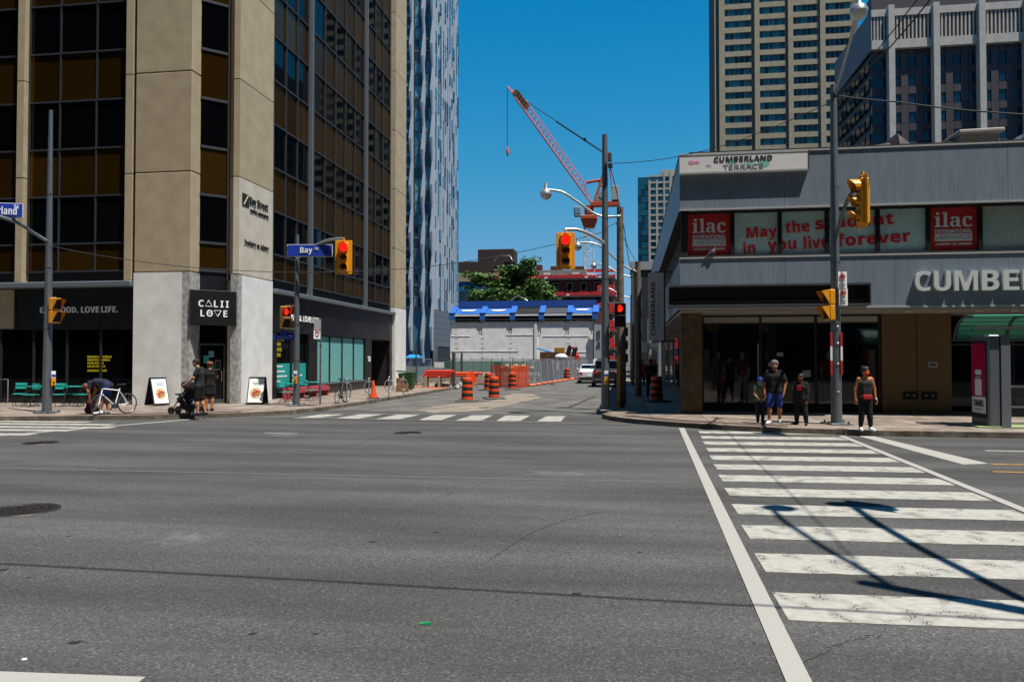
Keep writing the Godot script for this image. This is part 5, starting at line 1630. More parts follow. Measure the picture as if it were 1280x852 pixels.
func pole(a: Vector3, top: float, r0: float, r1: float, m: Material, parent: Node3D, sides := 12) -> void:
	var s := Shape.new()
	s.tube([a, a + Vector3(0, (top - a.y) * 0.5, 0), Vector3(a.x, top, a.z)], [r0, (r0 + r1) / 2, r1], sides)
	obj("pole", s, m, parent)
	for k in 3:   # steel strapping bands and cable clips
		var y = a.y + (top - a.y) * [0.28, 0.47, 0.71][k] + rng.randf_range(-0.2, 0.2)
		var r := lerpf(r0, r1, (y - a.y) / (top - a.y)) + 0.004
		var st := Shape.new()
		st.tube([Vector3(a.x, y - 0.012, a.z), Vector3(a.x, y + 0.012, a.z)], r, sides)
		st.box(Vector3(a.x + r * 0.8, y, a.z + r * 0.6), Vector3(0.04, 0.03, 0.03))
		obj("strap", st, M.dark_steel, parent)

func base_plate(a: Vector3, w: float, parent: Node3D) -> void:
	var s := Shape.new()
	s.box(a + Vector3(0, 0.02, 0), Vector3(w, 0.05, w), Basis(Vector3.UP, 0.3), 0.01)
	for k in 4: s.cyl(a + Vector3((k % 2 - 0.5) * w * 0.8, 0.04, (k / 2 - 0.5) * w * 0.8), a + Vector3((k % 2 - 0.5) * w * 0.8, 0.1, (k / 2 - 0.5) * w * 0.8), 0.025, -1.0, 6)
	obj("base_plate", s, M.steel, parent)

func arm(pts: Array, r: float, parent: Node3D, m: Material = null) -> void:
	var c := Curve3D.new()
	for i in pts.size():
		var t: Vector3 = (pts[mini(i + 1, pts.size() - 1)] - pts[maxi(i - 1, 0)]) * 0.18
		c.add_point(pts[i], -t, t)
	c.bake_interval = 0.15
	var s := Shape.new()
	s.tube(Array(c.get_baked_points()), r, 8)
	obj("arm", s, m if m else M.lamp_metal, parent)

func wire(called: String, label: String, pts: Array, r := 0.012) -> void:
	var s := Shape.new()
	var q := []
	for i in pts.size() - 1:
		for k in 8: q.append(pts[i].lerp(pts[i + 1], k / 8.0) - Vector3(0, 0.25 * sin(PI * k / 8.0) * minf(1.0, pts[i].distance_to(pts[i + 1]) / 20.0), 0))
	q.append(pts[-1])
	s.tube(q, r, 5)
	tag(obj(called, s, M.wire_grey), label, "cable", "overhead wires")

func make_street() -> void:
	mat("lamp_metal", "a7abab", 0.35, 0.6)
	mat("lamp_bowl", "c9cbc6", 0.15)
	mat("wire_grey", "2b2c2e", 0.7)
	glow("lens_red", "ff1a12", 1.1)
	mat("lens_red_off", "4a1010", 0.25)
	mat("lens_amber", "3a2408", 0.2)
	mat("lens_green", "0d241c", 0.2)
	glow("hand_red", "ff2414", 1.1)
	# far left pole with the street name sign
	var a := Vector3(-18.794, 0.13, -22.728)
	var p := thing("traffic_signal_pole", "tall grey tapered pole at far left with a cut off blue street sign", "signal pole", a, "poles at the crossing")
	pole(a, 10.049, 0.15, 0.06, M.steel, p)
	base_plate(a, 0.6, p)
	arm([Vector3(-18.808, 5.733, -22.643), Vector3(-19.043, 5.971, -22.298), Vector3(-19.132, 6.2, -21.672), Vector3(-19.658, 6.424, -20.778)], 0.055, p, M.steel)
	piece("street_sign", Vector3(-19.763, 6.539, -21.366), Vector3(1.9, 0.42, 0.03), M.sign_blue, p, facing(18))
	piece("street_sign", Vector3(-19.775, 6.542, -21.379), Vector3(1.94, 0.46, 0.02), M.white, p, facing(18))
	text("sign_lettering", "Cumberland", Vector3(-19.591, 6.521, -21.362), 1.3, 0.26, M.white, p, facing(18), 0.01)
	text("sign_lettering", "St", Vector3(-18.901, 6.633, -21.465), 0.14, 0.12, M.white, p, facing(18), 0.01)
	walk_signal(Vector3(-18.558, 3.465, -22.733), 80, false, p)
	for c in [Vector3(-18.66, 3.895, -22.708), Vector3(-18.663, 3.06, -22.727)]: piece("bracket", c, Vector3(0.3, 0.04, 0.05), M.lamp_metal, p)
	push_button(Vector3(-18.544, 1.147, -22.687), 60, p)
	# middle left pole: street sign, red signal
	a = Vector3(-12.404, 0.13, -27.601)
	p = thing("traffic_signal_pole", "grey pole by the side street with the blue Bay sign and red signal", "signal pole", a, "poles at the crossing")
	pole(a, 6.574, 0.13, 0.07, M.steel, p)
	base_plate(a, 0.55, p)
	arm([Vector3(-12.353, 5.649, -27.474), Vector3(-11.707, 6.04, -27.361), Vector3(-11.04, 6.278, -27.255), Vector3(-10.411, 6.306, -27.148)], 0.05, p)
	piece("street_sign", Vector3(-11.755, 5.907, -27.256), Vector3(1.66, 0.42, 0.03), M.sign_blue, p, facing(8))
	piece("street_sign", Vector3(-11.761, 5.909, -27.27), Vector3(1.70, 0.46, 0.02), M.white, p, facing(8))
	text("sign_lettering", "Bay", Vector3(-11.874, 5.888, -27.208), 0.46, 0.28, M.white, p, facing(8), 0.01)
	text("sign_lettering", "St", Vector3(-11.493, 5.977, -27.264), 0.13, 0.1, M.white, p, facing(8), 0.01)
	signal_head(Vector3(-10.362, 5.603, -27.071), 12, true, p)
	walk_signal(Vector3(-12.805, 3.445, -27.456), 52, true, p)
	for c in [Vector3(-12.626, 3.879, -27.473), Vector3(-12.629, 3.01, -27.493)]: piece("bracket", c, Vector3(0.4, 0.04, 0.05), M.lamp_metal, p)
	piece("small_street_sign", Vector3(-12.926, 2.698, -27.556), Vector3(0.72, 0.19, 0.02), M.sign_blue, p, facing(8))
	var dome := Shape.new()
	dome.ball(Vector3(-12.915, 2.803, -27.565), Vector3(0.14, 0.16, 0.01), 12, 8, facing(8))
	obj("small_street_sign", dome, M.sign_blue, p)
	text("sign_lettering", "Bay St", Vector3(-12.908, 2.69, -27.518), 0.4, 0.1, M.grey, p, facing(8), 0.01)
	push_button(Vector3(-12.364, 1.094, -27.425), 8, p)
	# tall steel pole at the right corner of the side street
	a = Vector3(-0.839, 0.13, -26.646)
	p = thing("traffic_signal_pole", "tall steel pole at the right curb corner carrying the central red signal", "signal pole", a, "poles at the crossing")
	pole(a, 9.584, 0.15, 0.09, M.steel, p)
	base_plate(a, 0.5, p)
	arm([Vector3(-0.846, 5.818, -26.493), Vector3(-1.271, 6.074, -26.321), Vector3(-1.746, 6.248, -26.144), Vector3(-2.165, 6.231, -25.979)], 0.055, p)
	signal_head(Vector3(-2.133, 5.504, -25.899), 6, true, p)
	walk_signal(Vector3(-0.342, 3.377, -26.525), 2, true, p, false)
	for c in [Vector3(-0.611, 3.805, -26.575), Vector3(-0.614, 2.961, -26.594)]: piece("bracket", c, Vector3(0.5, 0.04, 0.05), M.lamp_metal, p)
	push_button(Vector3(-0.802, 1.144, -26.405), 6, p)
	var gear := Shape.new()
	gear.box(Vector3(-0.661, 8.757, -26.454), Vector3(0.12, 0.3, 0.12), Basis(), 0.02)
	gear.box(Vector3(-0.649, 8.457, -26.463), Vector3(0.16, 0.16, 0.16), Basis(), 0.03)
	gear.tube([Vector3(-0.728, 8.92, -26.44), Vector3(-0.621, 8.757, -26.46), Vector3(-0.65, 8.267, -26.467)], 0.012, 5)
	obj("wire_fittings", gear, M.dark_steel, p)
	# right corner pole
	a = Vector3(5.502, 0.13, -22.07)
	p = thing("traffic_signal_pole", "thick bolted steel pole beside the woman with parking signs and side signal", "signal pole", a, "poles at the crossing")
	pole(a, 9.354, 0.15, 0.085, M.steel, p, 8)
	base_plate(a, 0.62, p)
	arm([Vector3(5.531, 9.091, -22.07), Vector3(5.506, 9.289, -21.514), Vector3(5.489, 9.737, -20.59), Vector3(5.481, 10.237, -19.768), Vector3(5.433, 10.565, -19.45)], 0.04, p)
	lamp(Vector3(5.436, 10.178, -19.408), p)
	piece("arm_cap", Vector3(5.437, 10.465, -19.402), Vector3(0.09, 0.2, 0.09), M.red, p)
	arm([Vector3(5.548, 5.241, -22.07), Vector3(5.448, 5.564, -21.185), Vector3(5.392, 5.859, -20.361), Vector3(5.39, 6.044, -19.648), Vector3(5.443, 6.219, -19.247)], 0.05, p, M.steel)
	signal_head(Vector3(5.441, 5.597, -19.261), -84, false, p)
	walk_signal(Vector3(5.31, 3.343, -21.924), -75, false, p)
	var bands := Shape.new()
	piece("parking_sign", Vector3(5.636, 4.001, -21.857), Vector3(0.24, 0.46, 0.01), M.white, p, facing(14))
	piece("parking_sign", Vector3(5.656, 3.551, -21.87), Vector3(0.24, 0.46, 0.01), M.white, p, facing(14))
	for q in [[1053.5, 345.5], [1054.5, 366]]:
		var c := Vector3(5.631, 4.095, -21.834) if q[0] == 1053.5 else Vector3(5.651, 3.656, -21.847)
		var ring := Shape.new()
		var pts := []
		for k in 16: pts.append(c + facing(14) * Vector3(cos(TAU * k / 16) * 0.075, sin(TAU * k / 16) * 0.075, 0))
		ring.tube(pts, 0.011, 5, false, true)
		ring.cyl(pts[6], pts[14], 0.01, -1.0, 5)
		obj("sign_ring", ring, M.red, p)
		text("sign_letter", "P", c - facing(14).z * 0.004, 0.0, 0.07, M.print_dark, p, facing(14), 0.008)
		for k in 3: piece("sign_line", c + Vector3(0, -0.14 - 0.05 * k, 0), Vector3(0.16, 0.025, 0.006), M.grey, p, facing(14))
	for q in [[1039.2, -0.0], [1052.3, 0.0]]:
		for k in 3:
			var c := Vector3(5.345, 2.416, -21.9) if q[0] < 1045 else Vector3(5.617, 2.416, -21.941)
			piece("reflector_strip", c + Vector3(0, -0.38 * k, 0), Vector3(0.05, 0.38, 0.03), M.red if k % 2 == 0 else M.white, p)
	var bolts := Shape.new()
	for y in [1.0, 1.75, 2.3, 2.75]: bolts.ball(Vector3(a.x + 0.02, y, a.z + 0.14), Vector3(0.035, 0.035, 0.02), 8, 5)
	obj("bolts", bolts, M.bright_steel, p)
	# streetlights on round concrete poles along the side street
	var specs := [[Vector3(-0.349, 0.13, -28.473), 7.415, 0.15, 0.12], [Vector3(0.368, 0.13, -37.068), 6.475, 0.17, 0.13]]
	p = thing("street_light", "weathered round pole nearest the corner with a swan neck lamp over the road", "street light", specs[0][0], "street lights along the side street")
	pole(specs[0][0], specs[0][1], 0.15, 0.12, M.wood_pole, p)
	arm([Vector3(-0.323, 7.037, -28.164), Vector3(-1.122, 7.066, -28.041), Vector3(-1.863, 7.556, -27.917), Vector3(-2.404, 7.903, -27.827), Vector3(-2.945, 7.989, -27.742)], 0.045, p)
	lamp(Vector3(-2.989, 7.816, -27.739), p)
	piece("arm_cap", Vector3(-2.988, 8.018, -27.735), Vector3(0.08, 0.24, 0.08), M.red, p)
	piece("guard_strip", Vector3(-0.406, 1.036, -28.238), Vector3(0.08, 2.0, 0.05), M.signal_yellow, p)
	var pipe := Shape.new()
	pipe.cyl(Vector3(-0.205, 0.243, -28.54), Vector3(-0.193, 3.876, -28.459), 0.05)
	obj("conduit", pipe, M.dark_steel, p)
	p = thing("street_light", "second round pole down the shaded curb with a lamp over the road", "street light", specs[1][0], "street lights along the side street")
	pole(specs[1][0], specs[1][1], 0.16, 0.13, M.wood_pole, p)
	arm([Vector3(0.352, 5.974, -36.993), Vector3(-0.393, 6.351, -36.871), Vector3(-1.1, 6.993, -36.748), Vector3(-1.695, 7.332, -36.649), Vector3(-2.329, 7.37, -36.552)], 0.045, p)
	lamp(Vector3(-2.442, 7.181, -36.539), p)
	for q in [[3, Vector3(1.429, 0.13, -52.914), 377, -52.0], [4, Vector3(1.748, 0.13, -75.857), 402, -70.0]]:
		var at := Vector3(0.15 if q[0] == 3 else 0.1, 0.13, q[3])
		p = thing("street_light", "third street pole farther down the shaded pavement" if q[0] == 3 else "fourth and farthest street pole down the shaded pavement", "street light", at, "street lights along the side street")
		pole(at, 7.6, 0.12, 0.08, M.steel, p)
		arm([at + Vector3(0, 7.2, 0), at + Vector3(-0.8, 7.4, 0), at + Vector3(-1.8, 8.0, 0), at + Vector3(-2.5, 8.1, 0)], 0.05, p)
		lamp(at + Vector3(-2.55, 7.95, 0), p)
	# the pole just outside the frame whose lamp and signal throw shadows on the crosswalk
	a = Vector3(5.1, 0.0, -5.0)
	p = thing("traffic_signal_pole", "near curb pole outside the frame, throwing lamp and signal shadows on the crosswalk", "signal pole", a, "poles at the crossing")
	pole(a, 9.5, 0.15, 0.09, M.steel, p)
	base_plate(a, 0.6, p)
	arm([a + Vector3(0, 8.9, 0), a + Vector3(-0.05, 9.4, -1.1), a + Vector3(-0.15, 9.6, -2.4), a + Vector3(-0.2, 9.5, -3.3)], 0.045, p)
	lamp(a + Vector3(-0.2, 9.2, -3.35), p)
	arm([a + Vector3(0, 6.0, 0), a + Vector3(0.05, 6.8, -1.5), a + Vector3(0.12, 7.3, -3.0), a + Vector3(0.18, 7.4, -4.2)], 0.06, p, M.steel)
	signal_head(Vector3(5.28, 6.75, -9.2), -90, false, p)
	signal_head(Vector3(4.95, 4.2, -5.3), 180, false, p)
	# overhead wires
	wire("overhead_wire", "long sagging wire from the far left pole to the right corner pole", [Vector3(-18.706, 5.577, -22.662), Vector3(-16.048, 5.106, -23.281), Vector3(-12.82, 4.825, -24.083), Vector3(-9.475, 4.807, -24.796), Vector3(-6.076, 5.086, -25.51), Vector3(-2.622, 5.764, -26.224), Vector3(-0.845, 6.226, -26.484)])
	wire("overhead_wire", "wire from the tall corner pole up to the upper right", [Vector3(-0.81, 8.512, -26.437), Vector3(-0.619, 8.514, -26.365), Vector3(0.335, 8.365, -25.704), Vector3(1.552, 8.21, -24.578), Vector3(3.09, 8.268, -23.395), Vector3(5.461, 8.869, -21.921)])
	wire("overhead_wire", "pale dashed looking wire running right from the parking sign pole", [Vector3(5.504, 9.021, -21.924), Vector3(6.791, 8.517, -21.12), Vector3(9.046, 7.558, -19.462), Vector3(10.622, 7.016, -18.703)], 0.02)
	wire("overhead_wire", "steep wire crossing in front of the slatted white crown", [Vector3(5.504, 8.956, -21.926), Vector3(6.262, 9.459, -20.006), Vector3(6.77, 10.053, -18.552), Vector3(7.402, 10.772, -17.114)], 0.018)
	wire("overhead_wire", "wire dropping down the round pole beside the corner", [Vector3(-0.622, 8.321, -26.47), Vector3(-0.474, 7.8, -27.112), Vector3(-0.325, 7.306, -28.36), Vector3(-0.185, 6.509, -28.501), Vector3(-0.019, 6.035, -34.304), Vector3(0.353, 5.807, -37.199)], 0.015)
	wire("overhead_wire", "short slack wire between the corner pole and the crane mast", [Vector3(-0.818, 6.335, -26.486), Vector3(-0.478, 6.631, -27.138), Vector3(-0.329, 6.567, -28.477), Vector3(0.392, 6.376, -37.192)], 0.012)
	wire("overhead_wire", "high wire over the near lanes, seen by its shadow on the road", [Vector3(-30, 8.0, -5.6), Vector3(0, 7.9, -4.7), Vector3(12, 8.0, -4.3)], 0.02)
	wire("overhead_wire", "high wire above the crosswalk, seen by its thin shadow", [Vector3(5.1, 9.2, -5.3), Vector3(5.0, 8.2, -14), Vector3(5.5, 9.0, -22.0)], 0.012)
	# parking sign post by the bicycle
	a = Vector3(-11.918, 0.13, -28.708)
	p = thing("sign_post", "thin post with two small parking signs beside the black bicycle", "sign post", a)
	pole(a, 3.476, 0.035, 0.03, M.steel, p)
	piece("sign_plate", Vector3(-11.884, 3.205, -28.31), Vector3(0.3, 0.4, 0.01), M.grey, p, facing(58))
	piece("sign_plate", Vector3(-11.9, 2.867, -28.315), Vector3(0.3, 0.42, 0.01), M.white, p, facing(58))
	var rg := Shape.new()
	var rp := []
	for k in 12: rp.append(Vector3(-11.88, 2.913, -28.297) + facing(58) * Vector3(cos(TAU * k / 12) * 0.09, sin(TAU * k / 12) * 0.09, 0.012))
	rg.tube(rp, 0.015, 5, false, true)
	obj("sign_ring", rg, M.red, p)
	# ring stands for bicycles
	for q in [[Vector3(-11.011, 0.13, -31.778), "ring stand for bicycles nearest the orange cone"], [Vector3(-10.791, 0.13, -33.857), "middle ring stand for bicycles right of the orange cone"], [Vector3(-10.58, 0.13, -35.398), "ring stand for bicycles in front of the cardboard boxes"], [Vector3(-11.301, 0.13, -29.911), "ring stand that the parked black bicycle leans on"]]:
		p = thing("bicycle_stand", q[1], "bicycle stand", q[0], "ring stands for bicycles")
		var c: Vector3 = q[0]
		var s := Shape.new()
		s.cyl(c, c + Vector3(0, 0.88, 0), 0.03)
		s.ball(c + Vector3(0, 0.9, 0), Vector3(0.04, 0.06, 0.04), 8, 6)
		obj("post", s, M.bright_steel, p)
		var r := Shape.new()
		var pts := []
		for k in 20: pts.append(c + Vector3(0, 0.55, 0) + facing(30) * Vector3(cos(TAU * k / 20) * 0.2, sin(TAU * k / 20) * 0.26, 0))
		r.tube(pts, 0.022, 6, false, true)
		obj("ring", r, M.bright_steel, p)
	bus_shelter()

func bus_shelter() -> void:
	mat("shelter_green", "3f9a80", 0.4)
	M.shelter_green.backlight_enabled = true
	M.shelter_green.backlight = Color(0.04, 0.15, 0.11)
	M.shelter_green.transparency = BaseMaterial3D.TRANSPARENCY_ALPHA
	M.shelter_green.albedo_color.a = 0.62
	mat("poster_magenta", "a3114f", 0.35, 0.0, "soft", 0.8)
	mat("poster_red", "b10e37", 0.35)
	mat("base_green", "8ea06f", 0.8)
	var p := thing("bus_shelter", "bus shelter with a curved green glass roof and magenta poster at the right edge", "bus shelter", Vector3(9.6, 0.13, -22.2))
	var z0 := -22.75
	var z1 := -21.45
	var xl := 9.05
	# poster cabinet across the end of the shelter
	var cb := Shape.new()
	cb.box(Vector3(xl + 0.16, 1.33, -22.0), Vector3(0.3, 2.36, 1.05), Basis(), 0.04)
	var cab := obj("poster_case", cb, M.steel, p)
	piece("case_edge", Vector3(xl + 0.42, 1.33, -21.55), Vector3(0.22, 2.36, 0.2), M.ledge_metal, p)
	var fx := xl + 0.003
	var PB := facing(-90)
	piece("case_frame", Vector3(fx - 0.002, 1.36, -22.0), Vector3(0.9, 2.0, 0.01), M.signal_black, cab, PB)
	piece("poster", Vector3(fx - 0.01, 1.6, -22.0), Vector3(0.8, 1.4, 0.01), M.poster_magenta, cab, PB)
	for k in 5: piece("poster_ribbon", Vector3(fx - 0.017, 1.98, -22.3 + 0.15 * k), Vector3(0.07, 0.62, 0.004), M.poster_red, cab, PB)
	piece("poster", Vector3(fx - 0.01, 0.7, -22.0), Vector3(0.8, 0.44, 0.01), M.sign_cream, cab, PB)
	piece("poster_bottle", Vector3(fx - 0.018, 1.15, -22.0), Vector3(0.38, 0.43, 0.006), M.sign_cream, cab, PB)
	piece("poster_bottle", Vector3(fx - 0.018, 1.42, -22.0), Vector3(0.3, 0.08, 0.006), M.grey, cab, PB)
	piece("poster_bottle", Vector3(fx - 0.018, 1.54, -22.0), Vector3(0.34, 0.13, 0.006), M.sign_cream, cab, PB)
	piece("poster_bottle_band", Vector3(fx - 0.027, 1.46, -22.0), Vector3(0.34, 0.025, 0.004), M.print_dark, cab, PB)
	text("poster_lettering", "CHANEL", Vector3(fx - 0.02, 0.74, -22.0), 0.6, 0.17, M.print_dark, cab, PB, 0.008)
	piece("poster_line", Vector3(fx - 0.02, 0.58, -22.0), Vector3(0.5, 0.03, 0.004), M.grey, cab, PB)
	var bs := Shape.new()
	bs.box(Vector3(10.6, 0.15, -21.95), Vector3(3.6, 0.04, 1.0), Basis(), 0.01)
	obj("floor_plate", bs, M.base_green, p)
	# barrel roof: glass panels between curved ribs, axis along x
	for i in 3:
		var xa := xl - 0.35 + i * 1.3
		var rib := Shape.new()
		var pts := []
		for k in 9:
			var t := lerpf(0.12, 1.9, k / 8.0)
			pts.append(Vector3(xa + 0.05, 2.3 + sin(t) * 0.72, -22.75 + 1.35 * (1.0 - cos(t)) * 0.62))
		rib.tube(pts, 0.035, 6)
		obj("roof_rib", rib, M.dark_steel, p)
		if i < 3:
			for k in 8:
				var g := Shape.new()
				var a: Vector3 = pts[k] + Vector3(0.06, 0.02, 0)
				var b: Vector3 = pts[k + 1] + Vector3(0.06, 0.02, 0)
				var n := (b - a).cross(Vector3(1, 0, 0)).normalized() * 0.008
				g.loft([[a - n, b - n, b + n, a + n], [a - n + Vector3(1.2, 0, 0), b - n + Vector3(1.2, 0, 0), b + n + Vector3(1.2, 0, 0), a + n + Vector3(1.2, 0, 0)]])
				obj("roof_pane", g, M.shelter_green, p)
	for q in [[z0, 2.4], [z1 + 0.05, 2.68]]:
		piece("beam", Vector3(xl + 1.6, q[1], q[0]), Vector3(4.0, 0.07, 0.07), M.dark_steel, p)
	for x in [xl + 1.9, xl + 3.6]:
		piece("post", Vector3(x, 1.25, z0), Vector3(0.08, 2.3, 0.08), M.dark_steel, p)
	for k in 2:
		piece("back_pane", Vector3(xl + 1.15 + k * 1.75, 1.3, z0), Vector3(1.6, 1.9, 0.012), M.clear_glass, p)
	piece("bench_rail", Vector3(xl + 2.2, 0.62, z0 + 0.25), Vector3(2.6, 0.05, 0.3), M.bright_steel, p)
	piece("bench_rail", Vector3(xl + 2.2, 1.15, z0 + 0.08), Vector3(2.6, 0.06, 0.04), M.bright_steel, p)


# ---------------------------------------------------------------- people: one smooth skin round a skeleton, clothes as shells round the same bones
func nets(bones: Array, cell: float, k: float, planes := []) -> Shape:
	var lo := Vector3(1e9, 1e9, 1e9)
	var hi := -lo
	for b in bones:
		var m: float = maxf(b[2], b[3]) + cell * 2.5
		for e in 2:
			lo = lo.min(b[e] - Vector3.ONE * m)
			hi = hi.max(b[e] + Vector3.ONE * m)
	var nx := int((hi.x - lo.x) / cell) + 2
	var ny := int((hi.y - lo.y) / cell) + 2
	var nz := int((hi.z - lo.z) / cell) + 2
	var D := PackedFloat32Array()
	D.resize(nx * ny * nz)
	D.fill(10.0)
	for b in bones:
		var a: Vector3 = b[0]
		var ab: Vector3 = b[1] - a
		var ra: float = b[2]
		var rd: float = b[3] - ra
		var l2 := maxf(ab.length_squared(), 1e-9)
		var m := maxf(b[2], b[3]) + k + cell * 2.0
		var p0: Vector3 = (a.min(b[1]) - Vector3.ONE * m - lo) / cell
		var p1: Vector3 = (a.max(b[1]) + Vector3.ONE * m - lo) / cell
		for z in range(maxi(0, int(p0.z)), mini(nz, int(p1.z) + 2)):
			for y in range(maxi(0, int(p0.y)), mini(ny, int(p1.y) + 2)):
				var row := (z * ny + y) * nx
				for x in range(maxi(0, int(p0.x)), mini(nx, int(p1.x) + 2)):
					var q := lo + Vector3(x, y, z) * cell - a
					var t := clampf(q.dot(ab) / l2, 0.0, 1.0)
					var d := (q - ab * t).length() - ra - rd * t
					var o := D[row + x]
					var hh := maxf(k - absf(d - o), 0.0) / k
					D[row + x] = minf(d, o) - hh * hh * k * 0.25
	for pl in planes:
		for z in nz:
			for y in ny:
				var row := (z * ny + y) * nx
				for x in nx:
					var i := row + x
					D[i] = maxf(D[i], pl[0].dot(lo + Vector3(x, y, z) * cell) - pl[1])
	var s := Shape.new()
	var at := PackedInt32Array()
	at.resize(nx * ny * nz)
	at.fill(-1)
	var off := [0, 1, nx, nx + 1, nx * ny, nx * ny + 1, nx * ny + nx, nx * ny + nx + 1]
	var sx := 1
	var sy := nx
	var sz := nx * ny
	for z in nz - 1:
		for y in ny - 1:
			var row := (z * ny + y) * nx
			for x in nx - 1:
				var i := row + x
				var in0 := D[i] < 0.0
				if in0 == (D[i + 1] < 0.0) and in0 == (D[i + sy] < 0.0) and in0 == (D[i + sy + 1] < 0.0) and in0 == (D[i + sz] < 0.0) and in0 == (D[i + sz + 1] < 0.0) and in0 == (D[i + sz + sy] < 0.0) and in0 == (D[i + sz + sy + 1] < 0.0):
					continue
				var acc := Vector3.ZERO
				var c := 0
				for e in EDGES:
					var d0 := D[i + off[e[0]]]
					var d1 := D[i + off[e[1]]]
					if (d0 < 0.0) != (d1 < 0.0):
						acc += CORNERS[e[0]].lerp(CORNERS[e[1]], d0 / (d0 - d1))
						c += 1
				at[i] = s.v.size()
				s.v.append(lo + (Vector3(x, y, z) + acc / c) * cell)
	s.n.resize(s.v.size())
	s.uv.resize(s.v.size())
	for z in range(1, nz - 1):
		for y in range(1, ny - 1):
			var row := (z * ny + y) * nx
			for x in range(1, nx - 1):
				var i := row + x
				if at[i] < 0: continue
				var inside := D[i] < 0.0
				if inside != (D[i + sx] < 0.0): face(s, at, i, sy, sz, inside)
				if inside != (D[i + sy] < 0.0): face(s, at, i, sz, sx, inside)
				if inside != (D[i + sz] < 0.0): face(s, at, i, sx, sy, inside)
	return s.smooth()

const CORNERS := [Vector3(0, 0, 0), Vector3(1, 0, 0), Vector3(0, 1, 0), Vector3(1, 1, 0), Vector3(0, 0, 1), Vector3(1, 0, 1), Vector3(0, 1, 1), Vector3(1, 1, 1)]
const EDGES := [[0, 1], [2, 3], [4, 5], [6, 7], [0, 2], [1, 3], [4, 6], [5, 7], [0, 4], [1, 5], [2, 6], [3, 7]]

func face(s: Shape, at: PackedInt32Array, i: int, u: int, w: int, inside: bool) -> void:
	var a := at[i]
	var b := at[i - u]
	var c := at[i - u - w]
	var d := at[i - w]
	if a < 0 or b < 0 or c < 0 or d < 0: return
	if inside: s.ix.append_array([a, c, b, a, d, c])
	else: s.ix.append_array([a, b, c, a, c, d])

var hands := []
func hand_shape(side: float) -> Shape:   # hanging down -y, palm towards the thigh, thumb forward +z; curled a little
	var b := []
	var x := side
	b.append([Vector3(0, 0, 0), Vector3(0, -0.085, 0.022), 0.016, 0.014])
	b.append([Vector3(0, 0, 0), Vector3(0, -0.085, -0.022), 0.016, 0.014])
	for k in 4:
		var z := 0.029 - 0.0195 * k
		var l: float = [0.9, 1.0, 0.94, 0.76][k]
		var p0 := Vector3(0, -0.088, z)
		var p1 := p0 + Vector3(-0.006 * x, -0.04 * l, 0.002 - 0.001 * k)
		var p2 := p1 + Vector3(-0.014 * x, -0.022 * l, 0)
		var p3 := p2 + Vector3(-0.014 * x, -0.012 * l, 0)
		b.append([p0, p1, 0.0088, 0.008]); b.append([p1, p2, 0.008, 0.0075]); b.append([p2, p3, 0.0075, 0.0066])
	b.append([Vector3(0, -0.02, 0.022), Vector3(-0.006 * x, -0.055, 0.05), 0.013, 0.0098])
	b.append([Vector3(-0.006 * x, -0.055, 0.05), Vector3(-0.012 * x, -0.088, 0.054), 0.0098, 0.0078])
	return nets(b, 0.0045, 0.006)

func head_shape() -> Shape:   # chin to crown about 0.23 m; origin at the middle of the skull, face +z
	var b := [[Vector3(0, 0.035, -0.015), Vector3(0, 0.03, 0.02), 0.078, 0.074], [Vector3(0, -0.02, 0.02), Vector3(0, -0.08, 0.05), 0.062, 0.036],
		[Vector3(-0.03, -0.03, 0.035), Vector3(0.03, -0.03, 0.035), 0.045, 0.045], [Vector3(0, 0.0, 0.092), Vector3(0, -0.03, 0.108), 0.009, 0.014],
		[Vector3(-0.03, 0.018, 0.083), Vector3(0.03, 0.018, 0.083), 0.012, 0.012], [Vector3(-0.016, -0.066, 0.085), Vector3(0.016, -0.066, 0.085), 0.009, 0.009],
		[Vector3(0, -0.06, -0.01), Vector3(0, -0.14, -0.02), 0.052, 0.052]]
	for s in [-1, 1]: b.append([Vector3(0.078 * s, 0.015, -0.005), Vector3(0.08 * s, -0.025, 0.0), 0.012, 0.009])
	return nets(b, 0.0085, 0.025)

var head0: Shape

func frame_of(down: Vector3, fwd: Vector3) -> Basis:
	var y := -down.normalized()
	var z := (fwd - y * fwd.dot(y)).normalized()
	return Basis(y.cross(z), y, z)

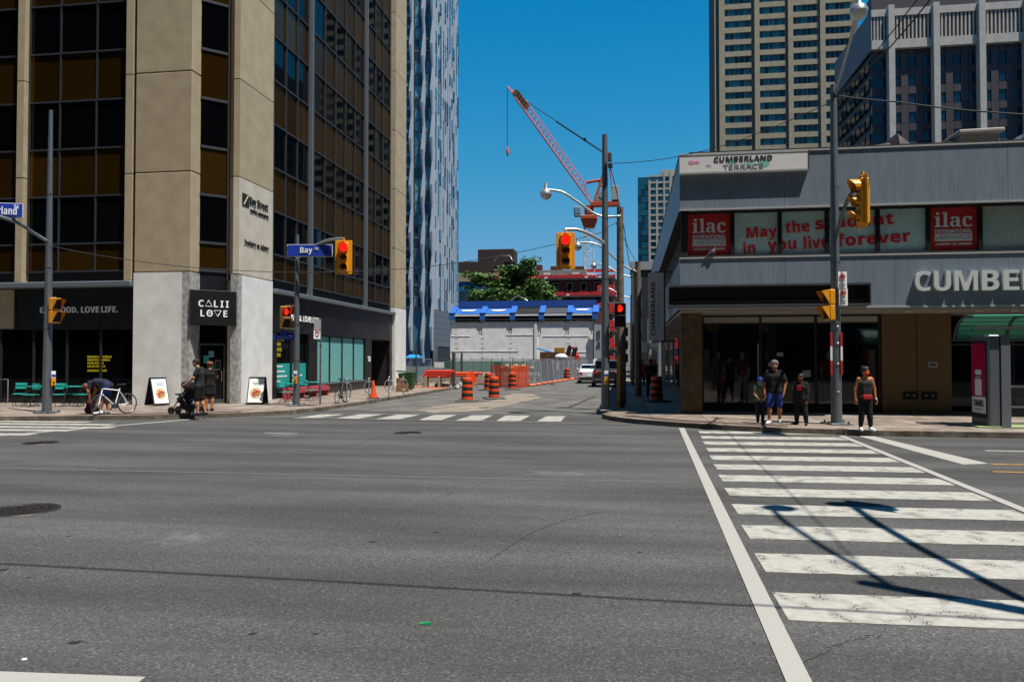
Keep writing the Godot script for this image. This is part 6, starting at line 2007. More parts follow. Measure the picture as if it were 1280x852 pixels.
func make_person(label: String, at: Vector3, yaw: float, h: float, over: Dictionary, fit: Dictionary, group := "", cell := 0.017) -> Node3D:
	if head0 == null:
		head0 = head_shape()
		hands = [hand_shape(1.0), hand_shape(-1.0)]
	var J := {"pelvis": Vector3(0, 0.53, 0), "waist": Vector3(0, 0.62, 0.005), "chest": Vector3(0, 0.735, 0.0), "neck": Vector3(0, 0.825, -0.005), "head": Vector3(0, 0.925, 0.012), "look": Vector3(0, 0, 1),
		"shL": Vector3(0.098, 0.805, -0.005), "shR": Vector3(-0.098, 0.805, -0.005), "elL": Vector3(0.125, 0.64, -0.01), "elR": Vector3(-0.125, 0.64, -0.01), "wrL": Vector3(0.13, 0.49, 0.03), "wrR": Vector3(-0.13, 0.49, 0.03),
		"hipL": Vector3(0.05, 0.51, 0), "hipR": Vector3(-0.05, 0.51, 0), "knL": Vector3(0.058, 0.285, 0.012), "knR": Vector3(-0.058, 0.285, 0.012), "anL": Vector3(0.058, 0.05, -0.01), "anR": Vector3(-0.058, 0.05, -0.01), "toL": Vector3(0.07, 0.018, 0.105), "toR": Vector3(-0.07, 0.018, 0.105)}
	for k in over: J[k] = over[k]
	for k in J:
		if k != "look": J[k] = J[k] * h
	var side: Vector3 = (J.shL - J.shR).normalized()
	var wd: float = fit.get("girth", 1.0)
	var torso := [[J.pelvis - side * 0.028 * h, J.waist - side * 0.026 * h, 0.062 * h * wd, 0.055 * h * wd], [J.pelvis + side * 0.028 * h, J.waist + side * 0.026 * h, 0.062 * h * wd, 0.055 * h * wd],
		[J.waist - side * 0.026 * h, J.chest - side * 0.042 * h, 0.055 * h * wd, 0.062 * h * wd], [J.waist + side * 0.026 * h, J.chest + side * 0.042 * h, 0.055 * h * wd, 0.062 * h * wd],
		[J.chest - side * 0.045 * h, J.chest + side * 0.045 * h, 0.06 * h * wd, 0.06 * h * wd], [J.shL - side * 0.02 * h, J.shR + side * 0.02 * h, 0.036 * h, 0.036 * h], [J.hipL, J.hipR, 0.056 * h * wd, 0.056 * h * wd]]
	var arm_b := []
	var leg_b := []
	for s in ["L", "R"]:
		arm_b.append([J["sh" + s], J["el" + s], 0.031 * h, 0.025 * h])
		arm_b.append([J["el" + s], J["wr" + s], 0.025 * h, 0.016 * h])
		leg_b.append([J["hip" + s], J["kn" + s], 0.052 * h, 0.034 * h])
		leg_b.append([J["kn" + s], J["kn" + s].lerp(J["an" + s], 0.35), 0.034 * h, 0.034 * h])
		leg_b.append([J["kn" + s].lerp(J["an" + s], 0.35), J["an" + s], 0.034 * h, 0.021 * h])
	var feet := []
	for s in ["L", "R"]:
		feet.append([J["an" + s] + Vector3(0, -0.02 * h, 0), J["to" + s], 0.02 * h, 0.016 * h])
		feet.append([J["an" + s], J["an" + s] + Vector3(0, -0.022 * h, 0) - (J["to" + s] - J["an" + s]) * 0.15, 0.02 * h, 0.022 * h])
	var neck := [[J.neck - (J.neck - J.chest) * 0.2, J.head + (J.neck - J.head) * 0.25, 0.034 * h, 0.03 * h]]
	var p := thing("person", label, "person", Vector3.ZERO, group)
	var skin := nets(torso + arm_b + leg_b + feet + neck, cell, 0.03)
	var look: Vector3 = J.look.normalized()
	var HB := frame_of((J.neck - J.head).lerp(Vector3(0, -0.1 * h, 0), 0.5) if not fit.has("bent") else (J.neck - J.head), look)
	var hs = h / 1.72 * fit.get("head", 1.0)
	var HX := Transform3D(HB.scaled(Vector3.ONE * hs), J.head)
	skin.add(head0, HX)
	for s in 2:
		var sd: String = ["L", "R"][s]
		var w: Vector3 = J["wr" + sd]
		skin.add(hands[s], Transform3D(frame_of(w - J["el" + sd], J.look if not fit.has("palm") else fit.palm).scaled(Vector3.ONE * h / 1.72), w))
	obj("body", skin, fit.skin, p)
	var eyes := Shape.new()
	for s in [-1, 1]: eyes.ball(HX * Vector3(0.032 * s, 0.002, 0.079), Vector3.ONE * 0.011 * hs, 8, 6)
	obj("eyes", eyes, M.eye, p)
	# clothes
	var ease: float = fit.get("ease", 0.011)
	if fit.has("top"):
		var b := []
		for t in torso: b.append([t[0], t[1], t[2] + ease, t[3] + ease])
		var sl: float = fit.get("sleeve", 0.6)
		if sl > 0.0:
			for s in ["L", "R"]:
				b.append([J["sh" + s], J["sh" + s].lerp(J["el" + s], minf(sl, 1.0)), 0.033 * h + ease, 0.029 * h + ease * 1.4])
				if sl > 1.0: b.append([J["el" + s], J["el" + s].lerp(J["wr" + s], sl - 1.0), 0.028 * h + ease, 0.019 * h + ease])
		else: b.remove_at(5)
		obj("top", nets(b, cell, 0.02, [[(J.head - J.neck).normalized(), (J.head - J.neck).normalized().dot(J.neck) + 0.022 * h]]), fit.top, p)
	if fit.has("bottom"):
		var b := []
		var le: float = fit.get("leg", 1.9)
		for t in [torso[0], torso[1], torso[6]]: b.append([t[0], t[0].lerp(t[1], 0.35) if t != torso[6] else t[1], t[2] + ease * 0.8, t[2] + ease * 0.7])
		var fl: float = fit.get("flare", 0.012)
		if fit.has("skirt"):
			b.append([J.hipL, J.hipL.lerp(J.knL, le), 0.06 * h, 0.06 * h + fl])
			b.append([J.hipR, J.hipR.lerp(J.knR, le), 0.06 * h, 0.06 * h + fl])
			b.append([(J.hipL + J.hipR) / 2, ((J.hipL + J.hipR) / 2).lerp((J.knL + J.knR) / 2, le), 0.06 * h, 0.07 * h + fl])
		else:
			for s in ["L", "R"]:
				b.append([J["hip" + s], J["hip" + s].lerp(J["kn" + s], minf(le, 1.0)), 0.053 * h + fl, lerpf(0.053, 0.035, minf(le, 1.0)) * h + fl])
				if le > 1.0:
					b.append([J["kn" + s], J["kn" + s].lerp(J["an" + s], 0.38), 0.037 * h + fl, 0.037 * h + fl])
					b.append([J["kn" + s].lerp(J["an" + s], 0.38), J["kn" + s].lerp(J["an" + s], le - 1.0), 0.037 * h + fl, 0.026 * h + fl])
		obj("skirt" if fit.has("skirt") else ("shorts" if le < 1.1 else "trousers"), nets(b, cell, 0.015), fit.bottom, p)
	if fit.has("shoes"):
		var b := []
		for t in feet: b.append([t[0], t[1], t[2] + 0.009, t[3] + 0.009])
		obj("shoes", nets(b, cell * 0.7, 0.02, [[Vector3.DOWN, 0.0]]), fit.shoes, p)
	if fit.has("hair"):
		var b := []
		var kind: String = fit.hair[0]
		var g := 0.012 if kind == "short" else 0.026
		b.append([HX * Vector3(0, 0.045, -0.02), HX * Vector3(0, 0.05, 0.012), (0.08 + g) * hs, (0.07 + g) * hs])
		if kind != "short" and kind != "cap" and kind != "beanie": b.append([HX * Vector3(0, 0.02, -0.04), HX * Vector3(0, -0.06, -0.05), (0.07 + g) * hs, 0.05 * hs])
		if kind == "bun": b.append([HX * Vector3(0, 0.09, -0.09), HX * Vector3(0, 0.1, -0.1), 0.05 * hs, 0.05 * hs])
		if kind == "curls":
			for i in 16:
				var cd := Vector3(cos(i * 2.4), 0.3 + sin(i * 1.7) * 0.5, sin(i * 2.4) - 0.4).normalized()
				b.append([HX * (cd * 0.1 + Vector3(0, 0.03, -0.02)), HX * (cd * 0.106 + Vector3(0, 0.03, -0.02)), 0.03 * hs, 0.03 * hs])
		var fn := HB * Vector3(0, -0.75, 0.66)
		obj("beanie" if kind == "beanie" else ("hair" if kind != "cap" else "cap"), nets(b, 0.011, 0.015, [[fn, fn.dot(HX * Vector3(0, 0.03, 0.05))]]), fit.hair[1], p)
		if kind == "cap":
			var br := Shape.new()
			br.ball(HX * Vector3(0, 0.052, 0.1), Vector3(0.075, 0.01, 0.07) * hs, 12, 6, HB)
			obj("cap_brim", br, fit.hair[1], p)
	if fit.has("mask"):
		var b := [[HX * Vector3(-0.03, -0.045, 0.062), HX * Vector3(0.03, -0.045, 0.062), 0.045 * hs, 0.045 * hs], [HX * Vector3(0, -0.04, 0.08), HX * Vector3(0, -0.06, 0.075), 0.035 * hs, 0.035 * hs]]
		var up := HB * Vector3(0, 1, 0)
		var bk := HB * Vector3(0, 0, -1)
		obj("face_mask", nets(b, 0.009, 0.015, [[up, up.dot(HX * Vector3(0, -0.012, 0))], [bk, bk.dot(HX * Vector3(0, 0, 0.035))]]), fit.mask, p)
	return put(p, at, yaw)

func make_people() -> void:
	mat("skin_fair", "b5805f", 0.6)
	mat("skin_tan", "a5683f", 0.6)
	mat("skin_brown", "6b4028", 0.6)
	mat("eye", "15100d", 0.3)
	mat("cloth_charcoal", "222327", 0.9, 0.0, "grain", 3.0)
	mat("cloth_black", "0c0c0e", 0.9, 0.0, "grain", 3.0)
	mat("cloth_navy", "1c1f38", 0.9, 0.0, "grain", 3.0)
	mat("cloth_blue", "163a8c", 0.85, 0.0, "grain", 3.0)
	mat("cloth_red", "b4131a", 0.85, 0.0, "grain", 3.0)
	mat("cloth_olive", "7b7a62", 0.9, 0.0, "grain", 3.0)
	mat("cloth_denim", "23263a", 0.9, 0.0, "grain", 3.0)
	mat("cloth_grey", "6f6f72", 0.9, 0.0, "grain", 3.0)
	mat("hair_brown", "2e1d13", 0.75)
	mat("hair_auburn", "6a3516", 0.75)
	mat("hair_black", "0f0c0b", 0.6)
	mat("mask_red", "d4171b", 0.8)
	mat("mask_blue", "6fa3cf", 0.8)
	mat("maroon", "5a1436", 0.85, 0.0, "grain", 2.0)
	# man with the stroller, in profile, head bowed to the child
	make_person("man in charcoal tee and black shorts bending over a black stroller", Vector3(-13.248, 0.13, -22.391), deg_to_rad(-80), 1.78,
		{"head": Vector3(0, 0.915, 0.06), "neck": Vector3(0, 0.822, 0.02), "chest": Vector3(0, 0.735, 0.005), "look": Vector3(0, -0.65, 0.9), "elL": Vector3(0.13, 0.66, 0.05), "wrL": Vector3(0.1, 0.575, 0.17), "elR": Vector3(-0.13, 0.655, 0.03), "wrR": Vector3(-0.12, 0.56, 0.14), "knL": Vector3(0.06, 0.285, 0.02), "anL": Vector3(0.06, 0.05, 0.0), "anR": Vector3(-0.06, 0.05, -0.09), "knR": Vector3(-0.055, 0.285, -0.02), "toR": Vector3(-0.07, 0.018, 0.02)},
		{"skin": M.skin_fair, "top": M.cloth_charcoal, "bottom": M.cloth_black, "leg": 0.95, "flare": 0.025, "shoes": M.cloth_navy, "hair": ["short", M.hair_brown], "girth": 1.1, "ease": 0.016})
	make_person("woman with auburn curls and short black dress behind the stroller man", Vector3(-14.073, 0.13, -24.423), deg_to_rad(-150), 1.68,
		{"head": Vector3(0.0, 0.915, 0.04), "look": Vector3(0.2, -0.3, 1), "elR": Vector3(-0.13, 0.68, 0.08), "wrR": Vector3(-0.08, 0.74, 0.18), "elL": Vector3(0.13, 0.67, 0.08), "wrL": Vector3(0.06, 0.73, 0.17), "anR": Vector3(-0.04, 0.05, -0.02)},
		{"skin": M.skin_tan, "top": M.cloth_black, "bottom": M.cloth_black, "skirt": true, "leg": 0.7, "flare": 0.01, "shoes": M.cloth_black, "hair": ["curls", M.hair_auburn], "sleeve": 0.45})
	# cyclist doubled over beside the white bicycle
	make_person("cyclist in navy top doubled over beside the white bicycle", Vector3(-16.726, 0.13, -22.492), deg_to_rad(-82), 1.75,
		{"pelvis": Vector3(0, 0.52, -0.16), "waist": Vector3(0, 0.575, -0.08), "chest": Vector3(0, 0.585, 0.05), "neck": Vector3(0, 0.565, 0.16), "head": Vector3(0, 0.515, 0.235), "look": Vector3(0, -1.0, 0.25),
		"shL": Vector3(0.1, 0.575, 0.13), "shR": Vector3(-0.1, 0.575, 0.13), "elL": Vector3(0.13, 0.42, 0.14), "wrL": Vector3(0.1, 0.28, 0.13), "elR": Vector3(-0.13, 0.42, 0.15), "wrR": Vector3(-0.08, 0.29, 0.2), "hipL": Vector3(0.05, 0.5, -0.16), "hipR": Vector3(-0.05, 0.5, -0.16), "knL": Vector3(0.06, 0.28, -0.03), "knR": Vector3(-0.06, 0.28, -0.09), "anL": Vector3(0.06, 0.05, -0.05), "anR": Vector3(-0.06, 0.05, -0.13), "toL": Vector3(0.07, 0.018, 0.06), "toR": Vector3(-0.07, 0.018, -0.02)},
		{"bent": true, "skin": M.skin_tan, "top": M.cloth_navy, "sleeve": 1.9, "bottom": M.cloth_blue, "leg": 0.9, "flare": 0.012, "shoes": M.white, "hair": ["short", M.hair_auburn]})
	# the three waiting together by the shop window
	make_person("small child in a blue cap and pale mask waiting at the curb", Vector3(3.539, 0.13, -22.166), deg_to_rad(-4), 1.23,
		{"elL": Vector3(0.13, 0.65, 0.03), "wrL": Vector3(0.08, 0.56, 0.13), "elR": Vector3(-0.13, 0.65, 0.03), "wrR": Vector3(-0.08, 0.58, 0.13), "anL": Vector3(0.045, 0.05, -0.02), "look": Vector3(0.15, -0.1, 1)},
		{"skin": M.skin_fair, "top": M.cloth_olive, "sleeve": 0.5, "bottom": M.cloth_denim, "leg": 1.9, "shoes": M.cloth_black, "hair": ["cap", M.cloth_blue], "mask": M.mask_blue, "head": 1.18, "girth": 1.08})
	make_person("tall man in a grey beanie, black tee and blue shorts striding by the window", Vector3(3.882, 0.13, -21.953), deg_to_rad(-12), 1.72,
		{"anR": Vector3(-0.085, 0.05, 0.06), "knR": Vector3(-0.075, 0.285, 0.06), "toR": Vector3(-0.12, 0.018, 0.16), "anL": Vector3(0.07, 0.06, -0.1), "knL": Vector3(0.065, 0.29, -0.01), "toL": Vector3(0.09, 0.02, 0.02), "elR": Vector3(-0.15, 0.65, -0.01), "wrR": Vector3(-0.15, 0.5, 0.05), "elL": Vector3(0.16, 0.65, -0.02), "wrL": Vector3(0.14, 0.5, 0.03)},
		{"skin": M.skin_tan, "top": M.cloth_black, "sleeve": 0.75, "bottom": M.cloth_blue, "leg": 0.95, "flare": 0.03, "shoes": M.white, "hair": ["beanie", M.cloth_grey], "mask": M.cloth_grey, "girth": 1.14, "ease": 0.02})
	var boy := make_person("boy in black with a red chest print and white trouser stripe", Vector3(4.508, 0.13, -21.663), deg_to_rad(-35), 1.36,
		{"anL": Vector3(0.1, 0.05, 0.0), "knL": Vector3(0.085, 0.285, 0.02), "toL": Vector3(0.13, 0.018, 0.1), "anR": Vector3(-0.1, 0.05, -0.02), "knR": Vector3(-0.085, 0.285, 0.01), "toR": Vector3(-0.15, 0.018, 0.09), "look": Vector3(-0.3, -0.1, 1)},
		{"skin": M.skin_brown, "top": M.cloth_black, "sleeve": 1.9, "bottom": M.cloth_black, "leg": 1.92, "flare": 0.02, "shoes": M.cloth_black, "hair": ["short", M.hair_black], "girth": 1.15, "ease": 0.018, "head": 1.1})
	var pr := Shape.new()
	pr.box(Vector3(0.0, 0.99, 0.112), Vector3(0.13, 0.13, 0.012), Basis(Vector3(1, 0, 0), -0.05), 0.008)
	obj("chest_print", pr, M.mask_red, boy)
	var st := Shape.new()
	st.tube([Vector3(0.128, 0.66, 0.0), Vector3(0.155, 0.4, 0.02), Vector3(0.165, 0.1, 0.0)], 0.018, 5)
	obj("trouser_stripe", st, M.white, boy)
	org[boy] = Vector3.ZERO
	# woman with the red mask
	var wo := make_person("woman in black tank top with red face mask and red belt bag", Vector3(5.722, 0.13, -20.22), deg_to_rad(2), 1.57,
		{"look": Vector3(0.45, 0, 1), "elL": Vector3(0.14, 0.65, -0.02), "wrL": Vector3(0.15, 0.5, 0.02), "elR": Vector3(-0.14, 0.65, -0.02), "wrR": Vector3(-0.15, 0.5, 0.01), "anL": Vector3(0.075, 0.05, 0), "anR": Vector3(-0.07, 0.05, -0.02), "toL": Vector3(0.1, 0.018, 0.1), "toR": Vector3(-0.085, 0.018, 0.09)},
		{"skin": M.skin_tan, "top": M.cloth_charcoal, "sleeve": 0.0, "bottom": M.cloth_black, "leg": 1.85, "flare": 0.012, "shoes": M.white, "hair": ["bun", M.hair_black], "mask": M.mask_red})
	var bag := Shape.new()
	bag.box(Vector3(0.01, 0.83, 0.125), Vector3(0.22, 0.11, 0.07), Basis(), 0.02)
	var fb := obj("belt_bag", bag, M.cloth_red, wo)
	fb.position = Vector3.ZERO
	var band_s := Shape.new()
	var rp := []
	for k in 18: rp.append(Vector3(cos(TAU * k / 18) * 0.158, 0.85, sin(TAU * k / 18) * 0.105))
	band_s.tube(rp, 0.012, 5, false, true)
	obj("belt", band_s, M.cloth_red, wo).position = Vector3.ZERO
	var wt := Shape.new()
	wt.cyl(Vector3(0.235, 0.80, 0.03), Vector3(0.237, 0.775, 0.033), 0.03)
	obj("wrist_watch", wt, M.white, wo).position = Vector3.ZERO
	# people in the shade down the pavement
	var walk := {"knL": Vector3(0.055, 0.29, 0.07), "anL": Vector3(0.055, 0.06, 0.09), "toL": Vector3(0.06, 0.03, 0.19), "knR": Vector3(-0.055, 0.28, -0.01), "anR": Vector3(-0.055, 0.06, -0.12), "toR": Vector3(-0.06, 0.02, -0.03), "wrL": Vector3(0.13, 0.5, -0.06), "wrR": Vector3(-0.13, 0.5, 0.1)}
	make_person("walker in dark clothes leading the shaded pavement, nearest the striped barrel", Vector3(0.889, 0.13, -35.638), 0.1, 1.74, walk, {"skin": M.skin_brown, "top": M.cloth_black, "bottom": M.cloth_black, "shoes": M.cloth_black, "hair": ["short", M.hair_black]}, "", 0.022)
	make_person("walker in a red top far down the shaded pavement", Vector3(0.75, 0.13, -50), PI, 1.7, walk, {"skin": M.skin_tan, "top": M.cloth_red, "bottom": M.cloth_black, "shoes": M.cloth_black, "hair": ["short", M.hair_brown]}, "", 0.026)
	make_person("walker in grey at the far right of the shaded pavement", Vector3(1.55, 0.13, -52), 0.0, 1.72, walk, {"skin": M.skin_tan, "top": M.cloth_grey, "bottom": M.cloth_navy, "shoes": M.cloth_black, "hair": ["short", M.hair_black]}, "", 0.026)
	# shop dummies in the window
	for q in [[3.037, "cloth_grey", "cloth_red", "shop dummy in pale top and red trousers, left in the window"], [3.857, "cloth_red", "white", "shop dummy in a red and orange top in the middle of the window"], [6.721, "cloth_red", "cloth_black", "shop dummy in a dark red top behind the steel pole"]]:
		var d := make_person(q[3], Vector3(q[0], 0.44, -28.0), 0.0, 1.72, {}, {"skin": M.sign_cream, "top": M[q[1]], "bottom": M[q[2]], "leg": 1.9}, "shop dummies in the window", 0.024)
		d.name = numbered("shop_dummy")
		d.set_meta("category", "mannequin")


const ORD := ["first", "second", "third", "fourth", "fifth", "sixth", "seventh", "eighth", "ninth", "tenth", "eleventh", "twelfth", "thirteenth", "fourteenth"]

# ---------------------------------------------------------------- vehicles
func ring_of(z: float, hw: float, y0: float, y1: float, tw: float, r := 0.12) -> Array:   # one cross-section of a body, bottom width hw, top width tw
	return [Vector3(-hw + r, y0, z), Vector3(hw - r, y0, z), Vector3(hw, y0 + r, z), Vector3(lerpf(hw, tw, 0.6), lerpf(y0, y1, 0.72), z), Vector3(tw, y1 - r * 0.6, z), Vector3(tw - r, y1, z), Vector3(-tw + r, y1, z), Vector3(-tw, y1 - r * 0.6, z), Vector3(-lerpf(hw, tw, 0.6), lerpf(y0, y1, 0.72), z), Vector3(-hw, y0 + r, z)]

func car(called: String, label: String, cat: String, at: Vector3, yaw: float, L: float, W: float, H: float, clear: float, belt: float, roof: Array, paint: Material) -> void:   # drives towards -z, so its tail faces +z
	var p := thing(called, label, cat)
	var hw := W / 2
	var s := Shape.new()
	s.loft([ring_of(-L / 2, hw * 0.72, clear + 0.1, belt - 0.28, hw * 0.66), ring_of(-L / 2 + 0.18, hw * 0.93, clear, belt - 0.18, hw * 0.82), ring_of(-L * 0.25, hw, clear, belt - 0.02, hw * 0.93), ring_of(L * 0.1, hw, clear, belt, hw * 0.95), ring_of(L / 2 - 0.3, hw * 0.98, clear, belt, hw * 0.92), ring_of(L / 2 - 0.06, hw * 0.93, clear + 0.05, belt - 0.04, hw * 0.86), ring_of(L / 2, hw * 0.86, clear + 0.12, belt - 0.1, hw * 0.8)])
	obj("body", s, paint, p)
	var c := Shape.new()
	var tw := hw * 0.74
	c.loft([ring_of(roof[0], hw * 0.86, belt - 0.05, belt + 0.02, hw * 0.84, 0.02), ring_of(roof[1], hw * 0.86, belt - 0.05, H, tw, 0.1), ring_of(roof[2], hw * 0.86, belt - 0.05, H, tw, 0.1), ring_of(roof[3], hw * 0.86, belt - 0.05, belt + 0.02, hw * 0.84, 0.02)])
	obj("cabin", c, paint, p)
	# glass: rear, sides, windscreen, a little proud of the cabin
	var g := Shape.new()
	var zr := lerpf(roof[2], roof[3], 0.12)
	var ze := lerpf(roof[2], roof[3], 0.86)
	var y1 := lerpf(H, belt, 0.12)
	var y0 := lerpf(H, belt, 0.86)
	g.loft([[Vector3(-tw * 0.9, y1, zr + 0.015), Vector3(tw * 0.9, y1, zr + 0.015), Vector3(tw * 0.9, y1, zr + 0.03), Vector3(-tw * 0.9, y1, zr + 0.03)], [Vector3(-hw * 0.76, y0, ze + 0.015), Vector3(hw * 0.76, y0, ze + 0.015), Vector3(hw * 0.76, y0, ze + 0.03), Vector3(-hw * 0.76, y0, ze + 0.03)]])
	obj("rear_window", g, M.dark_glass, p)
	for sd in [-1.0, 1.0]:
		var k := Shape.new()
		var xa: float = sd * (tw + 0.03)
		var xb: float = sd * (hw * 0.86 + 0.012)
		k.loft([[Vector3(xa, H - 0.12, roof[1] + 0.1), Vector3(xa, H - 0.12, roof[2] - 0.1), Vector3(xa - sd * 0.02, H - 0.12, roof[2] - 0.1), Vector3(xa - sd * 0.02, H - 0.12, roof[1] + 0.1)], [Vector3(xb, belt + 0.06, roof[0] + 0.35), Vector3(xb, belt + 0.06, roof[3] - 0.25), Vector3(xb - sd * 0.02, belt + 0.06, roof[3] - 0.25), Vector3(xb - sd * 0.02, belt + 0.06, roof[0] + 0.35)]])
		obj("side_window", k, M.dark_glass, p)
		var t := Shape.new()
		t.box(Vector3(sd * hw * 0.72, belt - 0.2, L / 2 - 0.04), Vector3(hw * 0.34, 0.16, 0.12), Basis(Vector3.UP, sd * 0.18), 0.03)
		obj("tail_light", t, M.tail_red, p)
		var m := Shape.new()
		m.box(Vector3(sd * (hw + 0.08), belt + 0.08, roof[0] + 0.5), Vector3(0.2, 0.13, 0.09), Basis(), 0.03)
		obj("wing_mirror", m, paint, p)
		for z in [-L * 0.31, L * 0.29]:
			var w := Shape.new()
			var R := 0.33 if H < 1.6 else 0.38
			w.lathe([Vector2(R * 0.6, -0.11), Vector2(R * 0.94, -0.11), Vector2(R, -0.07), Vector2(R, 0.07), Vector2(R * 0.94, 0.11), Vector2(R * 0.6, 0.11)], Vector3(sd * (hw - 0.1), R, z), 18, Basis(Vector3(0, 0, 1), PI / 2))
			var wh := obj("wheel", w, M.rubber, p)
			var rim := Shape.new()
			rim.cyl(Vector3(sd * (hw - 0.02), R, z), Vector3(sd * (hw - 0.16), R, z), R * 0.6)
			obj("rim", rim, M.bright_steel, wh)
	var bp := Shape.new()
	bp.box(Vector3(0, clear + 0.2, L / 2 - 0.02), Vector3(W * 0.86, 0.22, 0.16), Basis(), 0.05)
	obj("bumper", bp, M.signal_black, p)
	piece("number_plate", Vector3(0, clear + 0.42 if H < 1.6 else belt - 0.25, L / 2 + 0.015), Vector3(0.32, 0.16, 0.02), M.white, p)
	piece("brake_light", Vector3(0, H - 0.1, roof[2] + 0.12), Vector3(0.4, 0.03, 0.03), M.tail_red, p)
	put(p, at, yaw)

func make_vehicles() -> void:
	mat("paint_white", "c9cdd2", 0.25)
	M.paint_white.clearcoat_enabled = true
	mat("paint_black", "0b0b0d", 0.2)
	M.paint_black.clearcoat_enabled = true
	mat("tail_red", "a8101a", 0.2)
	car("white_sedan", "white sedan driving away down the side street", "car", Vector3(-3.15, 0.004, -61.5), 0.03, 4.7, 1.82, 1.45, 0.2, 0.98, [-1.4, -0.5, 0.9, 1.9], M.paint_white)
	car("black_suv", "black sport utility vehicle half hidden behind the tall steel pole", "car", Vector3(-0.95 - 0.65, 0.004, -54.0), 0.02, 4.9, 1.98, 1.82, 0.24, 1.15, [-1.6, -0.7, 2.0, 2.36], M.paint_black)

func bicycle(label: String, at: Vector3, yaw: float, steer: float, frame: Material, lean := 0.0) -> Node3D:   # rides towards +x
	var p := thing("bicycle", label, "bicycle")
	var R := 0.335
	var bb := Vector3(-0.08, 0.28, 0)
	var rear := Vector3(-0.5, R, 0)
	var seat := Vector3(-0.24, 0.82, 0)
	var ht := Vector3(0.33, 0.83, 0)
	var hb := Vector3(0.37, 0.68, 0)
	var front := Vector3(0.52, R, 0)
	var SB := Basis(Vector3(-0.3, 1, 0).normalized(), steer)
	var turn := func(v: Vector3) -> Vector3: return hb + SB * (v - hb)
	var f := Shape.new()
	for q in [[bb, seat], [seat.lerp(bb, 0.12), ht], [bb, hb], [ht, hb]]: f.cyl(q[0], q[1], 0.018, -1.0, 8)
	for s in [-0.05, 0.05]:
		f.cyl(bb + Vector3(0, 0, s * 0.5), rear + Vector3(0, 0, s), 0.01, -1.0, 6)
		f.cyl(seat.lerp(bb, 0.12), rear + Vector3(0, 0, s), 0.009, -1.0, 6)
		f.cyl(hb, turn.call(front) + SB * Vector3(0, 0, s), 0.013, -1.0, 6)
	obj("frame", f, frame, p)
	for w in 2:
		var c: Vector3 = rear if w == 0 else turn.call(front)
		var B := Basis() if w == 0 else SB
		var pts := []
		var pin := []
		for k in 28:
			var d := B * Vector3(cos(TAU * k / 28) * R, sin(TAU * k / 28) * R, 0)
			pts.append(c + d * 0.96)
			pin.append(c + d * 0.9)
		var t := Shape.new()
		t.tube(pts, 0.016, 6, false, true)
		var tyre := obj("wheel", t, M.rubber, p)
		var r := Shape.new()
		r.tube(pin, 0.01, 5, false, true)
		for k in 14: r.cyl(c, pin[k * 2], 0.003, -1.0, 4)
		r.cyl(c - B.z * 0.05, c + B.z * 0.05, 0.02)
		obj("rim", r, M.bright_steel, tyre)
	var h := Shape.new()
	var st: Vector3 = turn.call(ht + Vector3(-0.03, 0.1, 0))
	h.cyl(turn.call(ht), st, 0.014)
	h.tube([st + SB * Vector3(-0.02, 0, -0.26), st + SB * Vector3(0.06, 0.02, -0.2), st + SB * Vector3(0.05, 0, 0), st + SB * Vector3(0.06, 0.02, 0.2), st + SB * Vector3(-0.02, 0, 0.26)], 0.014, 6)
	obj("handlebar", h, M.rubber, p)
	var sd := Shape.new()
	sd.cyl(seat, seat + Vector3(-0.03, 0.1, 0), 0.013)
	sd.loft([[Vector3(-0.4, 0.93, -0.08), Vector3(-0.4, 0.93, 0.08), Vector3(-0.4, 0.97, 0.07), Vector3(-0.4, 0.97, -0.07)], [Vector3(-0.28, 0.93, -0.06), Vector3(-0.28, 0.93, 0.06), Vector3(-0.28, 0.965, 0.05), Vector3(-0.28, 0.965, -0.05)], [Vector3(-0.13, 0.93, -0.02), Vector3(-0.13, 0.93, 0.02), Vector3(-0.13, 0.955, 0.018), Vector3(-0.13, 0.955, -0.018)]])
	obj("saddle", sd, M.rubber, p)
	var ck := Shape.new()
	ck.cyl(bb - Vector3(0, 0, 0.06), bb + Vector3(0, 0, 0.06), 0.09, -1.0, 16)
	ck.box(bb + Vector3(0.08, -0.1, 0.08), Vector3(0.03, 0.26, 0.02), Basis(Vector3(0, 0, 1), 0.6))
	ck.box(bb + Vector3(-0.08, 0.1, -0.08), Vector3(0.03, 0.26, 0.02), Basis(Vector3(0, 0, 1), 0.6))
	ck.box(bb + Vector3(0.15, -0.2, 0.12), Vector3(0.09, 0.02, 0.08))
	ck.box(bb + Vector3(-0.15, 0.2, -0.12), Vector3(0.09, 0.02, 0.08))
	obj("crank", ck, M.dark_steel, p)
	put(p, at, yaw)
	p.rotation.x = lean
	return p

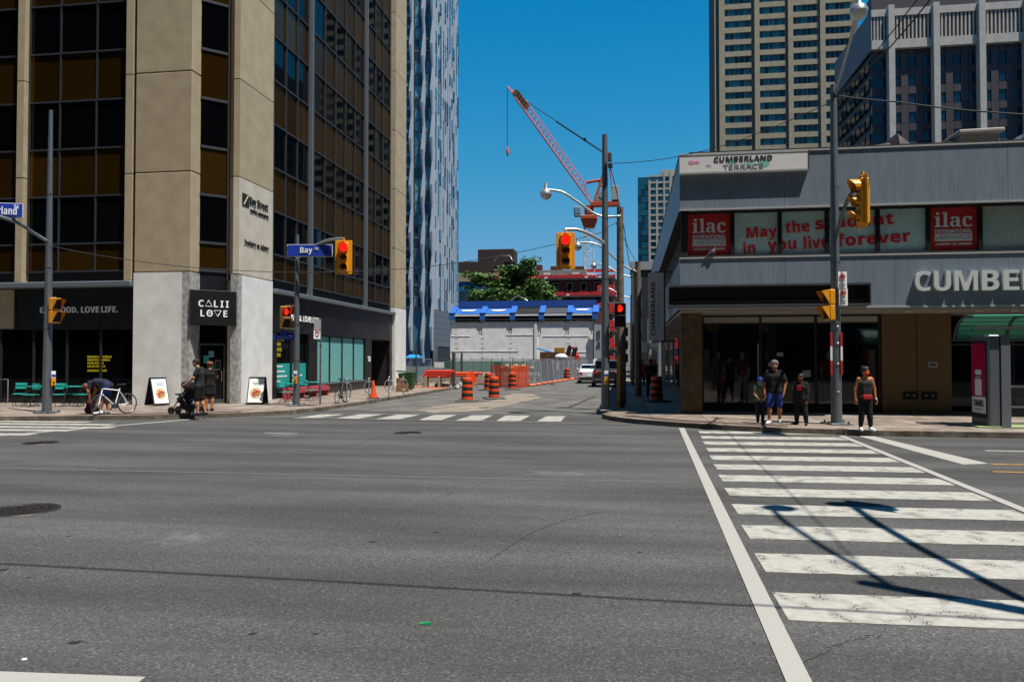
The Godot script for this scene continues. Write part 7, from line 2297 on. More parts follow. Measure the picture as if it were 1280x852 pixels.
# ---------------------------------------------------------------- the fenced building site on the left of the side street
func make_site() -> void:
	# striped traffic barrels
	var proto := thing("traffic_barrel", "striped orange and black traffic barrel nearest the crosswalk", "traffic barrel", Vector3.ZERO, "striped barrels in the side street")
	var bs := Shape.new()
	bs.box(Vector3(0, 0.04, 0), Vector3(0.92, 0.08, 0.92), Basis(), 0.03)
	mat("barrel_base", "5c5856", 0.9)
	mat("barrel_black", "1c1917", 0.7)
	mat("pipe_red", "c22a14", 0.55)
	mat("bowl_tan", "c9b48a", 0.6)
	obj("rubber_base", bs, M.barrel_base, proto)
	var prof := []
	for i in 7:
		var y0 := 0.08 + i * 0.135
		var r := 0.265 - i * 0.008
		var s := Shape.new()
		s.lathe([Vector2(r - 0.02, y0), Vector2(r, y0 + 0.008), Vector2(r - 0.004, y0 + 0.127), Vector2(r - 0.024, y0 + 0.135)], Vector3.ZERO, 20)
		obj("stripe", s, M.orange if i % 2 == 0 else M.barrel_black, proto)
	var tp := Shape.new()
	tp.lathe([Vector2(0.205, 1.02), Vector2(0.19, 1.045), Vector2(0.01, 1.05)], Vector3.ZERO, 20)
	tp.tube([Vector3(-0.09, 1.04, 0), Vector3(-0.08, 1.1, 0), Vector3(0.08, 1.1, 0), Vector3(0.09, 1.04, 0)], 0.02, 6)
	obj("handle", tp, M.orange, proto)
	proto.position = Vector3(-7.169, 0, -33.815)
	org[proto] = proto.position
	copy(proto, Vector3(-6.348, 0, -36.012), 0.4, "second striped traffic barrel, standing right of the nearest one")
	copy(proto, Vector3(-8.341, 0, -45.403), 0.9, "striped traffic barrel partly hidden behind the second barrel")
	copy(proto, Vector3(-7.11, 0, -46.787), 0.2, "faded striped barrel in front of the orange netting")
	copy(proto, Vector3(-5.44, 0, -67.539), 0.1, "distant striped barrel beside the grey portable toilet")
	copy(proto, Vector3(1.065, 0.13, -32.382), 0.3, "striped barrel in deep shade on the right pavement")
	# fence panels
	var f0 := thing("fence_panel", "temporary wire fence panel", "fence panel", Vector3.ZERO, "temporary wire fence panels round the site")
	var fr := Shape.new()
	var W := 2.9
	fr.tube([Vector3(0, 0.1, 0), Vector3(0, 1.85, 0), Vector3(W, 1.85, 0), Vector3(W, 0.1, 0)], 0.022, 6, false, true)
	fr.cyl(Vector3(W / 2, 0.1, 0), Vector3(W / 2, 1.85, 0), 0.015, -1.0, 6)
	for x in [0.0, W]: fr.box(Vector3(x, 0.05, 0), Vector3(0.2, 0.1, 0.6))
	obj("frame", fr, M.steel, f0)
	var wi := Shape.new()
	var k := 0.0
	while k < W + 1.75:
		var a := Vector3(maxf(0, k - 1.75), 1.85 - minf(k, 1.75) if k < 1.75 else 0.1, 0)
		var lo := Vector3(minf(k, W), 0.1 + maxf(0.0, k - W), 0)
		var hi := Vector3(maxf(0.0, k - 1.75), 0.1 + minf(k, 1.75), 0)
		wi.cyl(lo, hi, 0.006, -1.0, 3)
		wi.cyl(Vector3(W - lo.x, lo.y, 0.01), Vector3(W - hi.x, hi.y, 0.01), 0.006, -1.0, 3)
		k += 0.13
	tag(obj("wire_mesh", wi, M.steel, f0), "", "", "", "stuff")
	var line := [Vector3(-7.036, 0, -52.264), Vector3(-4.428, 0, -82.269)]
	var n := 12
	for i in n:
		var at: Vector3 = line[0].lerp(line[1], float(i) / n)
		var d: Vector3 = line[1] - line[0]
		var yaw := atan2(-d.z, d.x)
		if i == 0:
			put(f0, at, yaw)
			f0.set_meta("label", "first wire fence panel behind the faded barrel, nearest the camera")
		else: copy(f0, at, yaw, ORD[i] + " wire fence panel counted from the faded barrel along the curb")
	for i in 5: copy(f0, Vector3(-20.5 + i * 3.0, 0.0, -56.0), 0.0, ORD[i] + " wire fence panel across the back of the left pavement")
	# orange kerb of sandbags along the fence foot
	for i in 14:
		var s := Shape.new()
		s.ball(Vector3.ZERO, Vector3(0.75, 0.11, 0.2), 10, 6, Basis(Vector3.UP, atan2(-(line[1] - line[0]).z, (line[1] - line[0]).x)))
		put(tag(obj("sandbag", s, M.orange_pale), ORD[i] + " pale orange sandbag along the fence foot, counted from the near end", "sandbag", "orange sandbags along the fence foot"), line[0].lerp(line[1], (i + 0.3) / 14.0) + Vector3(0.35, 0.08, 0))
	# orange netting boxes
	var nets_at := [[Vector3(-9.085, 0, -50.471), Vector3(-7.569, 0, -48.63), "orange net barrier, left one of the pair behind the barrels"], [Vector3(-7.519, 0, -48.637), Vector3(-6.788, 0, -50.821), "orange net barrier, right one of the pair behind the barrels"]]
	for q in nets_at:
		var b := thing("net_barrier", q[2], "barrier", q[0], "orange net barriers")
		var d: Vector3 = q[1] - q[0]
		var g := Shape.new()
		for i in 22: g.box(q[0] + d * (i + 0.5) / 22.0 + Vector3(0, 0.75, 0), Vector3(0.03, 1.45, 0.012), Basis(Vector3.UP, atan2(-d.z, d.x)))
		for i in 17: g.box(q[0] + d * 0.5 + Vector3(0, 0.06 + i * 0.088, 0.006), Vector3(d.length(), 0.028, 0.012), Basis(Vector3.UP, atan2(-d.z, d.x)))
		tag(obj("net", g, M.orange, b), "", "", "", "stuff")
		var pf := Shape.new()
		for e in [0.0, 0.5, 1.0]: pf.cyl(q[0] + d * e, q[0] + d * e + Vector3(0, 1.6, 0), 0.03, -1.0, 6)
		obj("post", pf, M.steel, b)
		var back := Shape.new()
		for i in 22: back.box(q[0] + d * (i + 0.5) / 22.0 + Vector3(0, 0.75, -1.4), Vector3(0.03, 1.45, 0.012), Basis(Vector3.UP, atan2(-d.z, d.x)))
		for i in 15: back.box(q[0] + d * 0.5 + Vector3(0, 0.06 + i * 0.1, -1.4), Vector3(d.length(), 0.03, 0.012), Basis(Vector3.UP, atan2(-d.z, d.x)))
		tag(obj("net", back, M.orange, b), "", "", "", "stuff")
	mat("sack", "b39d7a", 0.9)
	for i in 7:
		var s := Shape.new()
		s.ball(Vector3.ZERO, Vector3(0.32, 0.16, 0.26), 10, 6)
		put(tag(obj("cement_sack", s, M.sack), ORD[i] + " beige sack from the left piled behind the orange net barriers", "sack", "beige sacks behind the netting"), Vector3(-8.856, 1.22, -54.315) + Vector3(0.3 * i, 0.12 * (i % 2), 0.2 * (i % 3)))
	# things stored behind the fence
	var pp := thing("pipe_bundle", "bundle of red orange pipes lying on trestles behind the railing", "pipes", Vector3(-11.855, 0, -46.063))
	for i in 6:
		var s := Shape.new()
		var c := Vector3(-12.671, 0.812, -46.66) + Vector3(0.04 * i, 0.14 * (i / 2), -0.3 * (i % 2))
		s.tube([c, c + Vector3(1.5 + 0.1 * (i % 3), 0, 0)], 0.1, 10)
		obj("pipe", s, M.pipe_red, pp)
	piece("trestle", Vector3(-12.477, 0.416, -46.699), Vector3(0.1, 0.8, 0.8), M.tan_band, pp)
	piece("trestle", Vector3(-11.645, 0.416, -46.826), Vector3(0.1, 0.8, 0.8), M.tan_band, pp)
	pp = thing("pipe_bundle", "second row of orange tubes farther right behind the grey posts", "pipes", Vector3(-11.172, 0, -50.153))
	for i in 4:
		var s := Shape.new()
		var c := Vector3(-12.243, 0.775, -50.774) + Vector3(0, 0.13 * (i / 2), -0.3 * (i % 2))
		s.tube([c, c + Vector3(2.0 + 0.15 * i, 0, 0)], 0.1, 10)
		obj("pipe", s, M.orange, pp)
	piece("trestle", Vector3(-11.98, 0.346, -50.824), Vector3(0.1, 0.8, 0.8), M.tan_band, pp)
	piece("trestle", Vector3(-10.708, 0.346, -51.017), Vector3(0.1, 0.8, 0.8), M.tan_band, pp)
	for q in [[Vector3(-12.612, 0, -47.206), 1.9, 0.05, "long orange plank on the ground in front of the pipes"], [Vector3(-11.418, 0, -44.934), 1.0, -0.06, "short orange plank at the right end of the pipe bundle"], [Vector3(-10.748, 0, -56.694), 0.9, 0.2, "red plank lying behind the tilted diamond sign"]]:
		var s := Shape.new()
		s.box(Vector3(0, 0.1, 0), Vector3(q[1], 0.16, 0.5), Basis(Vector3.UP, q[2]), 0.02)
		put(tag(obj("plank", s, M.orange_pale if q[1] > 0.95 else M.red), q[3], "plank"), q[0])
	for q in [[Vector3(-13.886, 0, -49.739), "pile of broken concrete by the railing, left"], [Vector3(-11.277, 0, -47.41), "pile of broken concrete under the grey posts"], [Vector3(-10.911, 0, -50.193), "low pile of rubble beside the tilted diamond sign"]]:
		var rb := thing("rubble_pile", q[1], "rubble", q[0])
		for i in 9:
			var s := Shape.new()
			var z := 0.12 + 0.16 * rng.randf()
			s.box(q[0] + Vector3(rng.randf_range(-0.7, 0.7), z * 0.7, rng.randf_range(-0.4, 0.4)), Vector3(z * 2, z * 1.4, z * 1.6), Basis.from_euler(Vector3(rng.randf(), rng.randf() * 3, rng.randf())), 0.03)
			obj("stone", s, [M.slab0, M.grey, M.street_concrete][i % 3], rb)
	var rl := thing("railing", "grey pipe railing in front of the pipe bundle", "railing", Vector3(-13.551, 0, -47.063))
	var rs := Shape.new()
	for y in [0.55, 1.25]: rs.cyl(Vector3(-13.6, 0, -47.056) + Vector3(0, y, 0), Vector3(-11.425, 0, -47.387) + Vector3(0, y, 0), 0.03, -1.0, 6)
	for q in [Vector3(-13.205, 0, -47.116), Vector3(-12.513, 0, -47.221), Vector3(-11.474, 0, -47.38)]: rs.cyl(q, q + Vector3(0, 1.3, 0), 0.03, -1.0, 6)
	obj("rail", rs, M.steel, rl)
	for q in [[Vector3(-10.931, 0, -47.463), 2.257, 0.11, "thicker grey steel post standing among the site stores"], [Vector3(-12.016, 0, -54.734), 2.297, 0.08, "thinner grey steel post just right of the thicker one"], [Vector3(-14.813, 0, -52.646), 2.865, 0.05, "thin pole with a small lamp by the blue canopy"]]:
		var s := Shape.new()
		s.tube([q[0], Vector3(q[0].x, q[1], q[0].z)], q[2], 10)
		tag(obj("steel_post", s, M.dark_steel), q[3], "post")
	# tilted orange diamond sign seen nearly edge on
	var ds := thing("diamond_sign", "orange diamond road sign leaning behind the nearest barrel", "road sign", Vector3(-9.956, 0, -48.938))
	var dp := Shape.new()
	dp.box(Vector3.ZERO, Vector3(0.85, 0.85, 0.02), Basis(Vector3(0, 0, 1), PI / 4), 0.005)
	var dx := Shape.new()
	dx.add(dp, Transform3D(Basis(Vector3.UP, 1.12) * Basis(Vector3(0, 0, 1), -0.0), Vector3(-9.534, 0.641, -46.131)))
	obj("sign_plate", dx, M.orange, ds)
	var leg := Shape.new()
	leg.cyl(Vector3(-9.793, 0, -47.636), Vector3(-9.534, 0.641, -46.131), 0.02, -1.0, 6)
	leg.cyl(Vector3(-10.024, 0, -50.328), Vector3(-9.554, 0.638, -46.229), 0.02, -1.0, 6)
	obj("stand", leg, M.steel, ds)
	# blue pop-up canopy
	mat("canopy_blue", "1a86c4", 0.6)
	var cn := thing("canopy_tent", "small bright blue canopy tent beside the corner office building", "tent", Vector3(-16.573, 0.54, -58.213))
	var cs := Shape.new()
	var c0 := Vector3(-16.568, 1.962, -58.181)
	cs.loft([[c0 + Vector3(-0.6, 0, 0.6), c0 + Vector3(0.6, 0, 0.6), c0 + Vector3(0.6, 0, -0.6), c0 + Vector3(-0.6, 0, -0.6)], [c0 + Vector3(-0.25, 0.25, 0.2), c0 + Vector3(0.3, 0.25, 0.2), c0 + Vector3(0.3, 0.25, -0.2), c0 + Vector3(-0.25, 0.25, -0.2)]])
	obj("roof", cs, M.canopy_blue, cn)
	for x in [-0.55, 0.55]:
		var lg := Shape.new()
		lg.cyl(c0 + Vector3(x, 0, 0.5), Vector3(c0.x + x, 0.1, c0.z + 0.5), 0.03, -1.0, 6)
		obj("leg", lg, M.canopy_blue, cn)
	tag(piece_top("white_board", Vector3(-17.049, 1.323, -68.241), Vector3(0.9, 0.5, 0.03), M.white), "white board fixed to the fence beside the green box", "notice board")
	tag(piece_top("green_box", Vector3(-16.802, 1.306, -70.303), Vector3(0.6, 0.62, 0.5), mat("box_green", "16553f", 0.7)), "dark green box behind the fence beside the white board", "box")
	tag(piece_top("green_box", Vector3(-12.179, 1.455, -71.004), Vector3(0.7, 0.35, 0.5), M.box_green), "low dark green box above the orange netting", "box")
	# green screen fence in front of the white wall
	var gf := thing("screen_fence", "green screened fence along the foot of the white brick building", "fence", Vector3(-13.698, 0.498, -78.889))
	for i in 9:
		var a := Vector3(-18.343, 1.075, -78.167).lerp(Vector3(-8.804, 1.075, -79.622), i / 9.0)
		var b := Vector3(-18.343, 1.075, -78.167).lerp(Vector3(-8.804, 1.075, -79.622), (i + 1) / 9.0)
		piece("screen_panel", (a + b) / 2, Vector3((b - a).x - 0.04, 1.15, 0.02), M.green_screen, gf)
		piece("fence_post", a + Vector3(0, 0.0, 0.05), Vector3(0.06, 1.9, 0.06), M.dark_steel, gf)
	# plywood shed, toilet, machine, hoarding
	mat("plywood", "6b4c2b", 0.85, 0.0, "grain", 0.5, "patch", 0.3)
	var sh := thing("site_shed", "plywood shed with a sloping blue roof", "shed", Vector3(-7.279, 0.168, -69.757))
	var wl := Shape.new()
	var sx := Vector3(-8.06, 1.323, -69.612)
	var ex := Vector3(-6.419, 1.323, -69.862)
	wl.box(Vector3((sx.x + ex.x) / 2, 1.3, sx.z - 1.0), Vector3(ex.x - sx.x, 2.4, 2.0))
	obj("wall", wl, M.plywood, sh)
	var rf := Shape.new()
	var r0 := Vector3(-8.34, 2.766, -69.536)
	var r1 := Vector3(-5.632, 1.972, -69.967)
	rf.loft([[r0, r0 + Vector3(0, 0.12, 0), r0 + Vector3(0, 0.12, -2.4), r0 + Vector3(0, 0, -2.4)], [r1, r1 + Vector3(0, 0.12, 0), r1 + Vector3(0, 0.12, -2.4), r1 + Vector3(0, 0, -2.4)]])
	obj("roof", rf, M.canopy_blue, sh)
	var pt := thing("portable_toilet", "grey portable toilet with a white domed roof", "portable toilet", Vector3(-6.057, 0, -68.204))
	var pb := Shape.new()
	pb.box(Vector3(-6.057, 0, -68.204) + Vector3(0, 1.05, -0.5), Vector3(1.0, 2.0, 1.0), Basis(), 0.04)
	obj("cabin", pb, M.office_grey, pt)
	var pr := Shape.new()
	pr.ball(Vector3(-6.057, 0, -68.204) + Vector3(0, 2.05, -0.5), Vector3(0.56, 0.28, 0.56), 14, 8)
	obj("roof", pr, M.white, pt)
	piece("door", Vector3(-6.057, 0, -68.204) + Vector3(0.05, 1.0, 0.01), Vector3(0.7, 1.75, 0.03), M.steel, pt)
	piece("notice", Vector3(-6.057, 0, -68.204) + Vector3(-0.28, 1.25, 0.03), Vector3(0.16, 0.7, 0.02), M.white, pt)
	var mc := thing("digger", "orange and black digger showing above the hoarding", "digger", Vector3(-5.734, 0.177, -76.064))
	var ms := Shape.new()
	ms.box(Vector3(-5.727, 1.978, -76.023), Vector3(1.5, 0.7, 1.5), Basis(), 0.1)
	ms.tube([Vector3(-6.192, 1.978, -75.952), Vector3(-5.957, 2.84, -75.968), Vector3(-5.569, 2.997, -76.024), Vector3(-5.03, 2.057, -76.128)], 0.16, 8)
	obj("cab", ms, M.red, mc)
	var mb := Shape.new()
	mb.tube([Vector3(-5.957, 2.209, -74.971), Vector3(-5.802, 2.982, -74.977), Vector3(-5.648, 3.059, -74.999)], 0.22, 8)
	mb.tube([Vector3(-5.422, 2.209, -75.053), Vector3(-5.267, 2.828, -75.062), Vector3(-5.038, 2.828, -75.097)], 0.22, 8)
	obj("arm", mb, M.signal_black, mc)
	mat("mustard", "b5821f", 0.8, 0.0, "grain", 0.6)
	tag(piece_top("yellow_formwork", Vector3(-6.848, 2.683, -75.836), Vector3(1.0, 0.6, 0.3), M.mustard), "mustard yellow formwork panel above the shed roof", "formwork")
	mat("hoarding_grey", "84817c", 0.8, 0.2, "soft", 0.4)
	mat("hoarding_red", "8a4a40", 0.8, 0.0, "soft", 0.4)
	var hb := thing("hoarding", "tall grey and red hoarding running along the curb past the toilet", "hoarding", Vector3(-5.711, 0, -70.914))
	var h0 := Vector3(-5.668, 0, -70.373)
	var h1 := Vector3(-4.371, 0, -86.133)
	for i in 9:
		var a := h0.lerp(h1, i / 9.0)
		var b := h0.lerp(h1, (i + 1) / 9.0)
		var s := Shape.new()
		s.box((a + b) / 2 + Vector3(0, 1.05, 0), Vector3(a.distance_to(b) - 0.04, 2.1, 0.05), Basis(Vector3.UP, atan2(-(b - a).z, (b - a).x)))
		obj("hoarding_panel", s, M.hoarding_red if i == 2 or i == 3 else M.hoarding_grey, hb)
	tag(piece_top("bare_ground", Vector3(-20, 0.06, -68), Vector3(19.5, 0.12, 26), mat("bare_earth", "8a7a66", 0.95, 0.0, "grain", 0.3, "dirt", 0.2)), "", "", "", "structure")

func piece_top(called: String, c: Vector3, s: Vector3, m: Material) -> MeshInstance3D:
	var sh := Shape.new()
	sh.box(Vector3.ZERO, s, Basis(), minf(0.02, s[s.min_axis_index()] * 0.2))
	var o := obj(called, sh, m)
	o.position = c
	return o

# ---------------------------------------------------------------- shop furniture and small things on the pavements
func chair(label: String, at: Vector3, yaw: float, first: Node3D) -> Node3D:
	if first: return copy(first, at, yaw, label)
	var p := thing("bistro_chair", label, "chair", Vector3.ZERO, "teal folding chairs outside the shop")
	for i in 4: piece("slat", Vector3(0, 0.45, -0.17 + i * 0.11), Vector3(0.4, 0.018, 0.09), M.teal, p)
	for i in 2: piece("back_slat", Vector3(0, 0.68 + i * 0.13, -0.24), Vector3(0.38, 0.09, 0.018), M.teal, p)
	for s in [-0.19, 0.19]:
		var l := Shape.new()
		l.cyl(Vector3(s, 0, 0.2), Vector3(s, 0.86, -0.25), 0.011, -1.0, 6)
		obj("leg", l, M.signal_black, p)
		var r := Shape.new()
		r.cyl(Vector3(s * 0.9, 0, -0.24), Vector3(s * 0.9, 0.45, 0.2), 0.011, -1.0, 6)
		obj("leg", r, M.signal_black, p)
	return put(p, at, yaw)

func table(label: String, at: Vector3, first: Node3D) -> Node3D:
	if first: return copy(first, at, 0.2, label)
	var p := thing("bistro_table", label, "table", Vector3.ZERO, "teal folding tables outside the shop")
	for i in 6: piece("slat", Vector3(0, 0.73, -0.26 + i * 0.104), Vector3(0.62, 0.02, 0.094), M.teal, p)
	for s in [-0.25, 0.25]:
		var l := Shape.new()
		l.cyl(Vector3(s, 0, 0.25), Vector3(s, 0.72, -0.25), 0.012, -1.0, 6)
		l.cyl(Vector3(s, 0, -0.25), Vector3(s, 0.72, 0.25), 0.012, -1.0, 6)
		obj("leg", l, M.signal_black, p)
	return put(p, at)

func board(label: String, at: Vector3, yaw: float) -> void:
	var p := thing("menu_board", label, "menu board", Vector3.ZERO, "folding menu boards by the corner door")
	for s in [1.0, -1.0]:
		var B := Basis(Vector3(1, 0, 0), -0.27 * s)
		var f := Shape.new()
		var c := Vector3(0, 0.54, 0.16 * s)
		f.box(c, Vector3(0.66, 1.08, 0.03), B, 0.008)
		var leaf := obj("leaf", f, M.signal_black, p)
		piece("poster", c + B.z * 0.018 * s, Vector3(0.58, 0.94, 0.006), M.white, leaf, B)
		if s > 0:
			var food := Shape.new()
			food.ball(c + B * Vector3(0.0, -0.1, 0.02), Vector3(0.22, 0.22, 0.01), 20, 8, B)
			obj("printed_bowl", food, M.bowl_tan, leaf)
			var cols := [mat("food_red", "b52a1f", 0.6), mat("food_green", "5c7d2b", 0.6), mat("food_orange", "c9782a", 0.6), mat("food_pink", "a83560", 0.6)]
			for i in 9:
				var d := Shape.new()
				var a := i * 2.4
				d.ball(c + B * Vector3(cos(a) * 0.045 * sqrt(i) , -0.1 + sin(a) * 0.045 * sqrt(i), 0.026), Vector3(0.06, 0.05, 0.01), 10, 6, B)
				obj("printed_food", d, cols[i % 4], leaf)
			for k in 2: piece("poster_line", c + B * Vector3(0.02, 0.3 - 0.06 * k, 0.023), Vector3(0.36 - 0.1 * k, 0.03, 0.004), M.pale_teal, leaf, B)
	put(p, at, yaw)

func make_smalls() -> void:
	# two bicycles
	bicycle("white framed racing bicycle held up by the bending cyclist", Vector3(-16.207, 0.13, -22.393), deg_to_rad(-112), 0.5, M.white)
	bicycle("black bicycle leaning on a ring stand, seen nearly end on", Vector3(-11.42, 0.13, -29.608), deg_to_rad(93), -0.3, M.signal_black, 0.08)
	# backpack
	var bk := thing("backpack", "maroon backpack standing on the pavement by the white bicycle", "backpack", Vector3(-17.151, 0.13, -22.682))
	var c := Vector3(-17.151, 0.13, -22.682)
	var s := nets([[c + Vector3(-0.1, 0.12, 0), c + Vector3(0.1, 0.12, 0), 0.13, 0.13], [c + Vector3(-0.08, 0.3, -0.02), c + Vector3(0.08, 0.3, -0.02), 0.11, 0.11]], 0.02, 0.05, [[Vector3.DOWN, -0.13]])
	obj("bag", s, M.maroon, bk)
	var pk := nets([[c + Vector3(-0.07, 0.14, 0.12), c + Vector3(0.07, 0.14, 0.12), 0.07, 0.07]], 0.018, 0.03, [[Vector3.DOWN, -0.14]])
	obj("pocket", pk, M.maroon, bk)
	var lp := Shape.new()
	lp.tube([c + Vector3(-0.05, 0.4, -0.02), c + Vector3(-0.03, 0.49, -0.02), c + Vector3(0.03, 0.49, -0.02), c + Vector3(0.05, 0.4, -0.02)], 0.014, 6)
	obj("loop", lp, M.maroon, bk)
	# pushchair
	stroller()
	# folding boards
	board("folding menu board left of the corner door, its dark back showing", Vector3(-17.716, 0.13, -27.042), deg_to_rad(66))
	board("folding menu board right of the corner door, facing the street", Vector3(-14.279, 0.13, -28.242), deg_to_rad(8))
	# teal chairs and tables, left shop front
	var ch := chair("teal folding chair at the far left end of the row", Vector3(-22.668, 0.13, -26.036), 0.5, null)
	chair("teal folding chair left of the tall grey pole", Vector3(-21.731, 0.13, -25.448), -0.2, ch)
	chair("teal folding chair half hidden right of the tall grey pole", Vector3(-20.861, 0.13, -25.82), 0.4, ch)
	chair("teal folding chair at the right end of the row near the cyclist", Vector3(-20.045, 0.13, -25.945), -0.3, ch)
	chair("teal folding chair tucked under the table, second from the cyclist", Vector3(-20.829, 0.13, -26.316), 2.9, ch)
	var tb := table("teal folding table left of the tall grey pole", Vector3(-22.046, 0.13, -26.13), null)
	table("teal folding table between the pole and the cyclist", Vector3(-20.582, 0.13, -26.254), tb)
	var rk := Shape.new()
	rk.tube([Vector3(-24.883, 0.13, -27.276), Vector3(-24.883, 0.13, -27.276) + Vector3(0, 0.95, 0), Vector3(-24.351, 0.13, -27.357) + Vector3(0, 0.95, 0), Vector3(-24.351, 0.13, -27.357)], 0.022, 6)
	tag(obj("hoop_rail", rk, M.bright_steel), "grey steel hoop rail at the far left edge", "rail")
	# side shop: red bench with teal furniture in front
	chair("teal folding chair in front of the red bench, left of the pole", Vector3(-13.475, 0.13, -29.015), 1.2, ch)
	chair("teal folding chair in front of the red bench, right of the pole", Vector3(-13.306, 0.13, -31.11), 1.6, ch)
	table("teal folding table before the left half of the red bench", Vector3(-13.81, 0.13, -30.414), tb)
	table("teal folding table before the right half of the red bench", Vector3(-13.866, 0.13, -32.679), tb)
	mat("bench_red", "b04350", 0.65, 0.0, "soft", 0.8)
	var be := thing("wall_bench", "pink red wooden bench along the side shop front", "bench", Vector3(-14.102, 0.13, -29.484))
	var b0 := Vector3(-14.85, 0, -31.9)
	for i in 3: piece("slat", b0 + Vector3(0.06 + i * 0.13, 0.58, -1.9), Vector3(0.12, 0.05, 4.3), M.bench_red, be)
	for z in [0.2, -1.2, -2.6, -3.95]: piece("leg", b0 + Vector3(0.19, 0.34, z), Vector3(0.38, 0.43, 0.09), M.bench_red, be)
	piece("front_board", b0 + Vector3(0.39, 0.47, -1.9), Vector3(0.03, 0.16, 4.3), M.bench_red, be)
	# cone, bin, boxes
	var cn := thing("traffic_cone", "orange traffic cone beside a ring stand", "traffic cone", Vector3(-11.258, 0.13, -33.077))
	var cs := Shape.new()
	var c0 := Vector3(-11.258, 0.13, -33.077)
	cs.lathe([Vector2(0.2, 0.04), Vector2(0.17, 0.07), Vector2(0.04, 0.78), Vector2(0.03, 0.8), Vector2(0.005, 0.8)], c0, 16)
	obj("cone", cs, M.orange, cn)
	var cb := Shape.new()
	cb.box(c0 + Vector3(0, 0.025, 0), Vector3(0.46, 0.05, 0.46), Basis(), 0.015)
	obj("foot", cb, M.rubber, cn)
	mat("bin_green", "1c4a2a", 0.6)
	mat("cardboard", "8a6234", 0.9, 0.0, "grain", 1.0)
	var bi := thing("wheeled_bin", "dark green wheeled bin with its lid open at the corner of the office", "bin", Vector3(-12.525, 0.13, -42.686))
	var d0 := Vector3(-12.525, 0.13, -42.686)
	var bb := Shape.new()
	bb.loft([[d0 + Vector3(-0.3, 0.06, 0.3), d0 + Vector3(0.32, 0.06, 0.3), d0 + Vector3(0.32, 0.06, -0.3), d0 + Vector3(-0.3, 0.06, -0.3)], [d0 + Vector3(-0.42, 0.95, 0.42), d0 + Vector3(0.42, 0.95, 0.42), d0 + Vector3(0.42, 0.95, -0.42), d0 + Vector3(-0.42, 0.95, -0.42)]])
	obj("tub", bb, M.bin_green, bi)
	var ld := Shape.new()
	ld.box(d0 + Vector3(-0.08, 1.02, -0.05), Vector3(0.95, 0.06, 0.95), Basis(Vector3(0, 0, 1), -0.1), 0.02)
	obj("lid", ld, M.bin_green, bi)
	for x in [-0.28, 0.28]:
		var w := Shape.new()
		w.cyl(d0 + Vector3(x - 0.03, 0.1, 0.3), d0 + Vector3(x + 0.03, 0.1, 0.3), 0.1)
		obj("wheel", w, M.rubber, bi)
	for q in [[Vector3(-12.024, 0.13, -40.078), Vector3(0.62, 0.42, 0.4), "larger cardboard box in front of the green bin"], [Vector3(-12.298, 0.13, -40.547) + Vector3(0, 0.42, 0), Vector3(0.4, 0.3, 0.3), "smaller cardboard box on top of the larger one"]]:
		var bx := Shape.new()
		bx.box(Vector3(0, q[1].y / 2, 0), q[1], Basis(Vector3.UP, 0.2), 0.008)
		put(tag(obj("cardboard_box", bx, M.cardboard), q[2], "box"), q[0])
	# pigeon on the ledge of the upper windows
	mat("pigeon_grey", "4a4d55", 0.7)
	var pg := thing("pigeon", "grey pigeon perched on the ledge below the red window posters", "pigeon", Vector3(2.546, 5.116, -24.98))
	var g := Vector3(2.546, 5.116, -24.98)
	var pb := nets([[g + Vector3(-0.09, 0.06, 0.02), g + Vector3(0.03, 0.13, 0.02), 0.04, 0.075], [g + Vector3(0.05, 0.16, 0.02), g + Vector3(0.1, 0.24, 0.02), 0.045, 0.034], [g + Vector3(-0.1, 0.05, 0.02), g + Vector3(-0.27, -0.12, 0.02), 0.03, 0.012]], 0.012, 0.02)
	obj("body", pb, M.pigeon_grey, pg)
	var bl := Shape.new()
	bl.cyl(g + Vector3(0.12, 0.24, 0.02), g + Vector3(0.16, 0.23, 0.02), 0.01, 0.002, 6)
	obj("beak", bl, M.signal_black, pg)
	var lg := Shape.new()
	for x in [-0.02, 0.02]: lg.cyl(g + Vector3(0.02, 0.07, 0.02 + x), g + Vector3(0.03, 0.0, 0.02 + x), 0.006, -1.0, 5)
	obj("legs", lg, M.red, pg)

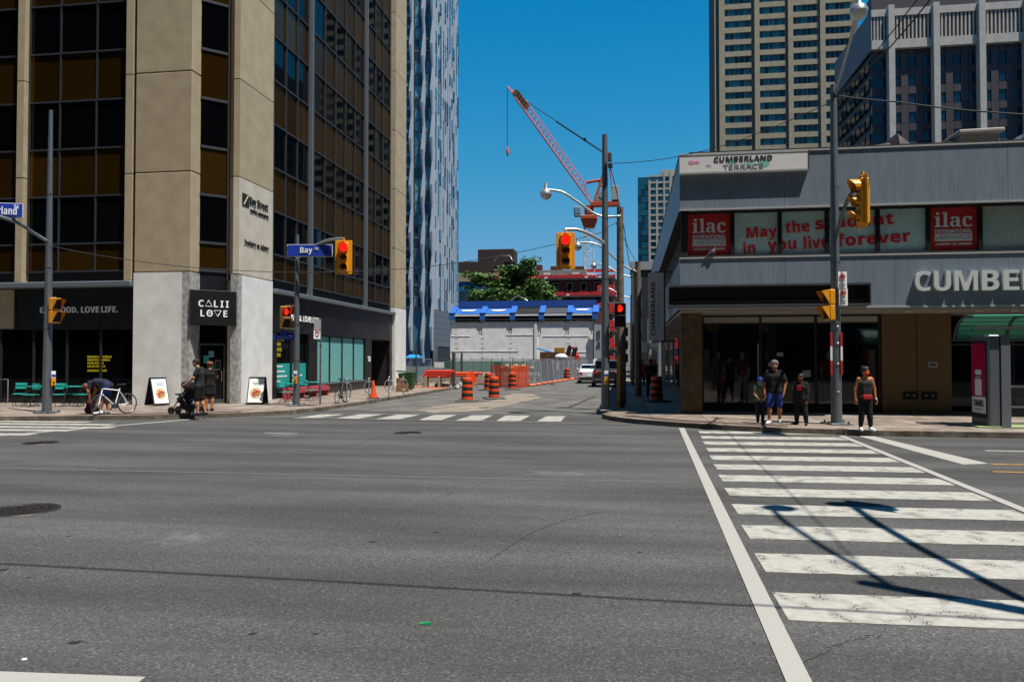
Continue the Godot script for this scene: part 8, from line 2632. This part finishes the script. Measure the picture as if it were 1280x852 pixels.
func stroller() -> void:   # handle towards the man on the right, child facing left
	var at := Vector3(-14.032, 0.13, -22.903)
	var p := thing("stroller", "black stroller with a small child, pushed by the man in charcoal", "stroller", at)
	var B := facing(-4)
	var P := func(x: float, y: float, z: float) -> Vector3: return at + B * Vector3(x, y, z)
	var f := Shape.new()
	for z in [-0.24, 0.24]:
		f.tube([P.call(-0.36, 0.14, z * 0.7), P.call(-0.1, 0.42, z), P.call(0.22, 0.72, z), P.call(0.44, 1.0, z)], 0.018, 8)
		f.tube([P.call(0.36, 0.16, z), P.call(0.1, 0.5, z)], 0.018, 8)
		f.tube([P.call(-0.36, 0.14, z * 0.7), P.call(0.36, 0.18, z)], 0.014, 8)
	f.tube([P.call(0.44, 1.0, -0.24), P.call(0.47, 1.03, 0), P.call(0.44, 1.0, 0.24)], 0.02, 8)
	obj("frame", f, M.dark_steel, p)
	for q in [[-0.38, 0.12, 0.17], [-0.38, 0.12, -0.17], [0.36, 0.16, 0.27], [0.36, 0.16, -0.27]]:
		var pts := []
		for k in 16: pts.append(P.call(q[0] + cos(TAU * k / 16) * (q[1] - 0.02), q[1] + sin(TAU * k / 16) * (q[1] - 0.02), q[2]))
		var w := Shape.new()
		w.tube(pts, 0.025, 6, false, true)
		w.cyl(P.call(q[0], q[1], q[2] - 0.02), P.call(q[0], q[1], q[2] + 0.02), q[1] * 0.6)
		obj("wheel", w, M.rubber, p)
	var s := nets([[P.call(-0.16, 0.46, 0.0), P.call(0.1, 0.44, 0.0), 0.12, 0.15], [P.call(0.1, 0.46, -0.1), P.call(0.24, 0.78, -0.1), 0.1, 0.08], [P.call(0.1, 0.46, 0.1), P.call(0.24, 0.78, 0.1), 0.1, 0.08]], 0.022, 0.05)
	obj("seat", s, M.cloth_black, p)
	var h := nets([[P.call(0.2, 0.86, -0.14), P.call(0.2, 0.86, 0.14), 0.16, 0.16], [P.call(0.06, 0.94, -0.14), P.call(0.06, 0.94, 0.14), 0.1, 0.1]], 0.022, 0.06, [[Vector3(-0.5, -1, 0).normalized(), Vector3(-0.5, -1, 0).normalized().dot(P.call(0.12, 0.82, 0))]])
	obj("hood", h, M.cloth_black, p)
	var bs := Shape.new()
	bs.box(P.call(0.12, 0.27, 0), Vector3(0.42, 0.16, 0.4), B, 0.04)
	obj("basket", bs, M.cloth_black, p)
	var tr := Shape.new()
	tr.tube([P.call(-0.02, 0.62, -0.22), P.call(-0.2, 0.64, -0.18), P.call(-0.22, 0.64, 0.18), P.call(-0.02, 0.62, 0.22)], 0.022, 8)
	obj("tray", tr, M.cloth_black, p)
	# the child: small seated figure with bare legs
	make_person("small child in a dark top sitting in the stroller", at + B * Vector3(0.06, 0.44, 0.0), deg_to_rad(-94), 0.85,
		{"pelvis": Vector3(0, 0.14, 0), "waist": Vector3(0, 0.24, -0.02), "chest": Vector3(0, 0.36, -0.05), "neck": Vector3(0, 0.45, -0.06), "head": Vector3(0, 0.57, -0.05), "shL": Vector3(0.1, 0.43, -0.06), "shR": Vector3(-0.1, 0.43, -0.06), "elL": Vector3(0.16, 0.31, 0.02), "elR": Vector3(-0.16, 0.31, 0.02), "wrL": Vector3(0.1, 0.26, 0.14), "wrR": Vector3(-0.1, 0.26, 0.14),
		"hipL": Vector3(0.06, 0.13, 0.02), "hipR": Vector3(-0.06, 0.13, 0.02), "knL": Vector3(0.08, 0.15, 0.24), "knR": Vector3(-0.08, 0.15, 0.24), "anL": Vector3(0.08, -0.04, 0.31), "anR": Vector3(-0.08, -0.04, 0.31), "toL": Vector3(0.09, -0.05, 0.41), "toR": Vector3(-0.09, -0.05, 0.41)},
		{"skin": M.skin_tan, "top": M.cloth_navy, "bottom": M.cloth_grey, "leg": 0.8, "shoes": M.white, "hair": ["short", M.hair_brown], "head": 1.45}, "", 0.014)
